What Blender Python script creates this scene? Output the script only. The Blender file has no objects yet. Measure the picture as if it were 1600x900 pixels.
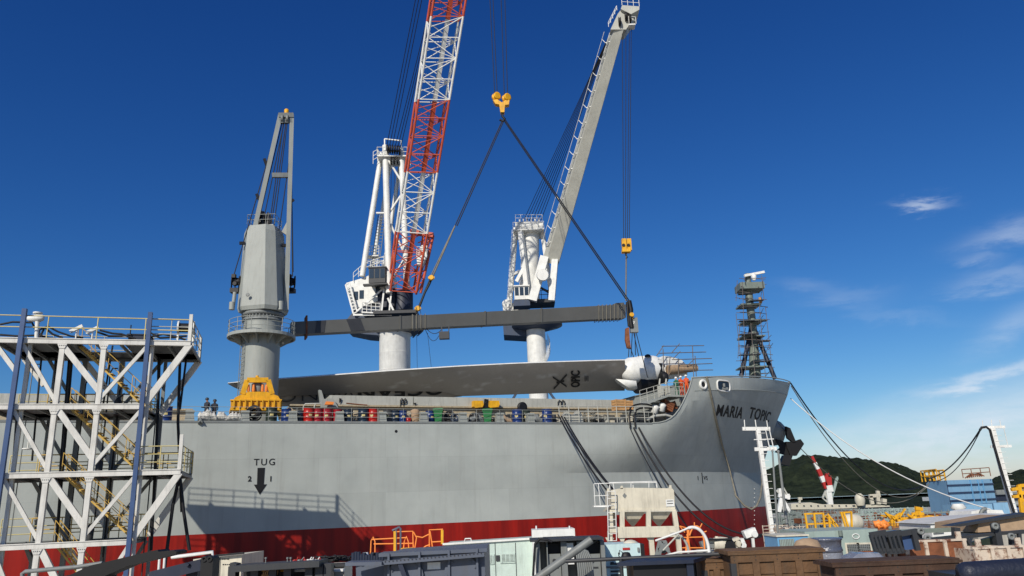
import bpy, bmesh, math, random
from mathutils import Vector, Matrix
random.seed(7)
SC = bpy.context.scene
COL = SC.collection
RAD = math.radians

# ------------------------------------------------------------------ camera
PITCH, ROLL, FPX, CZ = RAD(15.8), RAD(2.2), 1200.0, 5.0
Fv = Vector((0, math.cos(PITCH), math.sin(PITCH)))
U0 = Vector((0, -math.sin(PITCH), math.cos(PITCH)))
R0 = Vector((1, 0, 0))
Uv = U0 * math.cos(ROLL) + R0 * math.sin(ROLL)
Rv = R0 * math.cos(ROLL) - U0 * math.sin(ROLL)
CAM = Vector((0, 0, CZ))
cd = bpy.data.cameras.new('camera'); cam = bpy.data.objects.new('camera', cd); COL.objects.link(cam)
cd.sensor_width = 36; cd.lens = FPX / 1600 * 36; cd.clip_start = .1; cd.clip_end = 20000
cam.matrix_world = Matrix(((Rv.x, Uv.x, -Fv.x, CAM.x), (Rv.y, Uv.y, -Fv.y, CAM.y), (Rv.z, Uv.z, -Fv.z, CAM.z), (0, 0, 0, 1)))
SC.camera = cam

def ray(px, py):
    return Fv + Rv * ((px - 800) / FPX) + Uv * ((450 - py) / FPX)
def at(px, py, Y):                       # a point at distance Y whose place was read off the photograph
    d = ray(px, py); return CAM + d * (Y / d.y)

# ------------------------------------------------------------------ light
SUN = Vector((-6.85, -16.4, 11.6)).normalized()
sl = bpy.data.lights.new('sun', 'SUN'); sl.energy = 4.2; sl.angle = RAD(.5); sl.color = (1, .93, .82)
so = bpy.data.objects.new('sun', sl); COL.objects.link(so); so.location = (-60, -100, 90)
so.rotation_euler = SUN.to_track_quat('Z', 'Y').to_euler()
EL = math.asin(SUN.z); AZ = math.atan2(SUN.x, SUN.y)
W = bpy.data.worlds.new('World'); SC.world = W; W.use_nodes = True
nt = W.node_tree; N = nt.nodes; L = nt.links
bg = N['Background']; bg.inputs['Strength'].default_value = .10
sky = N.new('ShaderNodeTexSky'); sky.sky_type = 'NISHITA'; sky.sun_disc = False
sky.sun_elevation = EL; sky.sun_rotation = AZ; sky.ozone_density = 3.0; sky.dust_density = .35; sky.air_density = 1.0; sky.altitude = 0
def nd(tree, typ, **kw):
    n = tree.nodes.new(typ)
    for k, v in kw.items():
        if k.startswith('i_'): n.inputs[k[2:].replace('_', ' ')].default_value = v
        else: setattr(n, k, v)
    return n
def mth(tree, op, a, b=None, c=None, clamp=False):
    n = tree.nodes.new('ShaderNodeMath'); n.operation = op; n.use_clamp = clamp
    for i, x in enumerate((a, b, c)):
        if x is None: continue
        if hasattr(x, 'links'): tree.links.new(x, n.inputs[i])
        else: n.inputs[i].default_value = x
    return n.outputs[0]
hs = nd(nt, 'ShaderNodeHueSaturation'); hs.inputs['Saturation'].default_value = 1.12
L.new(sky.outputs[0], hs.inputs['Color'])
gm = nd(nt, 'ShaderNodeGamma'); gm.inputs['Gamma'].default_value = 1.0
spr = nd(nt, 'ShaderNodeSeparateColor'); L.new(hs.outputs[0], spr.inputs[0]); cbr = nd(nt, 'ShaderNodeCombineColor')   # deep clear-air blue: per-channel response
for i, (a_, p_) in enumerate(((.861, 1.63), (.815, 1.33), (.90, 1.05))):
    L.new(mth(nt, 'MULTIPLY', mth(nt, 'POWER', mth(nt, 'MULTIPLY', spr.outputs[i], .10), p_), a_ * 10), cbr.inputs[i])
L.new(cbr.outputs[0], gm.inputs['Color'])
# thin clouds, placed by compass direction and elevation
tc = nd(nt, 'ShaderNodeTexCoord'); sx = nd(nt, 'ShaderNodeSeparateXYZ'); L.new(tc.outputs['Generated'], sx.inputs[0])
az = mth(nt, 'ARCTAN2', sx.outputs[0], sx.outputs[1]); el = mth(nt, 'ARCSINE', sx.outputs[2])
cmb = nd(nt, 'ShaderNodeCombineXYZ'); L.new(az, cmb.inputs[0]); L.new(mth(nt, 'MULTIPLY', el, 3.0), cmb.inputs[1])
n1 = nd(nt, 'ShaderNodeTexNoise', i_Scale=9.0, i_Detail=6.0, i_Roughness=.6, i_Distortion=.6); L.new(cmb.outputs[0], n1.inputs[0])
n2 = nd(nt, 'ShaderNodeTexNoise', i_Scale=30.0, i_Detail=6.0, i_Roughness=.65); L.new(cmb.outputs[0], n2.inputs[0])
warp = mth(nt, 'ADD', mth(nt, 'MULTIPLY', mth(nt, 'SUBTRACT', n1.outputs[0], .5), .05), mth(nt, 'MULTIPLY', mth(nt, 'SUBTRACT', n2.outputs[0], .5), .016))
azw = mth(nt, 'ADD', az, mth(nt, 'MULTIPLY', warp, 1.2)); elw = mth(nt, 'ADD', el, warp)
total = None
for (px, py, wa, we, tilt, amp) in [(1438, 322, .024, .0055, -.13, .75), (1586, 360, .045, .010, .10, .42), (1565, 434, .040, .010, .0, .36), (1530, 405, .02, .006, -.1, .25), (1255, 447, .030, .008, -.1, .16),
        (1325, 462, .040, .009, -.1, .16), (1590, 505, .04, .016, .4, .36), (1545, 590, .07, .007, .14, .8), (1400, 492, .05, .010, -.3, .12),
        (1560, 650, .12, .03, .25, .5), (1420, 690, .16, .030, .15, .36), (1330, 668, .08, .014, .25, .22), (1630, 700, .2, .06, 0, .3), (250, 700, .3, .03, 0, .1)]:
    d = ray(px, py).normalized(); a0 = math.atan2(d.x, d.y); e0 = math.asin(d.z)
    da = mth(nt, 'SUBTRACT', azw, a0); de = mth(nt, 'SUBTRACT', mth(nt, 'SUBTRACT', elw, e0), mth(nt, 'MULTIPLY', da, tilt))
    r2 = mth(nt, 'ADD', mth(nt, 'POWER', mth(nt, 'ABSOLUTE', mth(nt, 'DIVIDE', da, wa)), 2.0), mth(nt, 'POWER', mth(nt, 'ABSOLUTE', mth(nt, 'DIVIDE', de, we)), 2.0))
    g = mth(nt, 'MULTIPLY', mth(nt, 'EXPONENT', mth(nt, 'MULTIPLY', r2, -1.0)), amp)
    total = g if total is None else mth(nt, 'ADD', total, g)
stk = mth(nt, 'ADD', mth(nt, 'MULTIPLY_ADD', n2.outputs[0], .8, -.2), mth(nt, 'MULTIPLY', n1.outputs[0], .9))
cl = mth(nt, 'MULTIPLY', total, stk, clamp=True)
mixc = nd(nt, 'ShaderNodeMixRGB'); mixc.inputs[2].default_value = (7.2, 8.0, 9.0, 1)
L.new(cl, mixc.inputs[0]); L.new(gm.outputs[0], mixc.inputs[1]); L.new(mixc.outputs[0], bg.inputs[0])
SC.view_settings.view_transform = 'Standard'; SC.view_settings.look = 'None'
SC.view_settings.exposure = 0; SC.view_settings.gamma = 1

# ------------------------------------------------------------------ materials
def lin(r, g, b):
    f = lambda v: (v / 255 / 12.92) if v / 255 <= .04045 else ((v / 255 + .055) / 1.055) ** 2.4
    return (f(r), f(g), f(b), 1)
def mat(name, rgb, rough=.5, metal=0, var=.12, scale=1.5, rust=0, dirt=.0, bump=.0, spec=.4, rustc=(96, 52, 30)):
    m = bpy.data.materials.new(name); m.use_nodes = True; t = m.node_tree
    b = t.nodes['Principled BSDF']; b.inputs['Roughness'].default_value = rough; b.inputs['Metallic'].default_value = metal
    b.inputs['Specular IOR Level'].default_value = spec
    c = lin(*rgb); o = t.nodes.new('ShaderNodeTexCoord').outputs['Object']
    no = nd(t, 'ShaderNodeTexNoise', i_Scale=scale, i_Detail=5.0, i_Roughness=.6); t.links.new(o, no.inputs[0])
    rp = nd(t, 'ShaderNodeValToRGB'); e = rp.color_ramp.elements
    e[0].position = .3; e[1].position = .7
    e[0].color = [x * (1 - var) for x in c[:3]] + [1]; e[1].color = [min(1, x * (1 + var)) for x in c[:3]] + [1]
    t.links.new(no.outputs[0], rp.inputs[0]); out = rp.outputs[0]
    if dirt:
        mp = nd(t, 'ShaderNodeMapping'); mp.inputs['Scale'].default_value = (3.5, 3.5, .35); t.links.new(o, mp.inputs[0])
        n2 = nd(t, 'ShaderNodeTexNoise', i_Scale=1.6, i_Detail=6.0, i_Roughness=.7); t.links.new(mp.outputs[0], n2.inputs[0])
        mx = nd(t, 'ShaderNodeMixRGB'); mx.inputs[2].default_value = (.09, .075, .055, 1)
        t.links.new(mth(t, 'MULTIPLY', mth(t, 'MULTIPLY_ADD', n2.outputs[0], 4.0, -2.0, clamp=True), dirt), mx.inputs[0]); t.links.new(out, mx.inputs[1]); out = mx.outputs[0]
    if rust:
        n3 = nd(t, 'ShaderNodeTexNoise', i_Scale=scale * 2.3, i_Detail=8.0, i_Roughness=.75); t.links.new(o, n3.inputs[0])
        mx = nd(t, 'ShaderNodeMixRGB'); mx.inputs[2].default_value = lin(*rustc)
        t.links.new(mth(t, 'MULTIPLY_ADD', n3.outputs[0], 9.0, -9.0 * (.74 - .32 * rust), clamp=True), mx.inputs[0]); t.links.new(out, mx.inputs[1]); out = mx.outputs[0]
    t.links.new(out, b.inputs['Base Color'])
    if bump:
        n4 = nd(t, 'ShaderNodeTexNoise', i_Scale=scale * 6, i_Detail=4.0); t.links.new(o, n4.inputs[0])
        bp = nd(t, 'ShaderNodeBump', i_Strength=bump, i_Distance=.03); t.links.new(n4.outputs[0], bp.inputs['Height']); t.links.new(bp.outputs[0], b.inputs['Normal'])
    return m
M = {}
def mk(k, *a, **kw): M[k] = mat(k + '_paint', *a, **kw)
mk('white', (208, 206, 198), dirt=.35, rust=.05)
mk('cleanwhite', (222, 222, 216), dirt=.22)
mk('cream', (205, 198, 178), dirt=.4, rust=.08)
mk('coaming', (176, 162, 134), dirt=.5, rust=.45, scale=3)
mk('platewhite', (216, 214, 204), dirt=.5, rust=.22, scale=3)
mk('craneB', (176, 176, 166), dirt=.3, rust=.03, scale=.6)
mk('cranegrey', (150, 154, 148), dirt=.3, scale=.5, var=.07)
mk('beamgrey', (94, 94, 90), dirt=.3, scale=.4, var=.10)
mk('midgrey', (120, 124, 122), dirt=.4, rust=.08)
mk('darkgrey', (50, 52, 55), dirt=.2)
mk('steel', (86, 93, 106), dirt=.3, scale=1.0, rough=.45)
mk('navy', (32, 40, 58), dirt=.15, var=.2)
mk('postblue', (58, 82, 122), dirt=.2)
mk('counterblue', (52, 66, 88), dirt=.3)
mk('black', (20, 20, 22), var=.4, rough=.55)
mk('anchorblack', (9, 9, 11), var=.3, rough=.6)
mk('cable', (22, 22, 26), var=.3, rough=.6)
mk('rope', (120, 116, 104), var=.2, rough=.9)
mk('whiterope', (214, 214, 210), var=.1, rough=.9)
mk('red', (190, 82, 56), dirt=.3, var=.15)
mk('drumred', (172, 30, 24), dirt=.2, rough=.35)
mk('drumcrimson', (152, 28, 42), dirt=.2, rough=.35)
mk('drumnavy', (26, 42, 60), dirt=.2, rough=.35)
mk('drumblue', (22, 50, 108), dirt=.2, rough=.35)
mk('drumdark', (38, 50, 42), dirt=.3, rough=.45)
mk('drumgrey', (66, 68, 70), dirt=.3, rough=.45)
mk('bingreen', (30, 110, 58), dirt=.2, rough=.45)
mk('yellow', (222, 164, 26), dirt=.6, rust=.22, scale=2, var=.2)
mk('railyellow', (204, 168, 84), dirt=.3)
mk('paleyellow', (200, 186, 128), dirt=.2)
mk('railorange', (236, 138, 62), dirt=.1)
mk('palegreen', (188, 204, 194), dirt=.3)
mk('panelcyan', (190, 214, 214), dirt=.25)
mk('greygreen', (150, 166, 158), dirt=.35)
mk('skyblue', (104, 158, 196), dirt=.2)
mk('wood', (100, 74, 50), var=.3, scale=4, dirt=.4, rough=.8, bump=.3)
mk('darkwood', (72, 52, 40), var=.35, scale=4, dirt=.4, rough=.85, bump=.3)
mk('rawwood', (182, 140, 92), var=.2, scale=4, rough=.85)
mk('rusty', (124, 76, 50), var=.4, rust=.5, scale=2, rough=.85, bump=.3, rustc=(74, 42, 28))
mk('rustwhite', (196, 182, 164), rust=.75, scale=1.5, rough=.8, rustc=(104, 58, 38))
mk('tarp', (196, 194, 186), var=.15, scale=3, rough=.8, bump=.3)
mk('sack', (160, 136, 110), var=.2, scale=3, rough=.9)
mk('navytarp', (34, 39, 54), var=.25, scale=3, rough=.45, bump=.4)
mk('wrapdark', (84, 88, 102), var=.25, scale=3, rough=.25, bump=.6, spec=.8)
mk('wrap', (128, 131, 140), var=.25, scale=3, rough=.22, bump=.6, spec=.8)
mk('orange', (214, 92, 40), var=.15, rough=.8)
mk('coverall', (52, 56, 66), var=.2, rough=.9)
mk('greenwear', (26, 92, 66), var=.2, rough=.9)
mk('skin', (160, 116, 92), var=.05, rough=.6)
mk('buildingblue', (124, 164, 192), dirt=.3, var=.08, scale=.2)
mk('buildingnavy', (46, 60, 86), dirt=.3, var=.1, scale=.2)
mk('farcream', (196, 190, 170), dirt=.3, var=.1, scale=.1, rust=.03)
mk('farred', (168, 44, 40), var=.1)
mk('farsteel', (118, 128, 124), var=.35, scale=.4, rust=.2)
mk('blade', (150, 146, 140), dirt=.25, var=.10, scale=.25, rough=.45)
mk('letter', (10, 10, 12), var=.2, rough=.6)
mk('lettergrey', (58, 58, 60), var=.2, rough=.6)
mk('concrete', (168, 165, 155), var=.2, scale=.4, rough=.9, dirt=.3, bump=.2)
mk('roofgrey', (98, 96, 84), var=.1, scale=.6, dirt=.3, rough=.7)
mk('scaffold', (104, 96, 90), var=.3, rust=.2, rough=.6)
mk('mastgreen', (112, 122, 114), var=.15, dirt=.3)
# window glass (dark tinted cab panes)
g = bpy.data.materials.new('cab_glass'); g.use_nodes = True; b = g.node_tree.nodes['Principled BSDF']
b.inputs['Base Color'].default_value = (.03, .04, .05, 1); b.inputs['Roughness'].default_value = .08; b.inputs['Specular IOR Level'].default_value = .8
M['glass'] = g
# blade underside: paler repaired patches
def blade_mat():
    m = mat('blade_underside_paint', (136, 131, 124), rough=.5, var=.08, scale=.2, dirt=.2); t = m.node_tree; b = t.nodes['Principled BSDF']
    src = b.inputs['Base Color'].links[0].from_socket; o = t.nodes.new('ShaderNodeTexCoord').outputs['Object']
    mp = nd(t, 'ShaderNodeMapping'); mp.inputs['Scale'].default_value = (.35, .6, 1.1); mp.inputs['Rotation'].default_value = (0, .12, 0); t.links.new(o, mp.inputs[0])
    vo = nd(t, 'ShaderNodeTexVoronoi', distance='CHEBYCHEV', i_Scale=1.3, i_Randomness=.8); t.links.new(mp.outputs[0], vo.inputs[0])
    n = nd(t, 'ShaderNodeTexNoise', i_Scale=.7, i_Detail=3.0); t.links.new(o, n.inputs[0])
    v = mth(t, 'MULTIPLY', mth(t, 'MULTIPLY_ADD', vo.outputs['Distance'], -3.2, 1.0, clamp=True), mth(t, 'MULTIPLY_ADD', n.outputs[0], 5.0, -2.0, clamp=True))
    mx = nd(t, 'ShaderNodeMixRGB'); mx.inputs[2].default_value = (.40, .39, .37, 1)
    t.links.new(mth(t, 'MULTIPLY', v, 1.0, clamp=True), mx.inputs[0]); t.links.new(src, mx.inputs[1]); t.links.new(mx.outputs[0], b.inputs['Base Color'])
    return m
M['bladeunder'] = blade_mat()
# hull paint: ship frame coordinates, X forward, Z up from the keel line of the model
KEEL = -6.0
def hull_mat():
    m = bpy.data.materials.new('hull_paint'); m.use_nodes = True; t = m.node_tree; b = t.nodes['Principled BSDF']
    o = t.nodes.new('ShaderNodeTexCoord').outputs['Object']; s = nd(t, 'ShaderNodeSeparateXYZ'); t.links.new(o, s.inputs[0])
    c = nd(t, 'ShaderNodeCombineXYZ'); t.links.new(s.outputs[0], c.inputs[0]); t.links.new(s.outputs[2], c.inputs[1])
    n = nd(t, 'ShaderNodeTexNoise', i_Scale=.35, i_Detail=5.0, i_Roughness=.55); t.links.new(o, n.inputs[0])
    br = nd(t, 'ShaderNodeTexBrick', i_Scale=1.0); br.inputs['Mortar Size'].default_value = .012; br.inputs['Mortar Smooth'].default_value = .8
    br.inputs['Brick Width'].default_value = 9.5; br.inputs['Row Height'].default_value = 2.45; br.inputs['Bias'].default_value = 0
    br.inputs['Color1'].default_value = (1, 1, 1, 1); br.inputs['Color2'].default_value = (.85, .85, .85, 1); br.inputs['Mortar'].default_value = (.62, .62, .62, 1)
    t.links.new(c.outputs[0], br.inputs[0])
    rp = nd(t, 'ShaderNodeValToRGB'); e = rp.color_ramp.elements; e[0].position = .3; e[1].position = .72
    e[0].color = lin(158, 163, 158); e[1].color = lin(176, 181, 175); t.links.new(n.outputs[0], rp.inputs[0])
    g1 = nd(t, 'ShaderNodeMixRGB', blend_type='MULTIPLY'); g1.inputs[0].default_value = .65; t.links.new(rp.outputs[0], g1.inputs[1]); t.links.new(br.outputs[0], g1.inputs[2])
    # grime streaks
    mp = nd(t, 'ShaderNodeMapping'); mp.inputs['Scale'].default_value = (1.6, 1.6, .09); t.links.new(o, mp.inputs[0])
    ns = nd(t, 'ShaderNodeTexNoise', i_Scale=1.4, i_Detail=7.0, i_Roughness=.7); t.links.new(mp.outputs[0], ns.inputs[0])
    g2 = nd(t, 'ShaderNodeMixRGB'); g2.inputs[2].default_value = lin(112, 108, 98)
    t.links.new(mth(t, 'MULTIPLY', mth(t, 'MULTIPLY_ADD', ns.outputs[0], 3.0, -1.55, clamp=True), .35), g2.inputs[0]); t.links.new(g1.outputs[0], g2.inputs[1])
    # red bottom paint
    nr = nd(t, 'ShaderNodeTexNoise', i_Scale=.8, i_Detail=6.0, i_Roughness=.65); t.links.new(mp.outputs[0], nr.inputs[0])
    rr = nd(t, 'ShaderNodeValToRGB'); e = rr.color_ramp.elements; e[0].position = .35; e[1].position = .7
    e[0].color = lin(112, 15, 7); e[1].color = lin(156, 26, 12); t.links.new(nr.outputs[0], rr.inputs[0])
    st = mth(t, 'GREATER_THAN', s.outputs[2], 3.95 - KEEL)
    mx = nd(t, 'ShaderNodeMixRGB'); t.links.new(st, mx.inputs[0]); t.links.new(rr.outputs[0], mx.inputs[1]); t.links.new(g2.outputs[0], mx.inputs[2])
    t.links.new(mx.outputs[0], b.inputs['Base Color']); b.inputs['Roughness'].default_value = .5; b.inputs['Specular IOR Level'].default_value = .3
    # slight plate waviness
    nb = nd(t, 'ShaderNodeTexNoise', i_Scale=.55, i_Detail=2.0); t.links.new(o, nb.inputs[0])
    bp = nd(t, 'ShaderNodeBump', i_Strength=.25, i_Distance=.12); t.links.new(nb.outputs[0], bp.inputs['Height']); t.links.new(bp.outputs[0], b.inputs['Normal'])
    return m
M['hull'] = hull_mat()
def hill_mat():
    m = bpy.data.materials.new('forest'); m.use_nodes = True; t = m.node_tree; b = t.nodes['Principled BSDF']; b.inputs['Roughness'].default_value = 1; b.inputs['Specular IOR Level'].default_value = .05
    o = t.nodes.new('ShaderNodeTexCoord').outputs['Object']
    n = nd(t, 'ShaderNodeTexNoise', i_Scale=.05, i_Detail=9.0, i_Roughness=.75); t.links.new(o, n.inputs[0])
    rp = nd(t, 'ShaderNodeValToRGB'); e = rp.color_ramp.elements; e[0].position = .35; e[1].position = .68; e[0].color = (.010, .016, .012, 1); e[1].color = (.050, .066, .034, 1)
    t.links.new(n.outputs[0], rp.inputs[0]); t.links.new(rp.outputs[0], b.inputs['Base Color'])
    bp = nd(t, 'ShaderNodeBump', i_Strength=1.0, i_Distance=9.0); t.links.new(n.outputs[0], bp.inputs['Height']); t.links.new(bp.outputs[0], b.inputs['Normal'])
    return m
M['forest'] = hill_mat()
def water_mat():
    m = bpy.data.materials.new('sea_water'); m.use_nodes = True; t = m.node_tree; b = t.nodes['Principled BSDF']
    b.inputs['Base Color'].default_value = (.012, .03, .04, 1); b.inputs['Roughness'].default_value = .12
    o = t.nodes.new('ShaderNodeTexCoord').outputs['Object']; n = nd(t, 'ShaderNodeTexNoise', i_Scale=1.2, i_Detail=5.0); t.links.new(o, n.inputs[0])
    bp = nd(t, 'ShaderNodeBump', i_Strength=.5, i_Distance=.15); t.links.new(n.outputs[0], bp.inputs['Height']); t.links.new(bp.outputs[0], b.inputs['Normal']); return m
M['water'] = water_mat()

# ------------------------------------------------------------------ helpers
ORG = {}                                  # world placement of every top-level root
class MB:
    def __init__(s): s.v = []; s.f = []; s.sm = []
    def add(s, vs, fs, sm=False):
        k = len(s.v); s.v += [tuple(v) for v in vs]
        for f in fs: s.f.append(tuple(i + k for i in f)); s.sm.append(sm)
        return s
    def hexa(s, p):                       # p: 4 bottom then 4 top corners
        return s.add(p, [(0, 3, 2, 1), (4, 5, 6, 7), (0, 1, 5, 4), (1, 2, 6, 5), (2, 3, 7, 6), (3, 0, 4, 7)])
    def obox(s, o, a, b, c):
        o, a, b, c = map(Vector, (o, a, b, c)); return s.hexa([o, o + a, o + a + b, o + b, o + c, o + a + c, o + a + b + c, o + b + c])
    def box(s, x0, x1, y0, y1, z0, z1): return s.obox((x0, y0, z0), (x1 - x0, 0, 0), (0, y1 - y0, 0), (0, 0, z1 - z0))
    def bar(s, p, q, w, h=None, up=(0, 0, 1)):
        p, q = Vector(p), Vector(q); h = h or w; d = (q - p); s.k = getattr(s, 'k', 0) + 1; w *= 1 + .035 * (s.k % 6); h *= 1 + .035 * (s.k * 5 % 7)
        if d.length < 1e-5: return s
        d.normalize(); a = d.cross(Vector(up))
        if a.length < 1e-3: a = d.cross(Vector((1, 0, 0)))
        a.normalize(); b = a.cross(d); a = a * w; b = b * h
        return s.obox(p - a / 2 - b / 2, a, b, q - p)
    def tube(s, p, q, r, r2=None, n=6, cap=True):
        p, q = Vector(p), Vector(q); r2 = r if r2 is None else r2; d = (q - p)
        if d.length < 1e-6: return s
        d.normalize(); a = d.orthogonal().normalized(); b = d.cross(a); vs = []
        for c, rr in ((p, r), (q, r2)):
            for i in range(n): t = 2 * math.pi * i / n; vs.append(c + a * (rr * math.cos(t)) + b * (rr * math.sin(t)))
        s.add(vs, [(i, (i + 1) % n, n + (i + 1) % n, n + i) for i in range(n)], True)
        if cap: s.add(vs, [tuple(range(n - 1, -1, -1)), tuple(range(n, 2 * n))])
        return s
    def path(s, pts, r, n=6):
        pts = [Vector(p) for p in pts]; vs = []; a = None
        for i, p in enumerate(pts):
            d = (pts[min(i + 1, len(pts) - 1)] - pts[max(i - 1, 0)]).normalized()
            if a is None: a = d.orthogonal().normalized()
            else:
                a = a - d * a.dot(d)
                a = a.normalized() if a.length > 1e-6 else d.orthogonal().normalized()
            b = d.cross(a)
            for j in range(n): t = 2 * math.pi * j / n; vs.append(p + a * (r * math.cos(t)) + b * (r * math.sin(t)))
        fs = []
        for i in range(len(pts) - 1):
            for j in range(n): fs.append((i * n + j, i * n + (j + 1) % n, (i + 1) * n + (j + 1) % n, (i + 1) * n + j))
        k = (len(pts) - 1) * n
        s.add(vs, fs, True); return s.add(vs, [tuple(range(n - 1, -1, -1)), tuple(range(k, k + n))])
    def lathe(s, c, prof, n=24, axis=(0, 0, 1), smooth=True, a0=0):
        c = Vector(c); d = Vector(axis).normalized(); a = Vector((1, 0, 0)) if abs(d.z) > .99 else d.orthogonal().normalized(); b = d.cross(a); vs = []
        for r, z in prof:
            for i in range(n): t = a0 + 2 * math.pi * i / n; vs.append(c + d * z + a * (r * math.cos(t)) + b * (r * math.sin(t)))
        fs = []
        for k in range(len(prof) - 1):
            for i in range(n): fs.append((k * n + i, k * n + (i + 1) % n, (k + 1) * n + (i + 1) % n, (k + 1) * n + i))
        s.add(vs, fs, smooth)
        k = (len(prof) - 1) * n
        return s.add(vs, [tuple(range(n - 1, -1, -1)), tuple(range(k, k + n))])
    def prism(s, pts, vec):
        pts = [Vector(p) for p in pts]; n = len(pts); vec = Vector(vec)
        return s.add(pts + [p + vec for p in pts], [tuple(range(n - 1, -1, -1)), tuple(range(n, 2 * n))] + [(i, (i + 1) % n, n + (i + 1) % n, n + i) for i in range(n)])
    def rings(s, rs, smooth=True, cap=True):
        n = len(rs[0]); vs = [p for r in rs for p in r]; fs = []
        for k in range(len(rs) - 1):
            for i in range(n): fs.append((k * n + i, k * n + (i + 1) % n, (k + 1) * n + (i + 1) % n, (k + 1) * n + i))
        s.add(vs, fs, smooth)
        if cap: s.add(vs, [tuple(range(n - 1, -1, -1)), tuple(range((len(rs) - 1) * n, len(rs) * n))])
        return s
    def build(s, name, m, parent=None, local=False, label=None):
        me = bpy.data.meshes.new(name); o = bpy.data.objects.new(name, me); COL.objects.link(o)
        top = parent
        while top is not None and top.parent is not None: top = top.parent
        vs = s.v
        if top is not None and not local:
            loc, rz = ORG[top.name]; c, sn = math.cos(-rz), math.sin(-rz); vs = []
            for v in s.v:
                x, y, z = v[0] - loc[0], v[1] - loc[1], v[2] - loc[2]; vs.append((x * c - y * sn, x * sn + y * c, z))
        elif parent is None and not local and vs:
            xs = [v[0] for v in vs]; ys = [v[1] for v in vs]; zs = [v[2] for v in vs]
            loc = ((min(xs) + max(xs)) / 2, (min(ys) + max(ys)) / 2, min(zs)); o.location = loc
            vs = [(v[0] - loc[0], v[1] - loc[1], v[2] - loc[2]) for v in vs]
        me.from_pydata(vs, [], s.f)
        me.polygons.foreach_set('use_smooth', s.sm); me.materials.append(M[m] if isinstance(m, str) else m)
        bm = bmesh.new(); bm.from_mesh(me); bmesh.ops.recalc_face_normals(bm, faces=bm.faces); bm.to_mesh(me); bm.free()
        if parent is not None: o.parent = parent
        if label: o['label'] = label
        if parent is None: ORG[o.name] = (tuple(o.location), 0)
        return o
def tag(o, label=None, cat=None, group=None, kind=None):
    if label: o['label'] = label
    if cat: o['category'] = cat
    if group: o['group'] = group
    if kind: o['kind'] = kind
    return o
def thing(name, label, cat, loc, group=None, rz=0):
    o = bpy.data.objects.new(name, None); COL.objects.link(o); o.empty_display_size = .3
    o.location = loc; o.rotation_euler = (0, 0, rz); ORG[o.name] = (tuple(loc), rz)
    return tag(o, label, cat, group)
def copy_tree(o, loc, rz=None, label=None, mats=None):
    r = o.copy(); COL.objects.link(r); r.location = loc
    if rz is not None: r.rotation_euler = (0, 0, rz)
    if label: r['label'] = label
    ORG[r.name] = (tuple(loc), r.rotation_euler.z)
    def rec(a, b):
        for ch in a.children:
            c = ch.copy(); COL.objects.link(c); c.parent = b
            if mats and c.data and ch.name.split('.')[0] in mats: c.data = c.data.copy(); c.data.materials[0] = M[mats[ch.name.split('.')[0]]]
            rec(ch, c)
    rec(o, r); return r
def lerp(a, b, t): return a + (b - a) * t
def vl(a, b, t): return Vector(a) + (Vector(b) - Vector(a)) * t
def sag(p, q, d, n=14):
    return [vl(p, q, i / n) - Vector((0, 0, d * 4 * (i / n) * (1 - i / n))) for i in range(n + 1)]
def rail(mb, pts, h=1.05, r=.025, rows=3, step=1.4, up=Vector((0, 0, 1))):
    for a, b in zip(pts[:-1], pts[1:]):
        a, b = Vector(a), Vector(b); n = max(1, round((b - a).length / step))
        for k in range(n + 1): p = a.lerp(b, k / n); mb.tube(p, p + up * h, r, n=5)
        for k in range(1, rows + 1): mb.tube(a + up * h * k / rows, b + up * h * k / rows, r, n=5)
    return mb
def ladder(mb, p, q, side, w=.4, r=.02, step=.35):
    p, q = Vector(p), Vector(q); sd = Vector(side).normalized() * w / 2
    mb.tube(p - sd, q - sd, r, n=4); mb.tube(p + sd, q + sd, r, n=4); n = int((q - p).length / step)
    for i in range(n + 1): c = p.lerp(q, i / max(1, n)); mb.tube(c - sd, c + sd, r * .8, n=4)
    return mb
def text_polys(body, size, bold=0, spacing=1.0, align='LEFT', shear=0):
    cu = bpy.data.curves.new('t', 'FONT'); cu.body = body; cu.size = size; cu.offset = bold; cu.space_character = spacing; cu.align_x = align; cu.shear = shear; cu.resolution_u = 4
    o = bpy.data.objects.new('t', cu); COL.objects.link(o); dg = bpy.context.evaluated_depsgraph_get(); dg.update()
    me = o.evaluated_get(dg).to_mesh(); vs = [v.co.copy() for v in me.vertices]; fs = [tuple(p.vertices) for p in me.polygons]
    o.evaluated_get(dg).to_mesh_clear(); bpy.data.objects.remove(o); bpy.data.curves.remove(cu); return vs, fs

# ship frame: t metres forward along the side, off metres away from the near side, z up
SA = RAD(67.7); su = Vector((math.sin(SA), math.cos(SA), 0)); sn = Vector((-math.cos(SA), math.sin(SA), 0))
P0 = at(500, 658, 55); P0.z = 0; RZ = math.pi / 2 - SA
def S(t, off, z): v = P0 + su * t + sn * off; return Vector((v.x, v.y, z))
def sd(px, py, off=0):                   # point of the picture on the vertical plane at distance off behind the ship's near side
    d = ray(px, py); k = (sn.dot(P0) + off - sn.dot(CAM)) / sn.dot(d); return CAM + d * k
def st(px, py, off=0): p = sd(px, py, off); return su.dot(p - P0), p.z
ZD = 11.25; HB = 11.0

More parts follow.
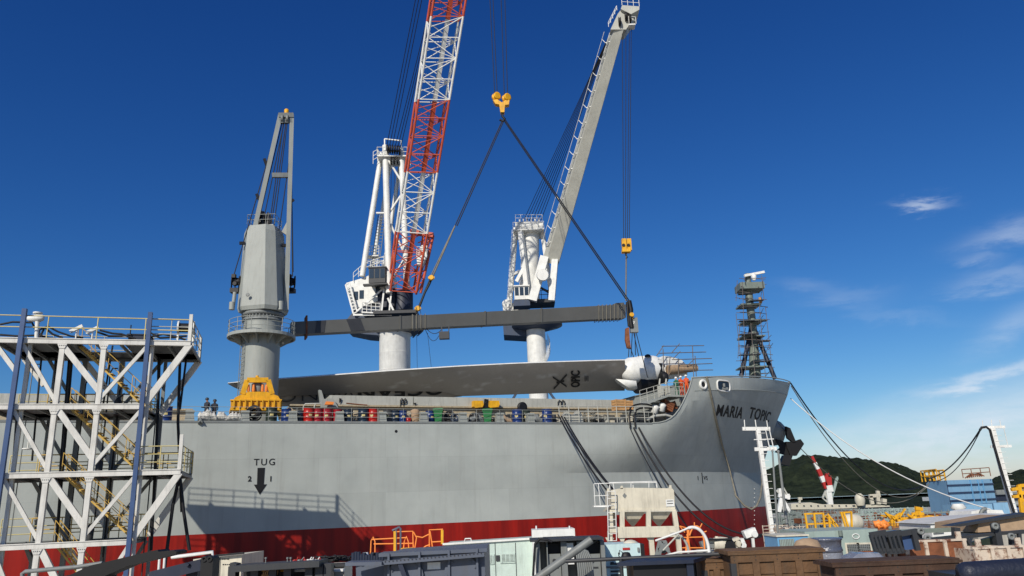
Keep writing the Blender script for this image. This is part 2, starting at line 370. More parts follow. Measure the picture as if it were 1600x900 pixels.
# ================================================================== SETTING
mb = MB(); qa = S(-90, -3, 0); qb = S(47, -3, 0); qc = S(60, 6, 0); 
quay_pts = [qa, qb, qc, Vector((70, 230, 0)), Vector((260, 260, 0)), Vector((220, -40, 0)), Vector((-120, -40, 0))]
mb.prism([p - Vector((0, 0, 6)) for p in quay_pts], (0, 0, 6)); tag(mb.build('quay', 'concrete'), kind='structure')
mb = MB(); mb.add([(-6000, -400, -4), (6000, -400, -4), (6000, 6000, -4), (-6000, 6000, -4)], [(0, 1, 2, 3)]); tag(mb.build('water', 'water'), kind='structure')
mb = MB(); mb.box(-60, 30, 84, 116, -6, .5); tag(mb.build('pier', 'concrete'), kind='structure')
mb = MB(); mb.box(-700, 2400, 290, 1700, -6, -2.6); tag(mb.build('far_shore', 'forest'), kind='structure')
# hills: real terrain about 1.1 km off
def hills():
    prof = [(1000, 812), (1100, 790), (1180, 745), (1230, 722), (1262, 713), (1300, 715), (1360, 722), (1400, 727), (1440, 742), (1470, 756), (1500, 770), (1520, 768), (1560, 746), (1610, 735), (1700, 728), (1900, 715), (2200, 735), (2600, 790)]
    vs = []; fs = []; nx = 420; ny = 40; rnd = random.Random(3)
    from mathutils import noise
    for j in range(ny + 1):
        v = j / ny; Y = 1000 + 700 * v
        for i in range(nx + 1):
            px = 1000 + 1600 * i / nx
            for k in range(len(prof) - 1):
                if prof[k][0] <= px <= prof[k + 1][0]:
                    f = (px - prof[k][0]) / (prof[k + 1][0] - prof[k][0]); py = lerp(prof[k][1], prof[k + 1][1], f)
            top = at(px, py, 1350); h = max(0, top.z)
            x = top.x * Y / 1350
            prof_v = math.sin(min(1, v * 2) * math.pi / 2) if v < .5 else math.cos((v - .5) * math.pi)
            z = h * prof_v
            z += noise.noise(Vector((x * .008, Y * .008, 1))) * 18 * prof_v * (1 - prof_v) * 2 + noise.noise(Vector((x * .04, Y * .04, 3))) * 4.5 * min(1, prof_v * 3) * (.35 if j == ny // 2 else 1) + noise.noise(Vector((x * .13, Y * .13, 7))) * 4.0 * min(1, prof_v * 3)
            vs.append((x, Y, z + 1))
    for j in range(ny):
        for i in range(nx): a = j * (nx + 1) + i; fs.append((a, a + 1, a + nx + 2, a + nx + 1))
    mb = MB(); mb.add(vs, fs, True); tag(mb.build('hills', 'forest'), kind='structure')
hills()

# ================================================================== THE SHIP
ship = thing('cargo_ship', 'large grey cargo ship with red underside moored along the quay', 'ship', (P0.x, P0.y, KEEL), rz=RZ)
ZK = 7.3
def pw(x, tab):
    if x <= tab[0][0]: return tab[0][1]
    for (a, b), (c, d) in zip(tab[:-1], tab[1:]):
        if x <= c: return lerp(b, d, (x - a) / (c - a))
    return tab[-1][1]
STEM = [(-6, 44), (0, 47.2), (4.4, 47.2), (6.6, 47.0), (7.5, 47.1), (9.5, 48.2), (12.2, 49.7), (14, 50.9), (15.5, 51.9), (17, 52.6), (18, 53)]
TOPC = [(27.4, 11.25), (28.1, 11.28), (28.75, 11.42), (29.3, 11.65), (29.77, 11.95), (30.25, 12.4), (30.7, 12.94), (31.1, 13.5), (31.5, 14.1), (31.8, 14.65), (32.05, 15.25), (52.6, 17.0), (60, 17.5)]
ztop = lambda t: pw(t, TOPC)
zup = lambda t: 14.07 + (t - 31.8) * .071
def hb(t, z):
    e_ = max(0, min(1, (t - 27) / 8)); zf_ = lerp(11.0, zup(min(t, 52)), e_ * e_ * (3 - 2 * e_))
    T = pw(z, STEM); w = max(0, min(1, (z - ZK) / (zf_ - ZK)))
    a = lerp(14.5, 27.3, w); p = lerp(2.0, 2.25, w)
    f = max(0, min(1, (t - a) / (T - a))); return HB * f ** p
def hull_part():
    mb = MB(); ts = [-75, -60, -40, -20, -10, 0, 6] + [10 + i for i in range(17)] + [27.2, 27.4, 28.1, 28.75, 29.3, 29.77, 30.25, 30.7, 31.1, 31.5, 31.8, 32.05, 33]
    low = [KEEL, -3, 0, 2, 4, 5, 6, 6.8, ZK]; nu, nt_ = 8, 3; nf = 30
    for side in (0, 1):
        grid = []
        for i in range(len(ts) + nf):
            if i < len(ts): tn = ts[i]; s_ = None
            else: s_ = (i - len(ts) + 1) / nf; tn = 33 + (52.6 - 33) * s_
            top = ztop(tn); zu = min(zup(min(tn, 52.6)), top - .01)
            zs = low + [lerp(ZK, zu, k / nu) for k in range(1, nu + 1)] + [lerp(zu, top, k / nt_) for k in range(1, nt_ + 1)]
            row = []
            for z in zs:
                t = tn if s_ is None else 33 + (pw(z, STEM) - 33) * (1 - (1 - s_) ** 1.4)
                y = hb(t, z); 
                if s_ == 1: y = HB
                if side: y = 2 * HB - y
                row.append(S(t, y, z))
            grid.append(row)
        n = len(grid[0]); vs = [p for r in grid for p in r]; f1 = []
        for i in range(len(grid) - 1):
            for j in range(n - 1): f1.append((i * n + j, (i + 1) * n + j, (i + 1) * n + j + 1, i * n + j + 1))
        mb.add(vs, f1, True)
    # transom
    mb.add([S(-75, 0, KEEL), S(-75, 2 * HB, KEEL), S(-75, 2 * HB, ZD), S(-75, 0, ZD)], [(0, 1, 2, 3)])
    o = mb.build('hull', 'hull', ship)
    me = o.data; bm = bmesh.new(); bm.from_mesh(me); bmesh.ops.remove_doubles(bm, verts=bm.verts, dist=.004)
    
    bmesh.ops.recalc_face_normals(bm, faces=bm.faces); bm.normal_update()
    for e in bm.edges:
        if len(e.link_faces) == 2 and e.calc_face_angle(0) > RAD(13): e.smooth = False
    bm.to_mesh(me); bm.free(); return o
hull = hull_part()
# decks
mb = MB(); dl = [(t, hb(t, ZD - .08) + .06) for t in (-75, 0, 20, 25, 28, 30, 32.2)]; dk = [S(t, y, ZD - .08) for t, y in dl] + [S(t, 2 * HB - y, ZD - .08) for t, y in reversed(dl)]; mb.add(dk, [tuple(range(len(dk)))])
fz = 15.0; ed = [(t, hb(t, fz) + .1) for t in (32.2, 34, 37, 40, 43, 46, 48, 50, 51)]
pts = [S(t, y, fz) for t, y in ed] + [S(t, 2 * HB - y, fz) for t, y in reversed(ed)]
mb.prism(pts, (0, 0, .1)); mb.build('deck', 'midgrey', ship)
# sheer strake lip, forecastle front bulkhead
mb = MB()
for t0, t1 in ((-75, 27.4),): mb.obox(S(t0, -.04, ZD - .12), su * (t1 - t0), sn * .3, (0, 0, .14))
mb.build('gunwale', 'midgrey', ship)
mb = MB(); y0_ = hb(32.3, ZD) + .1; y1_ = hb(32.3, fz) + .1; mb.prism([S(32.3, y0_, ZD), S(32.3, 2 * HB - y0_, ZD), S(32.3, 2 * HB - y1_, fz), S(32.3, y1_, fz)], su * .2); mb.build('forecastle_bulkhead', 'cranegrey', ship)
# bulwark top rim of the forecastle
mb = MB(); mb.path([S(t, hb(t, z) + .0, z) for t, z in [(c[0], c[1]) for c in TOPC[:-2]]] + [S(t, hb(t, ztop(t)), ztop(t)) for t in (34, 37, 40, 43, 46, 48.5, 50.5, 51.8)] + [S(52.55, HB, 17)], .06, 6)
mb.path([S(t, 2 * HB - hb(t, z), z) for t, z in [(c[0], c[1]) for c in TOPC[:-2]]] + [S(t, 2 * HB - hb(t, ztop(t)), ztop(t)) for t in (34, 37, 40, 43, 46, 48.5, 50.5, 51.8)] + [S(52.55, HB, 17)], .06, 6)
mb.build('bulwark_rim', 'cranegrey', ship)
# knuckle bead along the flare and the waterline weld
mb = MB(); mb.path([S(t, hb(t, zup(t)) - .015, zup(t)) for t in (32.2, 34, 36, 38, 40, 42, 44, 46, 48, 50, 51)], .035, 5)
mb.build('rubbing_bead', 'cranegrey', ship)
# railing along the deck edge
mb = MB(); t0, _ = st(-60, 656); rail(mb, [S(-40, .12, ZD), S(27.2, .12, ZD)], h=.98, r=.016, rows=3, step=1.9); mb.build('deck_railing', 'cranegrey', ship)
# fairlead blocks on the deck edge
for px in (296, 383, 458.5, 532, 599, 664, 726, 784, 832):
    t, _ = st(px, 655); mb = MB()
    mb.prism([S(t - .32, .25, ZD), S(t + .32, .25, ZD), S(t + .24, .25, ZD + .72), S(t - .24, .25, ZD + .72)], sn * .5)
    mb.obox(S(t - .28, .2, ZD + .62), su * .56, sn * .6, (0, 0, .14)); mb.build('fairlead', 'cranegrey', ship)
# hatch coamings with stiffeners and rust streaks
def coaming(px0, px1, off, z1, name='hatch_coaming', stiff=1.6):
    ta = st(px0, 630, off)[0]; tb = st(px1, 630, off)[0]; mb = MB()
    mb.obox(S(ta, off, ZD), su * (tb - ta), sn * 9, (0, 0, z1 - ZD)); n = int((tb - ta) / stiff)
    mb.obox(S(ta - .1, off - .22, z1 - .75), su * (tb - ta + .2), sn * .2, (0, 0, .1)); mb.obox(S(ta - .1, off - .3, z1 - .02), su * (tb - ta + .2), sn * 9.4, (0, 0, .12))
    for i in range(n + 1): mb.obox(S(lerp(ta, tb - .08, i / n), off - .2, ZD), su * .06, sn * .2, (0, 0, z1 - ZD - .76))
    return mb.build(name, 'coaming', ship)
M['cover'] = mat('hatch_cover_paint', (172, 172, 162), dirt=.35, rust=.12, scale=.8)
def cover(px0, px1, off, z0, z1):
    ta = st(px0, 630, off)[0]; tb = st(px1, 630, off)[0]; mb = MB(); n = max(1, round((tb - ta) / 6))
    for i in range(n): a = lerp(ta, tb, i / n); b = lerp(ta, tb, (i + 1) / n) - .06; mb.obox(S(a, off, z0), su * (b - a), sn * 8.6, (0, 0, z1 - z0))
    return mb.build('hatch_cover', M['cover'], ship)
zc = st(700, 637, 4.2)[1]; zt = st(700, 621, 4.2)[1]
coaming(455, 985, 4.2, zc); cover(515, 985, 4.0, zc + .12, zt)
zc2 = st(120, 640, 4.2)[1]; zt2 = st(120, 617, 4.2)[1]
coaming(-60, 300, 4.2, zc2); cover(-60, 232, 4.0, zc2 + .12, zt2)
# bracket and hatch hooks at the cover's end
mb = MB(); t, z = st(503, 630, 3.9)
mb.prism([S(t - .3, 3.6, zt + .35), S(t - .1, 3.6, zt + .3), S(t + .1, 3.6, zt - .35), S(t + .8, 3.6, zt - .3), S(t + 1.2, 3.6, zt - 1.0), S(t - .1, 3.6, zt - 1.0)], sn * .5)
mb.build('hatch_bracket', 'cranegrey', ship)
# writing on the hull, mapped on the plating
def hull_text(name, body, size, t0, z0, bold=.0, mt='letter', spacing=1.0, label=None, out=.02, sx_=1.0, shear=0):
    vs, fs = text_polys(body, size, bold, spacing, shear=shear); bm = bmesh.new(); bv = [bm.verts.new(v) for v in vs]
    for f in fs:
        try: bm.faces.new([bv[i] for i in f])
        except ValueError: pass
    bmesh.ops.remove_doubles(bm, verts=bm.verts, dist=.0005); bmesh.ops.triangulate(bm, faces=bm.faces)
    for _ in range(3):
        es = [e for e in bm.edges if e.calc_length() > .35]
        if es: bmesh.ops.subdivide_edges(bm, edges=es, cuts=1); bmesh.ops.triangulate(bm, faces=bm.faces)
    bm.verts.index_update(); P = []
    for v in bm.verts:
        t = t0 + v.co.x * sx_; z = z0 + v.co.y; y = hb(t, z); P.append(S(t, y - out, z))
    mb = MB(); mb.add(P, [tuple(x.index for x in f.verts) for f in bm.faces]); bm.free()
    o = mb.build(name, mt, ship)
    # thin plate-like letters: welded raised letters
    mo = o.modifiers.new('thick', 'SOLIDIFY'); mo.thickness = .03; mo.offset = 0
    return o
def find_t(px, z):                       # where along the curved side a picture column lands at height z
    best = None
    for k in range(0, 3000):
        t = -30 + k * .0275; p = S(t, hb(t, z), z) - CAM; x = 800 + FPX * p.dot(Rv) / p.dot(Fv)
        if best is None or abs(x - px) < best[0]: best = (abs(x - px), t)
        if x > px + 60: break
    return best[1]
tM = find_t(1119, 12.1)
for wd_, xa, xb, z_ in (('MARIA', 1119, 1160.5, 12.15), ('TOPIC', 1170, 1202, 12.3)):
    ta_, tb_ = find_t(xa, 12.6), find_t(xb, 12.6); vs_, _f = text_polys(wd_, 1.36, .025, 1.1); w_0 = max(v.x for v in vs_)
    hull_text('bow_name', wd_, 1.36, ta_, z_, bold=.025, spacing=1.1, sx_=(tb_ - ta_) / w_0, out=.03)
t, z = st(396, 727); hull_text('tug_lettering', 'TUG', .62, t, z, bold=.0, spacing=1.25)
t, z = st(387, 752); hull_text('tank_number', '2', .48, t, z, bold=.012)
t, z = st(420, 752); hull_text('tank_number', '1', .48, t, z, bold=.012)
t, z = st(406, 773); mb = MB()
za = st(406, 731)[1]; zb = st(406, 757)[1]
mb.prism([S(t - .24, -.03, za), S(t + .24, -.03, za), S(t + .22, -.03, zb), S(t + .42, -.03, zb), S(t, -.03, z), S(t - .42, -.03, zb), S(t - .22, -.03, zb)], sn * .02)
mb.build('arrow_mark', 'letter', ship)
tV = find_t(1090, 6.7); hull_text('frame_mark', 'I', .5, tV, 6.6, bold=.008); hull_text('frame_mark', 'VS', .5, find_t(1099.5, 6.7), 6.6, bold=.0, spacing=1.3)
t = find_t(1096.5, 6.7); mb = MB(); mb.obox(S(t, hb(t, 6.8) - .035, 6.3), su * .07, sn * .02, (0, 0, .95)); mb.build('frame_bar', 'letter', ship)
# portholes / drain
for px, py, r in ((619, 674, .11),):
    t, z = st(px, py); MB().lathe(S(t, .02, z), [(r, -.05), (r, .03)], 14, axis=-sn).build('drain_hole', 'black', ship)
# draught marks and little ticks near the stem
mb = MB()
for k in range(9):
    z = 2.3 + k * .42; t = find_t(1178, z); y = hb(t, z); mb.obox(S(t, y - .06, z), su * .06, sn * .02, (0, 0, .09))
mb.build('draught_marks', 'cleanwhite', ship)
# panama chock and round chock in the bulwark
def hull_frame_ring(px, py, w, h, name, tube_r=.09, n=24):
    z = 5 + (0); best = None
    for k in range(1200):
        t = 30 + k * .02; zz = ztop(t) - .5
        p = S(t, hb(t, zz), zz) - CAM; x = 800 + FPX * p.dot(Rv) / p.dot(Fv)
        if best is None or abs(x - px) < best[0]: best = (abs(x - px), t)
    t = best[1]; lo = 12.0; hi = 18.0
    for _ in range(40):
        mid = (lo + hi) / 2; p = S(t, hb(t, mid), mid) - CAM; y = 450 - FPX * p.dot(Uv) / p.dot(Fv)
        if y > py: lo = mid
        else: hi = mid
    zc_ = (lo + hi) / 2; ring = []; disc = []
    for i in range(n + 1):
        a = 2 * math.pi * i / n; cx = math.cos(a); sy = math.sin(a); e = .5 if h < w * .9 else 1
        dx = w / 2 * math.copysign(abs(cx) ** e, cx); dz = h / 2 * math.copysign(abs(sy) ** e, sy)
        ring.append(S(t + dx, hb(t + dx, zc_ + dz) - .04, zc_ + dz))
        disc.append(S(t + dx * .98, hb(t + dx, zc_ + dz) - .03, zc_ + dz * .98))
    return t, zc_, ring, disc
t, z, ring, disc = hull_frame_ring(1098, 601, .7, .7, 'round_chock')
o = MB().path(ring, .12, 8).build('round_chock', 'cleanwhite', ship); MB().prism(disc[:-1], -sn * .012).build('opening', 'black', o)
t, z, ring, disc = hull_frame_ring(1130, 603, 1.75, .95, 'panama_chock')
o = MB().path(ring, .075, 8).build('panama_chock', 'cleanwhite', ship); MB().prism(disc[:-1], -sn * .012).build('opening', 'drumnavy', o)
mb = MB(); mb.obox(S(t - .45, hb(t, z) - .08, z - .35), su * .9, sn * .06, (0, 0, .22)); mb.lathe(S(t, hb(t, z) - .1, z - .1), [(.12, 0), (.12, .3)], 10); mb.build('roller', 'midgrey', ship)
# anchor bolster and anchor, on the far bow
bp = at(1199, 673, 86.3); mb = MB(); mb.lathe(bp, [(1.5, -1.2), (1.5, .3), (1.35, 1.1), (1.0, 1.7), (.6, 1.9), (.5, 1.7)], 28, axis=(1, -.35, -.45))
mb.build('anchor_bolster', 'cranegrey', ship)
anc = thing('anchor', 'black stockless anchor hanging at the far side of the bow', 'anchor', at(1232, 720, 84.5))
Ya = 84.5
def A_(px, py, dy=0): return at(px, py, Ya + dy)
mb = MB(); mb.prism([A_(1213, 686), A_(1223, 689), A_(1238, 701), A_(1232, 712), A_(1212, 706), A_(1220, 699)], (0, .5, 0)); mb.build('fluke', 'anchorblack', anc)
mb = MB(); mb.prism([A_(1228, 666, -.3), A_(1235, 669, -.3), A_(1244, 690.5, -.3), A_(1239, 691, -.3), A_(1230.5, 684, -.3)], (0, .5, 0)); mb.build('fluke', 'anchorblack', anc)
mb = MB(); mb.prism([A_(1228, 690, -.2), A_(1239, 690, -.2), A_(1251, 686, -.2), A_(1256.5, 693.5, -.2), A_(1245, 712, -.2), A_(1235, 711, -.2), A_(1230, 700, -.2)], (0, .6, 0)); mb.build('crown', 'anchorblack', anc)
mb = MB(); mb.prism([A_(1225, 711, -.4), A_(1239, 711, -.4), A_(1233.5, 728, -.4), A_(1220, 725, -.4)], (0, .8, 0)); mb.build('shank', 'black', anc)

# ------------------------------------------------------------------ radar mast with staging
mt0 = S(44, HB, fz); Ym = at(1180, 588, 81).y; 
def m_(px, py, dy=0): return at(px, py, Ym + dy)
mast = MB()
mast.tube(m_(1180, 590), m_(1176, 510), .62, .42, 12); mast.tube(m_(1176, 510), m_(1171, 470), .42, .42, 12); mast.tube(m_(1171, 470), m_(1168, 428), .42, .3, 12)
mast = mast.build('mast', 'mastgreen', ship)
mb = MB(); mb.tube(m_(1158, 588, -1), m_(1174, 512), .24, n=8); mb.build('mast_brace', 'navy', mast)
mb = MB(); mb.tube(m_(1211, 592, -1), m_(1178, 512), .24, n=8); mb.build('mast_brace', 'navy', mast)
for (x0, x1, y, th) in ((1156, 1194, 441, .7), (1158, 1190, 474, .15), (1162, 1194, 500, .15), (1160, 1196, 524, .12), (1158, 1200, 572, .12)):
    p = m_(x0, y, -1.1); q = m_(x1, y - 1, -1.1); mb = MB(); mb.obox(p, q - p, (0, 2.2, 0), (0, 0, -th)); mb.build('mast_platform', 'mastgreen', mast)
mb = MB(); mb.bar(m_(1163, 431, -.6), m_(1194, 425, -.4), .25, .22); mb.lathe(m_(1178, 434, -.6), [(.16, -.3), (.28, 0), (.28, .2), (.14, .5)], 12); mb.build('radar_scanner', 'cleanwhite', mast)
mb = MB(); mb.lathe(m_(1188, 469, -1), [(.18, -.3), (.18, .3)], 10); mb.build('mast_lamp', 'rawwood', mast)
sc = thing('scaffold', 'tangle of steel staging poles and planks around the radar mast', 'scaffold', mt0)
mb = MB(); rnd = random.Random(11)
for lv in range(15):
    y = 436 + lv * 10.6; half = 15 + lv * .6; c = 1177 + (3 if lv > 8 else 0) - (4 if lv < 4 else 0)
    for k in range(3):
        dy = rnd.uniform(-1.6, 1.6); a = c - half - rnd.uniform(-4, 9) ; b_ = c + half + rnd.uniform(-5, 9)
        s_ = rnd.uniform(-3.5, 1.5)
        if rnd.random() < .35: a = c + rnd.uniform(-8, 6)
        if rnd.random() < .35: b_ = c + rnd.uniform(-2, 10)
        mb.tube(m_(a, y + s_, dy), m_(b_, y - s_ - 1, dy), .032, n=5)
    for k in range(2):
        a = c + rnd.uniform(-half, half); mb.tube(m_(a, y + rnd.uniform(0, 9), -1.8), m_(a + rnd.uniform(2, 9), y - rnd.uniform(4, 9), 1.6), .032, n=5)
    if lv in (2, 4, 6, 8, 11, 13): MB().obox(m_(c - half - 2, y + 2, -1.7), m_(c + rnd.uniform(2, half), y + 1, -1.7) - m_(c - half - 2, y + 2, -1.7), (0, .6, 0), (0, 0, .07)).build('scaffold_plank', 'darkgrey', sc)
    if lv in (3, 6, 9, 12): MB().obox(m_(c, y + 2, -1.5), m_(c + half + 4, y + 1, -1.5) - m_(c, y + 2, -1.5), (0, .6, 0), (0, 0, .07)).build('scaffold_plank', 'darkgrey', sc)
for px0, px1, y0, y1 in ((1152, 1150, 438, 470), (1190, 1194, 430, 470), (1150, 1160, 490, 588), (1160, 1165, 440, 588), (1196, 1208, 480, 590), (1186, 1196, 470, 588), (1156, 1153, 505, 560), (1173, 1180, 505, 590)):
    for dy in (-1.7, 1.5): mb.tube(m_(px0, y0, dy), m_(px1, y1, dy), .032, n=5)
mb.build('scaffold_pole', 'scaffold', sc)

# ------------------------------------------------------------------ generic tower cylinder with bands
def pos(px, py, Y): return at(px, py, Y)

# ================================================================== GREY DECK CRANE (on the ship)
OC = 6.5; tC, _ = st(405, 600, OC); baseC = S(tC, OC, ZD)
crane = thing('deck_crane', 'grey deck crane with octagonal tower and slim twin jib, foremost left on the ship', 'crane', baseC, rz=RZ)
def C_(px, py, dy=0): p = sd(px, py, OC); return p + Vector((0, dy, 0))
dC = baseC.y; rC = 30.0 * dC / FPX * .97
zr = C_(405, 527).z; zp = C_(405, 497).z
MB().lathe(baseC, [(rC, 0), (rC, zr - ZD), (rC * 1.0, zp - ZD - .3)], 40).build('pedestal', 'cranegrey', crane)
mb = MB(); mb.lathe(Vector((baseC.x, baseC.y, zp)), [(rC * 1.08, -.35), (rC * 1.08, -.2), (rC * 1.0, -.2), (rC * 1.0, .05), (rC * 1.12, .05), (rC * 1.12, .3), (rC * .9, .42)], 40)
for i in range(36):
    a = 2 * math.pi * i / 36; d = Vector((math.cos(a), math.sin(a), 0)); mb.tube(Vector((baseC.x, baseC.y, zp - .1)) + d * rC * 1.06, Vector((baseC.x, baseC.y, zp + .16)) + d * rC * 1.06, .05, n=5)
mb.build('slewing_ring', 'midgrey', crane)
rp_ = 52.5 * dC / FPX
mb = MB(); cc = Vector((baseC.x, baseC.y, zr)); n = 40
ringv = lambda r, z: [cc + Vector((r * math.cos(2 * math.pi * i / n), r * math.sin(2 * math.pi * i / n), z)) for i in range(n)]
mb.rings([ringv(rC * 1.02, .1), ringv(rp_, .1), ringv(rp_, -.14), ringv(rp_ - .12, -.14), ringv(rp_ - .12, -.02), ringv(rC * 1.02, -.02)], smooth=False, cap=False)
for i in range(12):
    a = 2 * math.pi * i / 12 + .15; d = Vector((math.cos(a), math.sin(a), 0)); mb.prism([cc + d * rC, cc + d * (rp_ - .15), cc + d * (rp_ - .15) + Vector((0, 0, -.14)), cc + d * rC + Vector((0, 0, -.75))], d.cross(Vector((0, 0, 1))) * .05)
mb.build('ring_platform', 'cranegrey', crane)
mb = MB()
for k in range(1, 4): mb.path([p + Vector((0, 0, .1 + k * .36)) for p in ringv(rp_ - .06, 0)] + [ringv(rp_ - .06, 0)[0] + Vector((0, 0, .1 + k * .36))], .024, 5)
for i in range(0, n, 3): p = ringv(rp_ - .06, 0)[i]; mb.tube(p, p + Vector((0, 0, 1.18)), .026, n=5)
mb.build('ring_railing', 'cranegrey', crane)
mb = MB(); la = baseC + Vector((-rC * .74, -rC * .82, 0)); ladder(mb, Vector((la.x, la.y, ZD)), Vector((la.x, la.y, zp - .3)), (1, -.6, 0), .42, .03, .33)
for z_ in [ZD + 1 + .8 * i for i in range(int((zp - ZD - 2) / .8))]: mb.bar(Vector((la.x, la.y, z_)), Vector((la.x + .25, la.y + .3, z_)), .04)
mb.build('ladder', 'midgrey', crane)
# octagonal crane house, tapering up
z0 = C_(405, 490).z; z1 = C_(412, 358).z
w0 = 68 * dC / FPX / 2 / .96; w1 = 54 * dC / FPX / 2 / .96
cx0 = Vector((baseC.x, baseC.y, 0)); top_c = C_(413, 358)
zs_ = C_(412, 367).z; rings = []
for r, z_, c in ((w0 * .96, z0, cx0), (w0 * 1.02, z0 + .3, cx0), (w1 * 1.02, zs_, Vector((top_c.x, baseC.y, 0))), (w1 * .9, z1, Vector((top_c.x, baseC.y, 0)))):
    rings.append([Vector((c.x + r * .95 * (x * math.cos(RAD(-9)) - y * math.sin(RAD(-9))), c.y + r * .95 * (x * math.sin(RAD(-9)) + y * math.cos(RAD(-9))), z_)) for x, y in ((-.58, -1), (.58, -1), (1, -.58), (1, .58), (.58, 1), (-.58, 1), (-1, .58), (-1, -.58))])
mb = MB(); mb.rings(rings, smooth=False); mb.build('crane_house', 'cranegrey', crane)
mb = MB(); tz = Vector((top_c.x, baseC.y, z1)); 
mb.box(tz.x - .95, tz.x + .95, tz.y - .8, tz.y + .8, z1 + .002, z1 + .14)
rail(mb, [tz + Vector((-1.15, -.9, .1)), tz + Vector((1.1, -.9, .1)), tz + Vector((1.1, .9, .1)), tz + Vector((-1.15, .9, .1)), tz + Vector((-1.15, -.9, .1))], .9, .022, 2, .75)
mb.build('top_railing', 'cranegrey', crane)
mb = MB()
for dx in (-.55, -.15, .25): mb.obox(tz + Vector((dx, -.4, .12)), (.14, 0, 0), (0, .8, 0), (0, 0, 1.5 - abs(dx)))
for dx, dz in ((-.35, 1.3), (.05, 1.0), (-.3, .6), (.35, .55)): mb.lathe(tz + Vector((dx, 0, dz)), [(.3, -.1), (.36, -.08), (.24, 0), (.36, .08), (.3, .1)], 16, axis=(1, 0, 0))
mb.build('rope_sheaves', 'darkgrey', crane)
MB().lathe(C_(398, 469, -1.62), [(.10, 0), (.15, .01), (.15, .03), (.1, .04)], 12, axis=(0, -1, 0)).build('vent_ring', 'midgrey', crane)
# twin jib
def Cj(px, py): return sd(px, py, OC - .6)
mb = MB(); jl0, jl1 = Cj(370, 486), Cj(437.5, 181)
jr0, jr1, jr2 = Cj(447, 486), Cj(450, 385), Cj(456, 180)
mb.bar(Cj(398, 356), jl1, .25, .3); mb.build('jib_leg', 'cranegrey', crane)
mb = MB(); mb.bar(jr0, jr1, .25, .3); mb.bar(jr1, jr2, .25, .3); mb.build('jib_leg', 'cranegrey', crane)
MB().bar(Cj(425, 274), Cj(452, 274), .24, .34).build('jib_crossbar', 'midgrey', crane); MB().prism([Cj(440, 362), Cj(449, 368), Cj(449, 345)], (0, .4, 0)).build('jib_bracket', 'craneB', crane); MB().bar(Cj(437, 190), Cj(456, 189), .28, .3).build('jib_crossbar', 'midgrey', crane)
mb = MB(); mb.bar(Cj(435, 181), Cj(458.5, 181), .4, .35)
for px in (441, 449): mb.lathe(Cj(px, 186), [(.3, -.1), (.38, -.08), (.28, 0), (.38, .08), (.3, .1)], 16, axis=(1, .2, 0))
mb.build('jib_head', 'midgrey', crane)
MB().lathe(Cj(447.5, 179), [(.2, 0), (.2, .42), (.14, .5)], 12).build('warning_light', 'yellow', crane)
for px in (368.5, 455):
    mb = MB(); c = sd(px, 440, OC + .3); mb.lathe(c, [(.25, -.36), (.5, -.34), (.5, -.28), (.28, -.26), (.34, 0), (.28, .26), (.5, .28), (.5, .34), (.25, .36)], 18, axis=(1, .3, 0)); mb.box(c.x - .34, c.x + .34, c.y - .3, c.y + .3, c.z - .95, c.z - .6)
    for k in (-.3, 0, .3): mb.tube(c + Vector((k, -.1, -.8)), c + Vector((k, -.1, .25 + k * .5)), .05)
    mb.lathe(c + Vector((.1, -.4, -.3)), [(.16, -.15), (.2, 0), (.16, .15)], 10, axis=(0, 1, 0)); mb.box(c.x - .2, c.x + .1, c.y - .5, c.y - .2, c.z + .2, c.z + .5)
    mb.build('winch', 'black', crane)
mb = MB()
mb.tube(C_(374, 462, -1.0), C_(371, 486, -1.0), .15, n=8); mb.lathe(C_(371, 484, -1.2), [(.22, -.3), (.22, .3)], 10, axis=(0, 0, 1)); mb.build('jib_hinge', 'cranegrey', crane)
mb = MB(); mb.lathe(C_(447, 484, -1.5), [(.24, -.4), (.24, .3)], 10); mb.build('jib_hinge', 'cranegrey', crane)
mb = MB()
for a, b_ in (((436, 190), (366, 428)), ((441, 190), (404, 345)), ((444, 190), (412, 342)), ((447, 190), (424, 350)), ((449, 190), (428, 352)), ((443, 190), (421, 352)), ((455, 190), (457, 432)), ((452, 250), (436, 360)), ((456, 310), (458, 425))):
    mb.tube(Cj(*a), Cj(*b_), .042, n=5)
for a, b_ in (((405, 312), (401, 303)), ((418, 262), (413, 248)), ((451, 318), (459, 312)), ((450, 384), (440, 383)), ((383, 380), (374, 380))): mb.bar(Cj(*a), Cj(*b_), .16, .2)
mb.build('hoist_rope', 'cable', crane)

# ================================================================== WHITE CRANE WITH LATTICE BOOM (pier behind)
YA = 87.0
ca = thing('lattice_crane', 'white harbour crane with a tall red and white lattice boom', 'crane', Vector((at(617, 560, YA).x, YA, .5)))
def a_(px, py, dy=0): return at(px, py, YA + dy)
sc_ = YA / FPX
px_c = a_(617, 560); zt_ = a_(617, 519).z
mb = MB(); mb.lathe(Vector((px_c.x, YA, .5)), [(1.78, 0), (1.78, zt_ - .5 - .6), (1.9, zt_ - .5 - .4), (1.9, zt_ - .5)], 40)
for zz in (a_(617, 553).z, a_(617, 580).z): mb.lathe(Vector((px_c.x, YA, zz)), [(1.8, 0), (1.8, .05)], 40)
mb.build('pedestal', 'cleanwhite', ca)
mb = MB(); cz = a_(617, 516).z; mb.lathe(Vector((px_c.x + .4, YA, cz)), [(2.0, -.5), (2.9, -.1), (2.9, .25), (2.0, .3)], 32)
for i in range(14):
    a = 2 * math.pi * i / 14; d = Vector((math.cos(a), math.sin(a), 0)); p = Vector((px_c.x + .4, YA, cz)) + d * 2.8; mb.bar(p + Vector((0, 0, -.1)), p + Vector((0, 0, -.55)) - d * .5, .12)
mb.build('slew_deck', 'counterblue', ca)
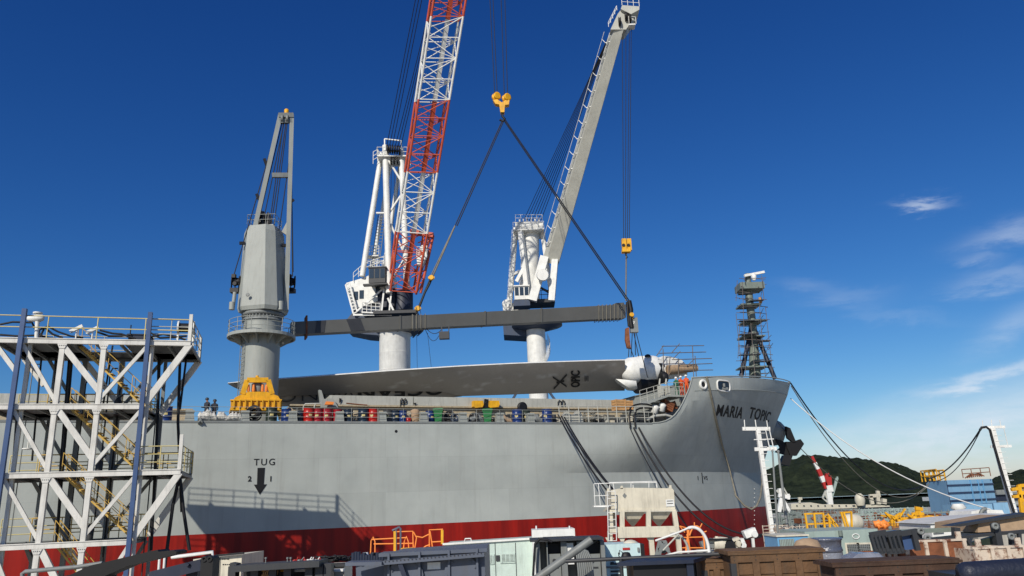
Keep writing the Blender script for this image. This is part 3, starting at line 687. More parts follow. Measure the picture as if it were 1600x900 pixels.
mb = MB(); mb.lathe(Vector((a_(630, 480).x, YA, a_(630, 487).z)), [(1.15, 0), (1.15, .2), (1.15, 2.3), (1.0, 2.4)], 32); mb.build('turret', 'navy', ca)
mb = MB(); p0 = a_(544, 525, 1.5)
mb.prism([a_(541, 500, -.9), a_(556, 482, -.9), a_(594, 478, -.9), a_(594, 524, -.9), a_(570, 522, -.9), a_(541, 516, -.9)], (0, 3.6, 0)); mb.build('counterweight', 'counterblue', ca)
mb = MB()  # machinery house
mb.prism([a_(541, 442, -.8), a_(568, 434, -.8), a_(600, 420, -.8), a_(612, 424, -.8), a_(612, 462, -.8), a_(580, 474, -.8), a_(562, 480, -.8), a_(551, 484, -.8), a_(545, 468, -.8)], (0, 4, 0)); mb.build('machinery_house', 'cleanwhite', ca)
mb = MB()
for p in ((556, 462), (565, 460), (590, 452)): q = a_(p[0], p[1], -.83); mb.box(q.x - .25, q.x + .25, q.y - .03, q.y, q.z - .5, q.z + .5); mb.build('house_window', 'glass', ca); mb = MB()

mb = MB()
mb.bar(a_(540, 445, -1.4), a_(552, 490, -1.4), .14); mb.bar(a_(546, 442, -1.4), a_(558, 487, -1.4), .14); mb.bar(a_(552, 492, -1.4), a_(612, 492, -1.6), .16, .2); mb.bar(a_(558, 486, -1.4), a_(600, 450, -1.4), .16)
for i in range(10): mb.bar(vl(a_(540, 445, -1.4), a_(552, 490, -1.4), i / 9), vl(a_(546, 442, -1.4), a_(558, 487, -1.4), i / 9), .1)
rail(mb, [a_(566, 488, -1.6), a_(594, 490, -1.6)], 1.2, .045, 3, .55); rail(mb, [a_(552, 440, -1.0), a_(568, 426, -1.0), a_(600, 414, -1.0)], 1.1, .04, 2, 1)
rail(mb, [a_(570, 424, 0), a_(606, 424, 0)], 1.2, .035, 2, .7)
mb.bar(a_(566, 489, -1.4), a_(602, 491, -1.4), .8, .12); mb.build('walkway', 'cleanwhite', ca)
cab = MB(); q0 = a_(576, 442, -2.6); q1 = a_(602, 418, -2.6); cab.box(q0.x, q1.x, q0.y, q0.y + 1.7, q0.z, q1.z); cab.box(q0.x - .1, q1.x + .15, q0.y - .1, q0.y + 1.8, q1.z, q1.z + .12); cab.bar(a_(568, 446, -2.6), a_(606, 444, -2.6), .7, .14)
cab = cab.build('operator_cab', 'darkgrey', ca)
mb = MB(); w = (q1.x - q0.x) / 3
for i in range(3): mb.box(q0.x + w * i + .08, q0.x + w * (i + 1) - .06, q0.y - .03, q0.y + .02, q0.z + .55, q1.z - .12)
mb.build('cab_window', 'glass', cab)
mb = MB(); q0 = a_(590, 480, -.9); q1 = a_(617, 450, -.9); mb.box(q0.x, q1.x, q0.y, q0.y + 2, q0.z, q1.z); mb.build('slew_machinery', 'navy', ca)
mb = MB(); mb.bar(a_(586, 492, -1.2), a_(652, 490, -1.2), 2.4, .3); mb.build('slew_beam', 'darkgrey', ca)
mb = MB(); mb.bar(a_(600, 452, -1.8), a_(596, 490, -1.8), .16); mb.bar(a_(612, 452, -1.8), a_(608, 490, -1.8), .16); mb.bar(a_(606, 466, -1.8), a_(616, 488, -1.8), .2); mb.build('strut', 'cleanwhite', ca)
# A-frame of white tubes
for (p, q, r, dy0, dy1) in (((566, 432), (596, 240), .33, -1, 0), ((608, 458), (602, 228), .38, -2, -1), ((636, 450), (627, 233), .36, -2, -1), ((592, 470), (625, 260), .24, 2, 1), ((578, 440), (612, 245), .22, 2, 1)):
    mb = MB(); mb.tube(a_(*p, dy0), a_(*q, dy1), r, n=12); mb.build('frame_leg', 'cleanwhite', ca)
mb = MB()
for p, q in (((604, 245), (631, 290)), ((610, 330), (630, 300)), ((610, 350), (633, 398)), ((634, 400), (612, 440)), ((600, 236), (628, 236)), ((588, 333), (606, 333)), ((604, 247), (628, 249))): mb.tube(a_(*p, -1.2), a_(*q, -1.2), .14, n=8)
mb.build('frame_brace', 'cleanwhite', ca)
mb = MB(); q0 = a_(589, 244, -1.8); q1 = a_(636, 244, -1.8)
mb.obox(q0, q1 - q0, (0, 3, 0), (0, 0, .14)); rail(mb, [q0, q1, q1 + Vector((0, 3, 0))], 1.2, .035, 2, .8); rail(mb, [q0, q0 + Vector((0, 3, 0))], 1.2, .035, 2, .8)
for a, b_ in (((601, 230), (601, 217)), ((627, 232), (627, 220)), ((601, 217), (627, 220))): mb.bar(a_(*a, -1.8), a_(*b_, -1.8), .12)
rail(mb, [a_(583, 256, -1), a_(590, 252, -1)], 1.6, .04, 3, .5); mb.build('top_platform', 'cleanwhite', ca)
mb = MB()
for k in range(6): mb.lathe(a_(606 + k * 3.6, 233 + k * .3, -1.9), [(.5, -.09), (.62, -.07), (.46, 0), (.62, .07), (.5, .09)], 18, axis=(1, .1, 0))
for k in range(3): mb.lathe(a_(611 + k * 5, 252, -1.5), [(.4, -.09), (.5, -.07), (.36, 0), (.5, .07), (.4, .09)], 18, axis=(1, .1, 0))
mb.build('rope_sheaves', 'black', ca)
mb = MB(); ladder(mb, a_(586, 418, .3), a_(597, 334, .3), (1, 0, 0), .9, .05, .4); mb.build('stair', 'midgrey', ca)
mb = MB(); rail(mb, [a_(575, 398, .3), a_(592, 398, .3)], 1.1, .035, 3, .5); rail(mb, [a_(571, 416, .3), a_(600, 416, .3)], 1.1, .035, 3, .6); mb.obox(a_(573, 399, -.2), (1.4, 0, 0), (0, 1.2, 0), (0, 0, -.12)); mb.build('stair_landing', 'cleanwhite', ca)
# lattice boom, four chords
BF = [a_(612, 452, -2.5), a_(655, 455, -2.5)]; BT = [at(685, -30, YA - 16), at(735, -30, YA - 16)]
LF = BF[0]; RF = BF[1]; LT = BT[0]; RT = BT[1]
def chord(i, s_):                         # i: 0 near-left 1 near-right 2 far-right 3 far-left ; s_ 0..1
    wid = min(1, .72 + s_ * 1.9) 
    l = vl(LF, LT, s_); r = vl(RF, RT, s_); c = (l + r) / 2; hw = (r - l) / 2 * (1.0 if s_ > .2 else lerp(.93, 1, s_ / .2)); ax = (LT - LF).normalized(); dn = hw.normalized().cross(ax).normalized() * 1.25
    if dn.y > 0: dn = -dn
    return c + (hw if i in (1, 2) else -hw) + (dn if i in (0, 1) else -dn) + (Vector((-.75, 0, 0)) if i in (2, 3) else Vector((0, 0, 0)))
ys = [455, 360, 264, 152, 27, -30]; svals = [(455 - y) / 485 for y in ys]
for k in range(5):
    a, b_ = svals[k], svals[k + 1]; mname = 'red' if k % 2 == 0 else 'cleanwhite'; mb = MB(); nb = max(1, round((b_ - a) * 485 / 31))
    if k == 4: nb = 2
    for i in range(4): mb.tube(chord(i, a), chord(i, b_), .13, n=8)
    for j in range(nb):
        s0_ = lerp(a, b_, j / nb); s1_ = lerp(a, b_, (j + 1) / nb)
        for i, i2 in ((0, 1), (3, 2), (0, 3), (1, 2)):
            if (j + i) % 2: mb.tube(chord(i, s0_), chord(i2, s1_), .062, n=5)
            else: mb.tube(chord(i2, s0_), chord(i, s1_), .062, n=5)
            mb.tube(chord(i, s0_), chord(i2, s0_), .062, n=5)
            if i in (0, 3): mb.tube(chord(i, (s0_ + s1_) / 2), chord(i2, s1_ if (j + i) % 2 else s0_), .045, n=5)
    c0 = [chord(i, a) for i in range(4)]; c1 = [chord(i, b_) for i in range(4)]
    mid = lambda c, f: (c[3] * (1 - f) + c[2] * f) * .6 + (c[0] * (1 - f) + c[1] * f) * .4
    mb.bar(mid(c0, .6), mid(c1, .6), .5, .12)                        # walkway inside the boom
    mb.build('boom_section', mname, ca)
mb = MB()
q0 = vl(LF, LT, .2); q1 = vl(RF, RT, .2)
mb.bar(a_(641, 362, -3.9), a_(677, 368, -3.9), .5, .45); mb.tube(a_(677, 368, -3.7), a_(657, 458, -3.4), .16, n=8); mb.tube(a_(672, 366, -1.6), a_(650, 460, -1.6), .14, n=8)
for k in range(5): mb.tube(vl(a_(677, 368, -3.7), a_(657, 458, -3.4), k / 5), vl(a_(656, 362, -3.8), a_(640, 452, -3.8), (k + 1) / 5), .07, n=5)
for k in range(5): mb.tube(vl(a_(677, 368, -3.7), a_(657, 458, -3.4), k / 5), vl(a_(672, 366, -1.6), a_(650, 460, -1.6), (k + 1) / 5), .06, n=5)
mb.build('boom_foot_frame', 'red', ca)
mb = MB(); mb.prism([a_(659, 383, -4.3), a_(667, 384, -4.3), a_(668, 398, -4.3), a_(660, 414, -4.3), a_(652, 414, -4.3), a_(650, 396, -4.3)], (0, .9, 0)); rail(mb, [a_(651, 396, -4.5), a_(667, 396, -4.5)], .8, .03, 2, .4); mb.build('winch_box', 'cleanwhite', ca)
mb = MB()
for k in range(6):
    mb.tube(a_(604 + k * 4.4, 230, -1.9), at(676 + k * 2.2 if k > 2 else 655 + k * 5, -30, YA - 14), .045, n=5)
for k in range(3): mb.tube(a_(612 + k * 5, 262, -1.2), a_(606 + k * 6, 420, -.5), .03, n=5)
mb.build('luffing_rope', 'cable', ca)

# ================================================================== WHITE CRANE WITH BOX BOOM
YB = 95.0
cb = thing('box_boom_crane', 'white column crane with a solid cream box boom leaning right', 'crane', Vector((at(840, 560, YB).x, YB, .5)))
def b_(px, py, dy=0): return at(px, py, YB + dy)
pc = b_(839, 560); zt_ = b_(839, 509).z
MB().lathe(Vector((pc.x, YB, .5)), [(1.75, 0), (1.2, 4), (1.18, zt_ - .5)], 36).build('pedestal', 'cleanwhite', cb)
mb = MB(); mb.lathe(Vector((pc.x + .2, YB, b_(839, 509).z)), [(1.5, -.6), (3.2, -.1), (3.2, .35), (1.5, .5)], 32); mb.build('slew_deck', 'counterblue', cb)
mb = MB(); mb.prism([b_(786, 506), b_(800, 504), b_(823, 512), b_(823, 525), b_(787, 523)], (0, 3.5, 0)); mb.build('counterweight', 'counterblue', cb)
mb = MB(); q = b_(786, 487); mb.lathe(b_(792, 478, .5), [(.6, 0), (.6, .5), (.3, .8)], 14); mb.box(q.x, q.x + 3.2, q.y, q.y + 3, q.z, q.z + 1.1); mb.build('machinery_house', 'cleanwhite', cb)
MB().lathe(b_(826, 478), [(1.45, 0), (1.4, 1.0), (1.16, 5), (1.16, b_(830, 360).z - b_(826, 478).z)], 32, axis=(b_(832, 360) - b_(829, 478))).build('column', 'cleanwhite', cb)
for p, q, w_, d0, d1 in (((796, 480), (806, 356), .45, 0, -.5), ((826, 470), (812, 352), .5, -2, -1.6), ((862, 462), (847, 358), .4, -1, -.5), ((807, 440), (818, 420), .35, -1.6, -1.8), ((818, 420), (827, 470), .35, -1.8, -2), ((800, 430), (812, 424), .3, 0, -1.6)):
    mb = MB(); mb.bar(b_(*p, d0), b_(*q, d1), w_, w_); mb.build('frame_leg', 'cleanwhite', cb)
mb = MB(); q0 = b_(805, 357, -1.8); q1 = b_(849, 357, -1.8); mb.obox(q0, q1 - q0, (0, 3.4, 0), (0, 0, .9)); q0 = b_(802, 360, -2); q1 = b_(850, 358, -2); mb.obox(q0, q1 - q0, (0, 3.8, 0), (0, 0, .12))
rail(mb, [q0, q1], 1.1, .035, 2, .8); z_ = Vector((0, 0, .9)); rail(mb, [b_(806, 356, -1.8) + z_, b_(848, 356, -1.8) + z_], .9, .03, 2, .7)
for k in range(6): mb.lathe(b_(812 + k * 6, 346, -1), [(.3, -.1), (.4, -.08), (.3, 0), (.4, .08), (.3, .1)], 14, axis=(1, 0, 0))
mb.build('top_platform', 'cleanwhite', cb)
mb = MB(); ladder(mb, b_(795, 480, -.8), b_(804, 358, -.8), (1, 0, 0), .6, .035, .45); mb.build('ladder', 'cleanwhite', cb)
cab = MB(); q0 = b_(804, 468, -3); q1 = b_(826, 447, -3); cab.box(q0.x, q1.x, q0.y, q0.y + 2, q0.z, q1.z); cab.box(q0.x - .1, q1.x + .1, q0.y - .15, q0.y + 2, q1.z, q1.z + .14)
cab = cab.build('operator_cab', 'cleanwhite', cb); mb = MB(); w = (q1.x - q0.x) / 3
for i in range(3): mb.box(q0.x + w * i + .08, q0.x + w * (i + 1) - .06, q0.y - .03, q0.y + .02, q0.z + .5, q1.z - .12)
mb.build('cab_window', 'glass', cab); mb = MB(); q2 = b_(802, 478, -3.1); q3 = b_(828, 468, -3.1); mb.box(q2.x, q3.x, q2.y, q2.y + 2, q2.z, q3.z); mb.build('cab_base', 'counterblue', cab)
mb = MB(); q = b_(825, 472, -2); mb.box(q.x, q.x + 3.4, q.y, q.y + 3, q.z - .1, q.z + .35); rail(mb, [b_(826, 468, -2), b_(866, 466, -2)], 1.1, .04, 2, .8); mb.tube(b_(836, 445, -2), b_(868, 462, -2), .15); mb.build('boom_deck', 'darkgrey', cb)
# box boom with a narrow lit top side
f0, f1 = b_(848, 405, -2), b_(873, 412, -2); tY = 78
t0_, t1_ = at(955, 44, tY), at(974, 48, tY)
mb = MB(); n_ = 10
rg = []
for k in range(n_ + 1):
    s_ = k / n_; l = vl(f0, t0_, s_); r = vl(f1, t1_, s_); ax = (t0_ - f0).normalized(); dn = (r - l).cross(ax).normalized() * 1.1
    if dn.y > 0: dn = -dn
    rg.append([l + dn * .2, l * .72 + r * .28 + dn, r + dn, r - dn, l - dn * .6])
mb.rings(rg, smooth=False); mb.build('box_boom', 'craneB', cb)
mb = MB(); dn = Vector((0, -1.1, 0))
mb.bar(vl(f0, f1, .1) + dn, b_(832, 470, -3), .8, .9); mb.bar(vl(f0, f1, .75) + dn, b_(862, 470, -3), .7, .7); mb.lathe(b_(848, 430, -4.2), [(.7, -.15), (.8, 0), (.7, .15)], 16, axis=(0, 1, 0)); mb.build('boom_foot', 'cleanwhite', cb)
mb = MB()
for k in range(14):
    s_ = .06 + k * .066; p = vl(f0, t0_, s_) + Vector((-.05, -1.0, .1)); mb.bar(p, p + Vector((.75, -.25, .1)), .07); mb.bar(p, p + Vector((-.35, 0, .45)), .06); 
mb.tube(vl(f0, t0_, .05) + Vector((-.45, -1, .55)), vl(f0, t0_, .95) + Vector((-.45, -1, .55)), .03); mb.tube(vl(f0, t0_, .05) + Vector((.15, -1.25, .2)), vl(f0, t0_, .95) + Vector((.15, -1.25, .2)), .05)
mb.build('boom_walkway', 'cleanwhite', cb)
def h_(px, py, dy=0): return at(px, py, tY + dy)
mb = MB(); mb.prism([h_(954, 46, -1), h_(965, 22, -1), h_(974, 10, -1), h_(986, 22, -1), h_(990, 30, -1), h_(978, 46, -1)], (0, 2, 0)); mb.build('boom_head', 'craneB', cb)
mb = MB(); mb.prism([h_(972, 8, -1.4), h_(999, 10, -1.4), h_(999, 15, -1.4), h_(986, 22, -1.4), h_(970, 14, -1.4)], (0, 2.6, 0)); mb.build('head_platform', 'craneB', cb)
mb = MB(); rail(mb, [h_(972, 8, -1.4), h_(999, 10, -1.4)], .95, .035, 2, .7); rail(mb, [h_(951, 42, -1.2), h_(964, 16, -1.2)], .6, .035, 2, .6); rail(mb, [h_(983, 36, -1.4), h_(994, 37, -1.4)], .9, .035, 2, .6); mb.obox(h_(982, 37, -1.4), (.8, 0, 0), (0, 1, 0), (0, 0, -.15)); mb.build('head_railing', 'cleanwhite', cb)
mb = MB()
for px, py in ((978, 26), (984, 30), (968, 34)): mb.lathe(h_(px, py, -1.2), [(.4, -.12), (.55, -.1), (.4, 0), (.55, .1), (.4, .12)], 18, axis=(1, 0, 0))
mb.build('head_sheave', 'black', cb)
mb = MB()
for k in range(7): mb.tube(b_(818 + k * 4.5, 345, -1), at(944 + k * 2.4, 72 - k * 5, tY), .04, n=5)
mb.build('luffing_rope', 'cable', cb)
for k, px in enumerate((972, 978, 983.5, 986.5)):
    mb = MB() if k == 0 else mb; mb.tube(h_(px, 30, -.5), at(974.5 + k * 2.9, 375, 74.5), .035, n=5)
mb.build('hoist_rope', 'cable', cb)
mb = MB()  # spiral stair round the pedestal
for k in range(34):
    a = RAD(-100 + k * 4); zz = lerp(b_(839, 592).z, b_(839, 530).z, k / 33); d = Vector((math.cos(a), math.sin(a), 0)); c = Vector((pc.x, YB, zz)); mb.obox(c + d * 1.18, d * .55, Vector((-d.y, d.x, 0)) * .16, (0, 0, .04)); mb.tube(c + d * 1.72, c + d * 1.72 + Vector((0, 0, 1)), .02, n=4)
mb.build('spiral_stair', 'cleanwhite', cb)
mb = MB(); mb.bar(b_(800, 626), b_(808, 612), .25); mb.bar(b_(868, 626), b_(858, 612), .25); mb.bar(b_(808, 612), b_(858, 611), .2); mb.build('pedestal_strut', 'counterblue', cb)

# ================================================================== HOOK BLOCKS, SLINGS, BEAM, BLADE
YH = 72.0
hk = thing('hook_block', 'yellow forked hook block hanging high from four ropes beside the lattice boom', 'hook block', at(784, 178, YH), group='yellow hook blocks')
def k_(px, py, dy=0): return at(px, py, YH + dy)
mb = MB(); mb.prism([k_(770, 156, -.25), k_(774, 162, -.25), k_(780, 163, -.25), k_(782, 175, -.25), k_(788, 175, -.25), k_(789, 164, -.25), k_(795, 163, -.25), k_(796, 156, -.25), k_(790, 156, -.25), k_(784, 160, -.25), k_(777, 155, -.25)], (0, .6, 0)); mb.build('block_frame', 'yellow', hk)
for px, py in ((775.5, 151), (791.5, 153)):
    MB().lathe(k_(px, py, 0), [(.3, -.3), (.42, -.28), (.42, -.12), (.3, -.1), (.3, .1), (.42, .12), (.42, .28), (.3, .3)], 20, axis=(.55, -.8, 0)).build('sheave', 'yellow', hk)
mb = MB(); mb.path([k_(785, 175), k_(785, 182), k_(789, 186), k_(786, 190), k_(781, 187)], .12, 6); mb.build('hook', 'black', hk)
rp = thing('hoist_ropes', 'bundle of four dark hoist ropes above the forked yellow block', 'rope', k_(784, 148))
for x0, x1 in ((764, 773), (769, 777), (782, 788), (788, 793)): mb = MB(); mb.tube(at(x0, -30, YH), k_(x1, 149), .04, n=5); mb.build('rope', 'cable', rp)
YJ = 74.5
hb2 = thing('hook_block', 'small yellow twin hook block hanging from the box boom, above the beam end', 'hook block', at(978, 395, YJ), group='yellow hook blocks')
def j_(px, py, dy=0): return at(px, py, YJ + dy)
for px in (974.3, 982): q = j_(px, 374); MB().box(q.x - .22, q.x + .22, q.y - .3, q.y + .3, j_(px, 392).z, q.z).build('block_cheek', 'yellow', hb2)
mb = MB(); q = j_(971.5, 392); mb.box(q.x, q.x + .86, q.y - .36, q.y + .36, q.z - .2, q.z + .12); mb.build('block_frame', 'yellow', hb2)
mb = MB(); 
for px in (974.3, 982): mb.lathe(j_(px, 383, -.32), [(.16, -.05), (.16, .05)], 12, axis=(0, 1, 0))
mb.path([j_(978, 393), j_(978, 399), j_(980, 402), j_(978, 404)], .08, 6); mb.build('hook', 'black', hb2)
t_ = MB(); t_.tube(j_(978.5, 396), j_(978, 470), .07, n=6); tag(t_.build('tag_rope', 'rope'), 'single pale rope between the small yellow block and the beam end', 'rope')
# slings
def two(name, label, p, q, r, m1, split=None):
    o = thing(name, label, 'sling', q); d = Vector((.16, 0, 0)); mb = MB(); mb.tube(Vector(p), Vector(q) , r, n=6); mb.build('sling_strand', m1, o); mb = MB(); mb.tube(Vector(p) + d, Vector(q) + d * 1.2, r, n=6); mb.build('sling_strand', m1, o); return o
s1 = two('lifting_sling', 'dark lifting sling running right from the forked hook to the beam end', k_(786, 186), j_(980, 470, 0), .06, 'cable')
s2 = two('lifting_sling', 'dark lifting sling running left from the forked hook towards the lattice boom foot', k_(785, 188), at(711, 353, 71), .06, 'cable')
mb = MB(); mb.tube(at(711, 353, 71), at(676, 432, 70.2), .085, n=6); mb.tube(at(709, 356, 71), at(672, 434, 70.2), .06, n=6); mb.build('sling_strand', 'rope', s2)
mb = MB(); mb.path([at(676, 432, 70.2), at(671, 444, 70.2), at(664, 457, 70), at(656, 478, 70), at(650, 490, 70)], .11, 6); mb.path([at(674, 432, 70.2), at(666, 450, 70.2), at(658, 470, 70), at(651, 486, 70)], .08, 6); mb.build('chain', 'black', s2)
for px, py in ((674, 434), (653, 482)): 
    mb = MB(); mb.lathe(at(px, py, 69.8), [(.22, -.16), (.3, 0), (.22, .16)], 10, axis=(0, 1, 0)); q = at(px, py, 69.8); mb.box(q.x - .3, q.x + .3, q.y - .1, q.y + .1, q.z - .1, q.z + .1); mb.build('shackle', 'yellow', s2)
# the spreader beam
bl = [sd(455, 503, 8.6), sd(455, 522.5, 8.6)]; br_ = [sd(978, 475.5, 12), sd(978, 496.5, 12)]
beam = thing('lifting_beam', 'long dark grey box beam slung level across the three cranes', 'beam', vl(bl[1], br_[1], .5))
mb = MB(); nrm = sn * 1.0
mb.hexa([bl[1], br_[1], br_[1] + nrm, bl[1] + nrm, bl[0], br_[0], br_[0] + nrm, bl[0] + nrm]); mb.build('beam_body', 'beamgrey', beam)
def bq(s_, v, out=-.02): return vl(vl(bl[1], br_[1], s_), vl(bl[0], br_[0], s_), v) + sn * out
M['patch'] = mat('beam_patch_paint', (58, 59, 62), var=.1)
for a, b2, sh in ((.057, .080, -.004), (.147, .183, .012)):
    mb = MB(); mb.prism([bq(a - sh * .0, .02, -.03), bq(b2, .02, -.03), bq(b2 - sh, .98, -.03), bq(a - sh, .98, -.03)], sn * .02); mb.build('paint_patch', M['patch'], beam)
for s_ in (.035, .275, .31, .52, .70):
    mb = MB(); hgt = 1.45 if s_ < .05 else 1.04; mb.obox(bq(s_, -.02 if hgt < 1.2 else -.3, -.08), bq(s_ + .004, 0) - bq(s_, 0), sn * 1.15, (bq(s_, hgt) - bq(s_, -.02 if hgt < 1.2 else -.3))); mb.build('flange', 'rusty' if s_ < .05 else 'beamgrey', beam)
mb = MB()
for k in range(7): s_ = .9 + k * .014; mb.path([bq(s_, -.08, -.06), bq(s_, 1.06, -.06), bq(s_ + .002, 1.06, 1.1), bq(s_ + .002, -.08, 1.1), bq(s_, -.08, -.06)], .035, 5)
for k in range(4): s_ = .31 + k * .012; mb.path([bq(s_, -.05, -.06), bq(s_, 1.08, -.06), bq(s_ + .002, 1.06, 1.1), bq(s_ + .002, -.08, 1.1), bq(s_, -.05, -.06)], .03, 5)
mb.build('lashing', 'rope', beam)
mb = MB(); mb.prism([bq(.945, 1.0, .1), bq(.995, 1.0, .1), bq(.995, 1.16, .1), bq(.965, 1.16, .1)], sn * .7); mb.build('end_bracket', 'beamgrey', beam)
q = at(696, 523, 68); mb = MB(); mb.box(q.x - .55, q.x + .35, q.y - .3, q.y + .3, q.z - .4, q.z + .25); mb.bar(q + Vector((-.3, 0, .2)), q + Vector((-.35, 0, .9)), .08); mb.bar(q + Vector((.3, 0, .2)), q + Vector((.35, 0, .9)), .08); mb.build('hung_winch', 'darkgrey', beam)
mb = MB(); mb.path(sag(at(650, 480, 69), at(690, 515, 68), 1.2), .03, 5); mb.path(sag(at(655, 478, 69), at(688, 520, 68), 1.8), .025, 5); mb.tube(at(651, 520, 69), at(652, 575, 69), .02, n=4); mb.tube(at(668, 520, 69), at(674, 575, 69), .02, n=4); mb.build('loose_cord', 'cable', beam)
# end of beam: chain hoist gear
cg = thing('chain_hoist', 'rusty chain hoist block with the white tag hanging under the beam end', 'hoist', at(986, 545, 72))
def g_(px, py, dy=0): return at(px, py, 72 + dy)
mb = MB(); mb.path([g_(983, 470), g_(986, 484), g_(985, 500), g_(987, 512)], .22, 6); mb.path([g_(980, 472), g_(981, 490), g_(983, 510)], .14, 6); mb.build('chain', 'black', cg)
mb = MB(); mb.prism([g_(977.5, 513), g_(983, 511), g_(984, 530), g_(986, 544), g_(980, 543), g_(977, 530)], (0, .5, 0)); mb.build('hook_plate', 'rusty', cg)
mb = MB(); q0 = g_(985.5, 519); q1 = g_(996, 496); mb.box(q0.x, q1.x, q0.y, q0.y + .5, q0.z, q1.z); mb = mb.build('hoist_block', 'midgrey', cg)
vs, fs = text_polys('87', .36, .01); m2 = MB(); m2.add([Vector((q0.x + .1 + v.x, q0.y - .012, lerp(q0.z, q1.z, .55) + v.y)) for v in vs], fs); m2.build('block_number', 'cleanwhite', mb)
mb = MB(); mb.lathe(g_(987, 492, -.1), [(.2, -.2), (.26, 0), (.2, .2)], 10, axis=(0, 1, 0)); mb.path([g_(984, 482), g_(989, 494), g_(987, 500)], .1, 6); mb.build('shackle', 'yellow', cg)
mb = MB()
for (a, b2) in (((983, 540), (982, 558)), ((988, 519), (986, 557)), ((990, 519), (998, 557)), ((992, 520), (993, 555)), ((985, 543), (990, 558)), ((994, 520), (1012, 590))): mb.tube(g_(*a), g_(*b2), .04, n=5)
mb.build('chain', 'cable', cg)

# the blade / wing
OB = 10.0
wing = thing('rotor_wing', 'long grey tapering wing lying over the deck with upside-down lettering', 'wing', sd(760, 612, OB))
top = [(356, 599, 600), (365, 598, 605), (385, 596.5, 614), (430, 593, 620), (520, 586.5, 615.5), (600, 580.5, 611), (690, 574.5, 612), (722, 572.5, 619), (800, 568.5, 616.5), (880, 565.5, 613.5), (950, 563.5, 611), (976, 563, 610.5)]
def wsec(px, ty, by): 
    T = sd(px, ty, OB); B_ = sd(px, by, OB + 2.7); return T, B_
rg = []; 
for px, ty, by in top:
    T, B_ = wsec(px, ty, by); th_ = min(.9, .12 + (by - ty) * .016); up_ = Vector((0, 0, 1)); k = T.lerp(B_, .5)
    # near-upper edge, underside, far-lower edge, then back over the top
    q_ = min(1, th_ / .45); rg.append([T + up_ * .09 * q_, T - sn * .05, T.lerp(B_, .25) + (-sn * .15 - up_ * .15) * th_, T.lerp(B_, .6) + (-sn * .13 - up_ * .13) * th_, B_, B_ + sn * .4 * q_ + up_ * .2 * q_, k + sn * 1.2 * th_ * 1.6 + up_ * .45 * q_, T + sn * .6 * q_ + up_ * .2 * q_])
mb = MB()
n = 8; vs = [p for r in rg for p in r]
under = []; over = []
for i in range(len(rg) - 1):
    for j in range(n):
        f = (i * n + j, i * n + (j + 1) % n, (i + 1) * n + (j + 1) % n, (i + 1) * n + j)
        (under if j in (1, 2, 3) else over).append(f)
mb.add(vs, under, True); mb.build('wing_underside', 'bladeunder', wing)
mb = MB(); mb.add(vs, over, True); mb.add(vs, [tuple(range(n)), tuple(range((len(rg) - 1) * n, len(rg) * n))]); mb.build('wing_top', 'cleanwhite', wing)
# trailing flap under the fold, carrying the outlined letters
mb = MB(); fl = [(380, 606, 624), (430, 610, 635), (520, 606, 633), (600, 602, 629), (690, 602, 622), (722, 606, 619)]
rr_ = []
for px, ty, by in fl:
    a = sd(px, ty, OB + 2.75); c = sd(px, by, OB + 3.6); rr_.append([a, c, c + sn * .25, a + sn * .35])
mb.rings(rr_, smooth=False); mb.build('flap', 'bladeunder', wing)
# lettering: letters lie rotated on the underside
def wtext(name, body, size, px0, py0, off, dirx, diry, bold, mt='letter', sp=1.0, out=.06, wscale=1):
    vs, fs = text_polys(body, size, bold, sp); p0 = sd(px0, py0, off); ax = dirx; ay = diry; nrm = ax.cross(ay).normalized()
    if nrm.dot(CAM - p0) < 0: nrm = -nrm
    mb = MB(); mb.add([p0 + ax * v.x * wscale + ay * v.y + nrm * out for v in vs], fs); o = mb.build(name, mt, wing); mo = o.modifiers.new('t', 'SOLIDIFY'); mo.thickness = .01; return o
def slope_at(px, ty, by, da, db):
    T = sd(px, ty, da); B_ = sd(px, by, db); return (B_ - T).normalized()
# OCEAN, upside down across the fold
dwn = slope_at(620, 602, 628, OB + 2.75, OB + 3.6)
along = -(sd(700, 613, OB) - sd(560, 620, OB)).normalized()
wtext('wing_name', 'OCEAN', 1.35, 693, 601.5, OB + 2.75, along, dwn, .04, sp=1.12, out=.03, wscale=1.62)
wtext('wing_name_outline', 'WINGS', 1.5, 556, 606, OB + 2.75, along, slope_at(500, 606, 633, OB + 2.75, OB + 3.6), -.02, mt='lettergrey', sp=1.12, out=.03, wscale=1.5)
# OPIC running up the root
tt, bb = sd(905, 567, OB), sd(905, 606, OB + 2.7); dn_ = (bb - tt).normalized(); al = (sd(940, 565, OB) - sd(900, 567, OB)).normalized()
wtext('root_name', 'OPIC', 1.25, 905, 600, OB + 1.6, -dn_, al, .02, out=.95, wscale=.92) if False else None
def under_pt(px, f):                     # point on the underside, f 0 upper edge .. 1 lower edge
    for (a, ta, ba), (c, tc_, bc) in zip(top[:-1], top[1:]):
        if a <= px <= c:
            g2 = (px - a) / (c - a); ty = lerp(ta, tc_, g2); by = lerp(ba, bc, g2)
    T, B_ = wsec(px, ty, by); th_ = min(.9, .12 + (by - ty) * .016); up_ = Vector((0, 0, 1)); bul = math.sin(math.pi * f) ** .8
    return T.lerp(B_, f) + (-sn * .18 - up_ * .18) * th_ * bul - (sn * .05 + up_ * .03)
def umark(name, polys, mt='letter'):     # polys in (px along, f) space
    mb = MB()
    for P in polys: mb.add([under_pt(*p) for p in P], [tuple(range(len(P)))])
    o = mb.build(name, mt, wing); mo = o.modifiers.new('t', 'SOLIDIFY'); mo.thickness = .02; mo.offset = 0; return o
vs, fs = text_polys('OPIC', 1.0, .03)
mx_ = max(v.x for v in vs)
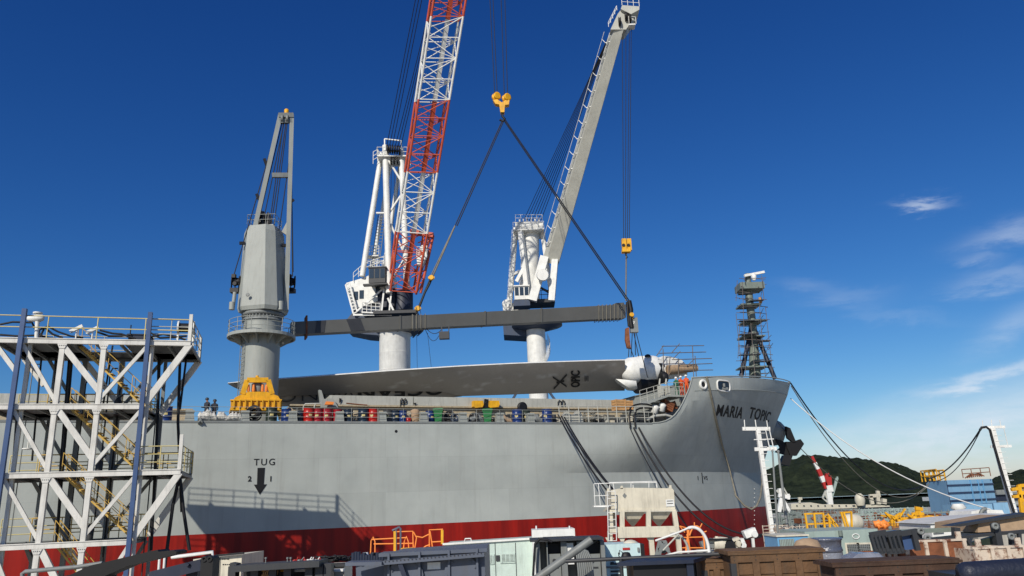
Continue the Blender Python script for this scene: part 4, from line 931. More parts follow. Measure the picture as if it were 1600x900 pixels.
mb = MB(); mb.add([under_pt(905 - (v.y) / .72 * 15, .78 - v.x / mx_ * .56) if False else under_pt(904 - v.y / .75 * 14, .80 - v.x / mx_ * .55) for v in vs], fs)
o = mb.build('root_name', 'letter', wing); mo = o.modifiers.new('t', 'SOLIDIFY'); mo.thickness = .03; mo.offset = 0
# crossed-strokes emblem and small print
def stroke(x0, f0_, x1, f1_, w=1.6):
    return [[(x0, f0_ - .03), (x1, f1_ - .03), (x1 + w * .2, f1_ + .03), (x0 + w * .2, f0_ + .03)]]
umark('emblem', stroke(862, .42, 884, .76) + stroke(864, .84, 884, .36) + stroke(868, .62, 880, .56))
for k in range(3): umark('small_print', [[(912 + k * 2.2, .42 + .02 * (k % 2)), (913.2 + k * 2.2, .42), (913.2 + k * 2.2, .60 - .05 * (k == 1)), (912 + k * 2.2, .60)]], 'lettergrey')
# hub parts at the root
hub = thing('wing_hub', 'white cylindrical hub and fairing at the root of the wing', 'hub', sd(1000, 612, OB))
def w_(px, py, dy=0): return sd(px, py, OB + dy)
ax = (w_(1028, 577, .5) - w_(975, 579, .5)); axn = ax.normalized(); rr = (w_(1000, 557).z - w_(1000, 601).z) / 2
mb = MB(); mb.lathe(w_(966, 580, 1.5), [(.5, 0), (rr * .72, .6), (rr * .93, 1.3), (rr * .98, 2.2), (rr, ax.length * .62), (rr * 1.03, ax.length * .63), (rr * 1.03, ax.length * 1.05), (rr * .97, ax.length * 1.12)], 36, axis=axn); mb.build('hub_drum', 'cleanwhite', hub)
mb = MB(); mb.rings([[w_(px, py, dy) for px, py, dy in q] for q in ([(962, 592, -.3), (970, 598, 0), (966, 600, 1), (960, 594, 1)], [(975, 593, -.6), (984, 607, -.3), (980, 610, 1), (970, 596, 1)], [(994, 595, -.4), (996, 607, -.2), (990, 611, 1), (985, 600, 1)])], smooth=True); mb.build('lower_fairing', 'cleanwhite', hub)
mb = MB(); mb.lathe(w_(994, 600, 1.5), [(rr * .7, 0), (rr * .7, 2.2)], 20, axis=axn); mb.build('hub_socket', 'black', hub)
MB().lathe(w_(1012, 557, .6), [(.32, 0), (.28, .14), (.12, .22)], 12).build('hub_cap', 'black', hub)
h2 = thing('housing', 'white angular winch housing between the wing hub and the bow', 'housing', w_(1055, 600))
mb = MB(); mb.prism([w_(1033, 561, 1), w_(1037, 556, 1), w_(1048, 557, 1), w_(1066, 563, 1), w_(1074, 572, 1), w_(1074, 586, 1), w_(1040, 590, 1)], sn * 2.4); mb.build('housing_shell', 'cleanwhite', h2)
mb = MB(); mb.tube(w_(1044, 578, .5), w_(1088, 575, .5), .5, .36, 14); mb.build('shaft', 'sack', h2)
mb = MB(); mb.tube(w_(1030, 568, .3), w_(1033, 600, .3), .3, .25, 10); mb.lathe(w_(1037, 590, -.2), [(.5, -.3), (.65, 0), (.5, .3)], 16, axis=(1, .3, 0)); mb.build('hinge', 'black', h2)
mb = MB(); q = w_(1037, 571, .97); mb.lathe(q, [(.12, 0), (.12, .05)], 12, axis=-sn); mb.build('port', 'black', h2)
# bow staging poles (bare tubes)
sc2 = thing('scaffold', 'bare horizontal staging poles sticking up behind the white winch housing', 'scaffold', S(30, OB, ZD))
mb = MB()
for (a, b2) in (((1030, 552), (1103, 550)), ((1034, 541), (1100, 540)), ((1050, 562), (1112, 560)), ((1060, 570), (1113, 568)), ((1068, 579), (1114, 578)), ((1082, 541), (1084, 590)), ((1036, 545), (1037, 580)), ((1026, 556), (1037, 540)), ((1049, 552), (1062, 537)), ((1052, 560), (1063, 549)), ((1073, 572), (1086, 560)), ((1044, 590), (1047, 558)), ((1060, 596), (1060, 560)), ((1086, 556), (1088, 588))): mb.tube(w_(*a), w_(*b2), .045, n=5)
mb.build('scaffold_pole', 'scaffold', sc2)

# ------------------------------------------------------------------ things on deck
def deck(px, off=.9): t, _ = st(px, 652, off); return S(t, off, ZD)
spread = thing('cargo_spreader', 'bright yellow cargo grab spreader standing on deck before the grey crane', 'spreader', deck(400, 1.6))
OS = 1.6
def y_(px, py, d=0): return sd(px, py, OS + d)
mb = MB()
mb.prism([y_(362, 631), y_(367, 621), y_(382, 614), y_(388, 612), y_(416, 612), y_(423, 614), y_(435, 619), y_(441, 631)], sn * 1.6); mb.build('spreader_body', 'yellow', spread)
mb = MB(); mb.prism([y_(360.5, 638, -.25), y_(360.5, 624, -.25), y_(440.5, 624, -.25), y_(440.5, 638, -.25)], sn * .2); mb.prism([y_(360, 641, -.35), y_(360, 636.5, -.35), y_(440, 636.5, -.35), y_(440, 641, -.35)], sn * 2.3); mb.prism([y_(360, 626, -.35), y_(360, 624, -.35), y_(440, 624, -.35), y_(440, 626, -.35)], sn * .4)
for k in range(9): p = y_(364 + k * 9, 638, -.35); mb.obox(p, su * .08, -sn * .1, (0, 0, .6))
mb.build('spreader_girder', 'yellow', spread)
for (a, b2) in (((379, 616), (386, 594)), ((425, 616), (419, 594)), ((386, 594), (419, 594))):
    mb = MB(); mb.bar(y_(*a, .1), y_(*b2, .1), .26, .3); mb.bar(y_(*a, 1.3), y_(*b2, 1.3), .26, .3); mb.build('yoke_bar', 'yellow', spread)
MB().lathe(y_(402, 613, .6), [(.38, 0), (.42, .1), (.42, .6), (.3, .66)], 20).build('yoke_drum', 'midgrey', spread)
mb = MB(); mb.prism([y_(397, 593), y_(399, 589), y_(405, 589), y_(408, 593)], sn * .6); mb.tube(y_(402, 592, .2), y_(402, 587, .2), .12); mb.build('lifting_eye', 'yellow', spread)
mb = MB(); mb.prism([y_(430, 641, -.3), y_(440, 641, -.3), y_(439, 650, -.3), y_(437, 654, -.3), y_(434, 648, -.3)], sn * .4); mb.build('corner_guide', 'yellow', spread)
for px in (388, 396, 410, 416): MB().lathe(y_(px, 612, .1), [(.08, 0), (.12, .1), (.08, .5)], 8).build('hydraulic_pin', 'railorange', spread)

# drums
def drum_proto(cm, name='oil_drum'):
    o = thing(name, 'x', 'drum', (0, 0, 0)); MB().lathe((0, 0, 0), [(.285, 0), (.295, .02), (.285, .04), (.283, .28), (.297, .30), (.283, .32), (.283, .57), (.297, .59), (.283, .61), (.283, .84), (.295, .86), (.295, .885), (.27, .885), (.268, .865)], 24).build('drum_shell', cm, o, local=True)
    MB().lathe((.16, 0, .866), [(.03, 0), (.03, .02)], 10).build('bung', 'midgrey', o, local=True)
    mb = MB(); 
    for k in range(5): a = -math.pi / 2 - .3 + k * .12; d = Vector((math.cos(a), math.sin(a), 0)); a2 = a + .13; d2 = Vector((math.cos(a2), math.sin(a2), 0)); mb.add([d * .3 + Vector((0, 0, .38)), d2 * .3 + Vector((0, 0, .38)), d2 * .3 + Vector((0, 0, .5)), d * .3 + Vector((0, 0, .5))], [(0, 1, 2, 3)])
    mb.build('drum_sticker', 'paleyellow', o, local=True)
    return o
drums = [(246, 'drumnavy', 'dark drum half hidden behind the blue drum near the white gangway tower', 1.5, 1), (259, 'drumblue', 'blue drum by the deck railing right of the white gangway tower', .9, 1.12),
    (424, 'drumdark', 'dark green drum under the yellow spreader', .9, 1.1), (447, 'drumblue', 'blue drum just right of the yellow spreader', .9, 1), (467.5, 'drumnavy', 'dark drum left of the first red drum', .9, .9),
    (482, 'drumred', 'bright red drum, leftmost of the four reds in a row', .8, 1.08), (496, 'drumcrimson', 'crimson drum, second of the four reds in a row', .9, 1.03), (511, 'drumcrimson', 'crimson drum, third of the four reds in a row', .9, 1.03), (527, 'drumcrimson', 'crimson drum, rightmost of the four reds in a row', 1.0, 1.0),
    (544, 'drumnavy', 'navy drum just right of the row of four red drums', .9, 1), (567.5, 'drumnavy', 'tall navy drum left of the lone bright red drum', .9, 1.1), (583, 'drumred', 'lone bright red drum standing between two dark drums', .9, 1.1),
    (606, 'drumgrey', 'grey drum right of the lone red drum', 1.0, 1), (617, 'drumnavy', 'navy drum beside the grey drum', .9, .95), (629, 'drumblue', 'blue drum left of the tan sack', .9, .95), (672, 'drumblue', 'narrow blue drum left of the green wheelie bin', 1.3, 1),
    (808, 'drumblue', 'dark blue drum on deck right of the green square bin', .9, 1.15), (855, 'drumblue', 'bright blue drum left of the mooring ropes', .9, 1.2), (821, 'drumdark', 'dark drum beside the dark blue drum amidships', 1.4, 1.15)]
protos = {}
for px, cm, lab, off, sc__ in drums:
    if cm not in protos: o = drum_proto(cm); protos[cm] = o; o.location = deck(px, off); ORG[o.name] = (tuple(o.location), 0)
    else: o = copy_tree(protos[cm], deck(px, off))
    o['label'] = lab; o['group'] = 'steel drums along the deck railing'; sc__ *= 1.08; o.scale = (sc__ * 1.14, sc__ * 1.14, sc__); o.rotation_euler.z = (px * 7 % 5) * .25 - .4
# small red can, tan sack, wheelie bins
p = deck(638, .8); mb = MB(); mb.lathe(p, [(.2, 0), (.22, .05), (.22, .34), (.12, .42), (.06, .44)], 14); tag(mb.build('fuel_can', 'drumred'), 'short red can between the blue drum and the tan sack', 'can')
p = deck(649, .9); mb = MB(); rg = []
for z_, r in ((0, .26), (.3, .34), (.7, .3), (.95, .34), (1.05, .2)): rg.append([p + Vector((r * math.cos(a) * (1 + .1 * math.sin(3 * a + z_ * 5)), r * math.sin(a), z_)) for a in [k * math.pi / 6 for k in range(12)]])
mb.rings(rg); tag(mb.build('sack', 'sack'), 'tan sack standing upright left of the green wheelie bin', 'sack')
def wheelie(px, h, label, name='wheelie_bin', w=.34):
    p = deck(px, .9); o = thing(name, label, 'bin', p); mb = MB(); mb.rings([[p + Vector((x * s_ * w, y * s_ * .3, z_)) for x, y in ((-1, -1), (1, -1), (1, 1), (-1, 1))] for s_, z_ in ((.72, .08), (.98, h - .1), (1.1, h - .1), (1.1, h))], smooth=False); mb.build('bin_body', 'bingreen', o)
    mb = MB(); mb.rings([[p + Vector((x * s_ * w, y * s_ * .33, z_)) for x, y in ((-1, -1), (1, -1), (1, 1), (-1, 1))] for s_, z_ in ((1.18, h + .005), (1.14, h + .08), (.8, h + .14))], smooth=False); mb.tube(p + Vector((-w, .36, h)), p + Vector((w, .36, h)), .03); mb.build('lid', 'bingreen', o)
    for x in (-w * .8, w * .8): MB().lathe(p + Vector((x, .2, .1)), [(.1, -.03), (.1, .03)], 12, axis=(1, 0, 0)).build('wheel', 'black', o)
wheelie(685, 1.0, 'green wheelie bin with closed lid by the deck railing')
wheelie(762, 1.0, 'green square bin below the yellow double bracket', w=.36)
# clutter heaps
def coil(px, off, r, n, m_, label, name='hose_coil', z0=0, tilt=.25):
    p = deck(px, off); mb = MB(); rnd = random.Random(px)
    for k in range(n): 
        c = p + Vector((rnd.uniform(-.1, .1), rnd.uniform(-.1, .1), z0 + r * .9 + k * .03)); q = Matrix.Rotation(rnd.uniform(-.5, .5), 3, 'Z') @ Matrix.Rotation(math.pi / 2 - tilt + rnd.uniform(-.3, .3), 3, 'X'); rr2 = r * rnd.uniform(.6, 1.0)
        mb.path([c + q @ Vector((rr2 * math.cos(a), rr2 * math.sin(a), 0)) for a in [i * math.pi / 8 for i in range(17)]], .035, 5)
    return tag(mb.build(name, m_), label, 'coil')
coil(397, .9, .5, 14, 'cable', 'black cable coil below the yellow spreader on deck'); coil(703, 1.0, .42, 10, 'cable', 'black hose coil right of the green wheelie bin'); coil(712, .8, .3, 8, 'counterblue', 'blue hose coil on deck right of the black one')
coil(741, 1.0, .35, 8, 'cable', 'black hose coil left of the green square bin'); coil(922, .9, .5, 12, 'rope', 'light rope coil right of the grey mooring chock'); coil(1003, 1.2, .3, 8, 'cable', 'black hose coil among the crates near the forecastle'); coil(933, 1.4, .35, 8, 'cable', 'black hose coil behind the light rope coil')
def tarp(x0, x1, off, h, label, m_='tarp', name='tarpaulin_bundle', z0=0):
    a = deck(x0, off); b2 = deck(x1, off); rnd = random.Random(int(x0 * 3)); rg = []; n = 14
    for k in range(n + 1):
        s_ = k / n; c = vl(a, b2, s_); hh = h * (.55 + .45 * math.sin(s_ * math.pi)) * rnd.uniform(.75, 1.1); ring = []
        for j in range(10): an = math.pi * 2 * j / 10; ring.append(c + sn * math.cos(an) * .5 * rnd.uniform(.9, 1.05) + Vector((0, 0, z0 + max(0, hh / 2 + math.sin(an) * hh / 2 * rnd.uniform(.92, 1.06)))))
        rg.append(ring)
    return tag(MB().rings(rg).build(name, m_), label, 'tarpaulin')
tarp(309, 338, .6, .95, 'crumpled white tarpaulin under the two dark figures on deck'); tarp(336, 356, .7, .8, 'crumpled white tarpaulin, middle one of the three left of the yellow spreader'); tarp(354, 378, .7, .8, 'crumpled white tarpaulin against the yellow spreader'); tarp(732, 752, 1.3, .9, 'grey tarpaulin draped left of the green square bin', 'midgrey'); tarp(772, 797, 1.6, .75, 'grey-brown tarpaulin draped right of the green square bin', 'sack'); tarp(826, 845, 1.6, .85, 'grey tarpaulin draped between the two blue drums', 'midgrey')
tarp(310, 317, .2, .5, 'grey sack hanging over the deck edge beside white tarpaulin', 'midgrey', z0=-.25)
# grey mooring chock (big rounded)
t, _ = st(896, 655, .5); mb = MB(); mb.prism([S(t - .95, .4, ZD), S(t + .85, .4, ZD), S(t + .75, .4, ZD + .75), S(t + .45, .4, ZD + 1.05), S(t + .1, .4, ZD + .7), S(t - .25, .4, ZD + .7), S(t - .6, .4, ZD + 1.0), S(t - .9, .4, ZD + .6)], sn * .5); mb.build('mooring_chock', 'craneB', ship)
for px, off, cm, lab, sc__ in ((948, .9, 'craneB', 'cream pot standing right of the rope coil', .8), (971, .9, 'craneB', 'cream pot below the wooden crates near the forecastle', .75)):
    p = deck(px, off); o = thing('paint_pot', lab, 'pot', p, group='cream pots on the deck'); MB().lathe(p, [(.25 * sc__, 0), (.32 * sc__, .7 * sc__), (.34 * sc__, .72 * sc__)], 18).build('pot_body', cm, o); MB().path([p + Vector((.32 * sc__ * math.cos(a), 0, .72 * sc__ + .25 * math.sin(a))) for a in [k * math.pi / 6 for k in range(7)]], .015, 4).build('handle', 'darkgrey', o)
def crate_deck(px, py, w, h, off, cm, lab, tilt=0):
    c = sd(px, py, off); q = Matrix.Rotation(tilt, 3, sn); mb = MB(); ux = q @ su; uz = q @ Vector((0, 0, 1))
    for k in range(4): mb.obox(c - ux * w / 2 + uz * (h / 4 * k + .01), ux * w, sn * w * .8, uz * (h / 4 - .03))
    for x in (-.5, .42): mb.obox(c + ux * w * x - sn * .04, ux * .08, sn * .035, uz * h)
    return tag(mb.build('wooden_crate', cm), lab, 'crate', 'crates near the forecastle')
crate_deck(971, 641, 1.0, .95, 1.8, 'rawwood', 'raw wood crate stacked left of the black mooring hoops'); crate_deck(983, 640, .8, .8, 1.8, 'rawwood', 'smaller raw wood crate right of the larger raw one'); crate_deck(1043, 640, 1.0, .8, 1.4, 'rusty', 'reddish brown crate leaning against the forecastle sweep', .45); crate_deck(1053, 640, .8, .7, 1.8, 'rusty', 'rust coloured box furthest right below the forecastle rail', -.3)
for px, py, lab in ((1023, 640, 'dented white drum lying left of the rusty crates'), (1034, 637, 'white valve body standing beside the rusty crates')):
    c = sd(px, py, 1.5); mb = MB(); mb.lathe(c, [(.2, -.35), (.36, -.3), (.3, .1), (.36, .3), (.12, .42)], 16, axis=(.3, -.2, 1)); tag(mb.build('valve', 'cleanwhite'), lab, 'valve')
# pipes lying on the forward deck
mb = MB()
for k in range(12): p = deck(1000 + k * 2, 1.0); mb.path([deck(985 + (k * 13) % 40, .6 + (k % 3) * .4) + Vector((0, 0, .15 + .04 * k)), deck(1015 + (k * 7) % 28, .8 + (k % 3) * .4) + Vector((0, 0, .25 + .03 * k))], .05, 5)
tag(mb.build('pipe_pile', 'darkgrey'), 'heap of dark pipes on deck below the forecastle rail', 'pipes', kind='stuff')
mb = MB(); mb.path([deck(1010, .7) + Vector((0, 0, .3)), deck(1022, .7) + Vector((0, 0, .65)), deck(1040, .7) + Vector((0, 0, .75)), deck(1050, .7) + Vector((0, 0, .6))], .12, 8); tag(mb.build('bent_pipe', 'craneB'), 'pale bent pipe lying across the dark pipe heap', 'pipe')
mb = MB(); t, z = st(1010, 656, 0); rail(mb, [S(t - 8, .12, ZD + .0), S(t + .8, .12, ZD)], 1.35, .035, 3, .9); mb.build('deck_railing', 'craneB', ship)
mb = MB(); rnd = random.Random(77)
for k in range(230):
    px = rnd.uniform(440, 985); off = rnd.uniform(1.8, 3.4); p = deck(px, off); r_ = rnd.random()
    if r_ < .35: mb.obox(p + Vector((0, 0, 0)), su * rnd.uniform(.15, .6), sn * .3, (0, 0, rnd.uniform(.2, .95)))
    elif r_ < .7: a = p + Vector((0, 0, rnd.uniform(.1, .9))); mb.tube(a, a + su * rnd.uniform(-1.6, 1.6) + Vector((0, 0, rnd.uniform(-.35, .35))), rnd.uniform(.02, .07), n=5)
    else: mb.lathe(p, [(rnd.uniform(.08, .2), 0), (rnd.uniform(.08, .2), rnd.uniform(.3, .9))], 8)
tag(mb.build('deck_gear', 'darkgrey'), 'jumble of dark pipes and fittings on deck behind the drums', 'gear', kind='stuff')
mb = MB()
for k in range(120):
    px = rnd.uniform(440, 1000); off = rnd.uniform(1.6, 3.3); p = deck(px, off); a = p + Vector((0, 0, rnd.uniform(.1, .95)))
    if rnd.random() < .6: mb.tube(a, a + su * rnd.uniform(-1.4, 1.4) + Vector((0, 0, rnd.uniform(-.4, .4))), rnd.uniform(.02, .05), n=5)
    else: mb.obox(p, su * rnd.uniform(.1, .4), sn * .2, (0, 0, rnd.uniform(.2, .8)))
tag(mb.build('deck_scrap', 'cream'), 'jumble of pale scrap, pipes and boxes on deck behind the drums', 'gear', kind='stuff')
# yellow double bracket, orange block, frames
yb = thing('lifting_bracket', 'yellow double bracket lying on the hatch cover above the green bin', 'bracket', sd(760, 637, 3.6))
for a, b2 in ((740, 756), (763, 781)): mb = MB(); mb.prism([sd(a, 635, 3.4), sd(a + 3, 637, 3.4), sd(b2 - 2, 636, 3.4), sd(b2, 632, 3.4), sd(b2 - 1, 626, 3.4), sd(a, 626, 3.4)], sn * .5); mb.build('bracket_arm', 'yellow', yb)
mb = MB(); mb.bar(sd(759, 638, 3.5), sd(760, 624, 3.5), .25); mb.path([sd(757, 624, 3.4), sd(762, 627, 3.4), sd(757, 631, 3.4)], .06); mb.build('bracket_pin', 'black', yb)
mb = MB(); mb.prism([sd(508, 632, 3), sd(521, 632, 3), sd(522, 628, 3), sd(510, 627, 3)], sn * .4); tag(mb.build('chock', 'railorange'), 'small orange chock by the hatch bracket above the red drums', 'chock')
fr = thing('pipe_stand', 'low bent grey pipe frame behind the red drums', 'frame', deck(486, 2)); mb = MB(); mb.path([sd(474, 652, 2), sd(474, 636, 2), sd(477, 631, 2), sd(502, 630.5, 2)], .05); mb.path([sd(491, 652, 2), sd(491, 636, 2), sd(493, 631, 2)], .05); mb.build('frame_pipe', 'craneB', fr)
mb = MB(); mb.path([sd(541, 630, 3.2), sd(560, 632, 3.2), sd(574, 633, 3.2)], .05); tag(mb.build('rusty_bar', 'rusty'), 'thin rusty bar leaning on the hatch cover', 'bar')
# black tyre on the coaming
mb = MB(); mb.lathe(sd(816, 636, 3.3), [(.28, -.12), (.42, -.1), (.42, .1), (.28, .12)], 20, axis=-sn); tag(mb.build('tyre', 'black'), 'black tyre fender leaning on the hatch coaming amidships', 'tyre')
mb = MB(); vsx = [sd(872, 627, 3.95)]
for dx in (0, 5.5): mb.path([sd(872 + dx, 634, 3.9), sd(872 + dx, 628, 3.9), sd(874 + dx, 625.5, 3.9), sd(877 + dx, 628, 3.9), sd(877 + dx, 634, 3.9)], .045)
mb.build('cover_mark', 'letter', ship); mb = MB()
for dx in (0, 5): mb.path([sd(626 + dx, 635, 3.9), sd(626 + dx, 625, 3.9), sd(628 + dx, 622.5, 3.9), sd(630 + dx, 625, 3.9), sd(630 + dx, 629, 3.9), sd(627 + dx, 630, 3.9)], .045)
mb.prism([sd(646, 629.5, 3.9), sd(651, 629.5, 3.9), sd(648.5, 634, 3.9)], -sn * .02); mb.prism([sd(530, 630, 3.9), sd(530, 622, 3.9), sd(534, 623, 3.9), sd(533, 627, 3.9)], -sn * .02); mb.build('cover_mark', 'letter', ship)
# black hoops of the mooring hoses at the forward rail
for i, (w, h) in enumerate(((46, 18), (34, 12))):
    pts = [sd(985 + i * 8, 668, -.1), sd(983 + i * 8, 650, -.1), sd(986 + i * 8, 640 + i * 2, .2)]
    for k in range(6): a = math.pi - k * math.pi * .75 / 5; pts.append(sd(1004 + i * 4 + (20 - i * 5) * math.cos(a), 640 + i * 3 - (9 - i * 3) * math.sin(a), .4))
    tag(MB().path(pts, .075, 7).build('mooring_hose', 'black'), ['outer thick black hose looping over the rail near the forecastle', 'inner thick black hose looping over the rail near the forecastle'][i], 'hose', 'black hoses over the rail')
# mooring ropes
def rope(label, pts, r=.05, m_='cable', name='mooring_rope'):
    return tag(MB().path(pts, r, 6).build(name, m_), label, 'rope', 'mooring ropes')
def through(a, b2, drop, n=16): return sag(a, b2, drop, n)
for i, (a, b2, lab) in enumerate((((872, 648), (953, 772), 'leftmost dark mooring rope from amidships down behind the cream hopper'), ((877, 650), (957, 765), 'second dark mooring rope from amidships, in the middle of the bundle'), ((882, 652), (961, 768), 'rightmost dark mooring rope of the amidships bundle'))):
    rope(lab, through(sd(*a, -.1), at(b2[0], b2[1], 52), .35), .06)
rope('dark mooring rope, upper one sweeping to the foot of the lamp mast', through(sd(998, 668, -.1), at(1198, 834, 57), 2.6), .07); rope('dark mooring rope, lower one sweeping to the foot of the lamp mast', through(sd(990, 668, -.1), at(1190, 838, 57), 2.9), .07)
rope('thin dark mooring rope passing behind the cream hopper leg', through(sd(984, 668, -.1), at(1075, 825, 54), .5), .045)
def hp(px, z): t = find_t(px, z); return S(t, hb(t, z) - .12, z)
pa = hp(1103, 15.4); rope('heavy grey rope hanging in a loop down the bow', [pa, hp(1109, 14), hp(1117, 12), hp(1127, 9.5) - sn * .1, hp(1138, 7.3) - sn * .2, at(1150, 775, 70), at(1163, 790, 70), at(1174, 796, 70), at(1182, 791, 70), at(1188, 778, 72), at(1191, 755, 74), at(1190, 742, 77)], .09, 'rope')
pb = S(52.6, HB, 16.9)
rope('thick dark rope from the bow tip curving towards the blue plant', through(pb, at(1450, 752, 110), 5.0, 26), .075); rope('second thick dark rope from the bow tip, just below the first', through(pb - Vector((0, 0, .3)), at(1455, 750, 110), 6.2, 26), .05, 'rope')
rope('thick dark cable sagging from the right lamp tower to the blue plant', through(at(1533, 669, 75), at(1450, 748, 110), .9, 16), .08); rope('second dark cable sagging from the right lamp tower', through(at(1533, 670, 75), at(1452, 752, 110), 1.4, 16), .05)
rope('white rope from the bow sloping right across the hills', through(S(52.3, HB, 15.2), at(1548, 796, 62), 1.6, 20), .05, 'whiterope'); rope('thin grey line from under the anchor running to the right', through(at(1216, 661, 84), at(1452, 757, 112), 5.0, 20), .05, 'rope')

# people
def person(loc, face, label, top_c, pose=0, helmet='cleanwhite', hs=1.72, arm=0.):
    o = thing('person', label, 'person', loc, rz=face); me = bpy.data.meshes.new('body'); k = hs / 1.75
    V = [(0, 0, .95), (0, 0, 1.18), (0, -.02, 1.40), (0, -.01, 1.50), (0, .02, 1.58), (0, .02, 1.66)]
    R_ = [.15, .14, .15, .06, .085, .085]; E = [(0, 1), (1, 2), (2, 3), (3, 4), (4, 5)]
    for s_ in (-1, 1):
        b0 = len(V); V += [(s_ * .19, 0, 1.40), (s_ * .24, -.03 - arm * .05, 1.12), (s_ * .22, .16 + arm * .15, .98 + arm * .25), (s_ * .21, .25 + arm * .15, .98 + arm * .28)]; R_ += [.065, .05, .04, .04]; E += [(2, b0), (b0, b0 + 1), (b0 + 1, b0 + 2), (b0 + 2, b0 + 3)]
        b1 = len(V); V += [(s_ * .10, 0, .86), (s_ * .11, .03, .48), (s_ * .12, 0, .08), (s_ * .13, .14, .05)]; R_ += [.095, .07, .05, .045]; E += [(0, b1), (b1, b1 + 1), (b1 + 1, b1 + 2), (b1 + 2, b1 + 3)]
    me.from_pydata([(x * k, y * k, z * k) for x, y, z in V], E, []); bo = bpy.data.objects.new('body', me); COL.objects.link(bo); bo.parent = o
    sm_ = bo.modifiers.new('skin', 'SKIN')
    for i, sv in enumerate(me.skin_vertices[0].data): sv.radius = (R_[i], R_[i] * .85); sv.use_root = (i == 0)
    sm_.use_smooth_shade = True; bo.modifiers.new('sub', 'SUBSURF').levels = 2; bo.modifiers['sub'].render_levels = 2
    # coverall below the neck, skin above it and at the hands
    key = 'wear_' + top_c
    if key not in M:
        m = bpy.data.materials.new(key); m.use_nodes = True; t = m.node_tree; b = t.nodes['Principled BSDF']; b.inputs['Roughness'].default_value = .85
        ob = t.nodes.new('ShaderNodeTexCoord').outputs['Object']; sp_ = nd(t, 'ShaderNodeSeparateXYZ'); t.links.new(ob, sp_.inputs[0])
        mx = nd(t, 'ShaderNodeMixRGB'); cc_ = {'orange': (206, 84, 34), 'coverall': (44, 46, 54), 'greenwear': (26, 88, 62)}[top_c]; mx.inputs[1].default_value = lin(*cc_); mx.inputs[2].default_value = lin(168, 120, 94)
        t.links.new(mth(t, 'GREATER_THAN', sp_.outputs[2], 1.475), mx.inputs[0]); t.links.new(mx.outputs[0], b.inputs['Base Color']); M[key] = m
    me.materials.append(M[key])
    mb = MB(); mb.lathe((0, .02 * k, 1.64 * k), [(.14, 0), (.135, .02), (.122, .03), (.12, .08), (.09, .13), (.03, .155)], 18); mb.build('helmet', helmet, o, local=True)
    return o
person(deck(322, 1.3), RAD(160), 'person in dark clothes and dark cap, left of the two behind the tarpaulins', 'coverall', helmet='darkgrey', arm=.5); person(deck(334, 1.5), RAD(200), 'person in dark clothes bending by the tarpaulins, right of the two', 'coverall', helmet='darkgrey', hs=1.64)
fp = lambda px, py, off: sd(px, py, off)
for px, off, c_, lab, fz_ in ((1065, 1.5, 'orange', 'person in orange coveralls and white helmet, middle of the three at the bow', 20), (1073.5, 1.2, 'orange', 'person in orange coveralls and white helmet, rightmost at the bow', -20), (1057.5, 1.3, 'greenwear', 'person in green clothes and white helmet, leftmost at the bow', 150)):
    q = sd(px, 608, off); zf = sd(px, 587 - (px - 1065) * .2, off).z - 1.78; person(Vector((q.x, q.y, zf)), RAD(180 + fz_), lab, c_, arm=.6)
# raised working platform they stand on, with sloping rail
pl = thing('work_platform', 'grey stepped platform with sloping rail leading up to the bow', 'platform', deck(1040, 2.5))
zf = sd(1066, 587, 1.3).z - 1.80; zlow = sd(1000, 630, .8).z
t_a = st(1044, 600, .8)[0]; t_b = 31.6; t_c = st(1000, 600, .8)[0]
mb = MB(); mb.obox(S(t_a, .9, zf - .15), su * (t_b - t_a), sn * 3.2, (0, 0, .15)); mb.prism([S(t_c, .9, zlow - .25), S(t_a, .9, zf - .15), S(t_a, .9, zf), S(t_c, .9, zlow)], sn * 2.6)
mb.prism([S(t_c, 4.2, ZD), S(t_b, 4.2, ZD), S(t_b, 4.2, zf - .16), S(t_a, 4.2, zf - .2), S(t_c, 4.2, zlow - .3)], sn * .1); mb.build('platform_deck', 'cranegrey', pl)
mb = MB(); rail(mb, [S(t_c, .95, zlow), S(t_a, .95, zf), S(t_b, .95, zf)], 1.1, .026, 3, .7); mb.build('platform_railing', 'craneB', pl)
for px in (1042, 1032): q = sd(px, 620, 1.8); mb = MB(); mb.obox(q, su * .4, sn * .4, (0, 0, 1.0)); mb.tube(q + Vector((0, 0, 1.1)), q + Vector((.1, 0, 1.6)), .08); mb.build('control_post', 'craneB', pl)

# ================================================================== QUAY: WHITE GANGWAY TOWER (left)
GA = RAD(73.8); gu = Vector((math.sin(GA), math.cos(GA), 0)); gn = Vector((-math.cos(GA), math.sin(GA), 0)); G0 = at(163, 533, 37.5)
gt = thing('gangway_tower', 'tall white steel gangway tower with blue posts and yellow stairs', 'tower', (G0.x, G0.y, 0))
def gp(px, py, off=0): d = ray(px, py); k = (gn.dot(G0) + off - gn.dot(CAM)) / gn.dot(d); return CAM + d * k
def gt_(px, py, off=0): p = gp(px, py, off); return gu.dot(p - G0), p.z
def Gp(t, off, z): v = G0 + gu * t + gn * off; return Vector((v.x, v.y, z))
DEP = 4.6
L1 = gt_(150, 531)[1]; L2 = gt_(130, 632)[1]; L3 = gt_(130, 737)[1]; L4 = gt_(130, 846)[1]; LV = [L1, L2, L3, L4, 0]
u0 = gt_(31, 560)[0] ; u1 = gt_(96, 560)[0]; u2 = gt_(161, 560)[0]; u3 = gt_(230, 560)[0]; u4 = gt_(298, 540)[0]; uL = gt_(-10, 540)[0]; uLL = u0 - 2.2
LT_ = gt_(236, 490)[1]
for u in (u0, u3): mb = MB(); mb.bar(Gp(u, -.25, .0), Gp(u, -.25, LT_), .19, .19, up=gn); mb.build('blue_post', 'postblue', gt)
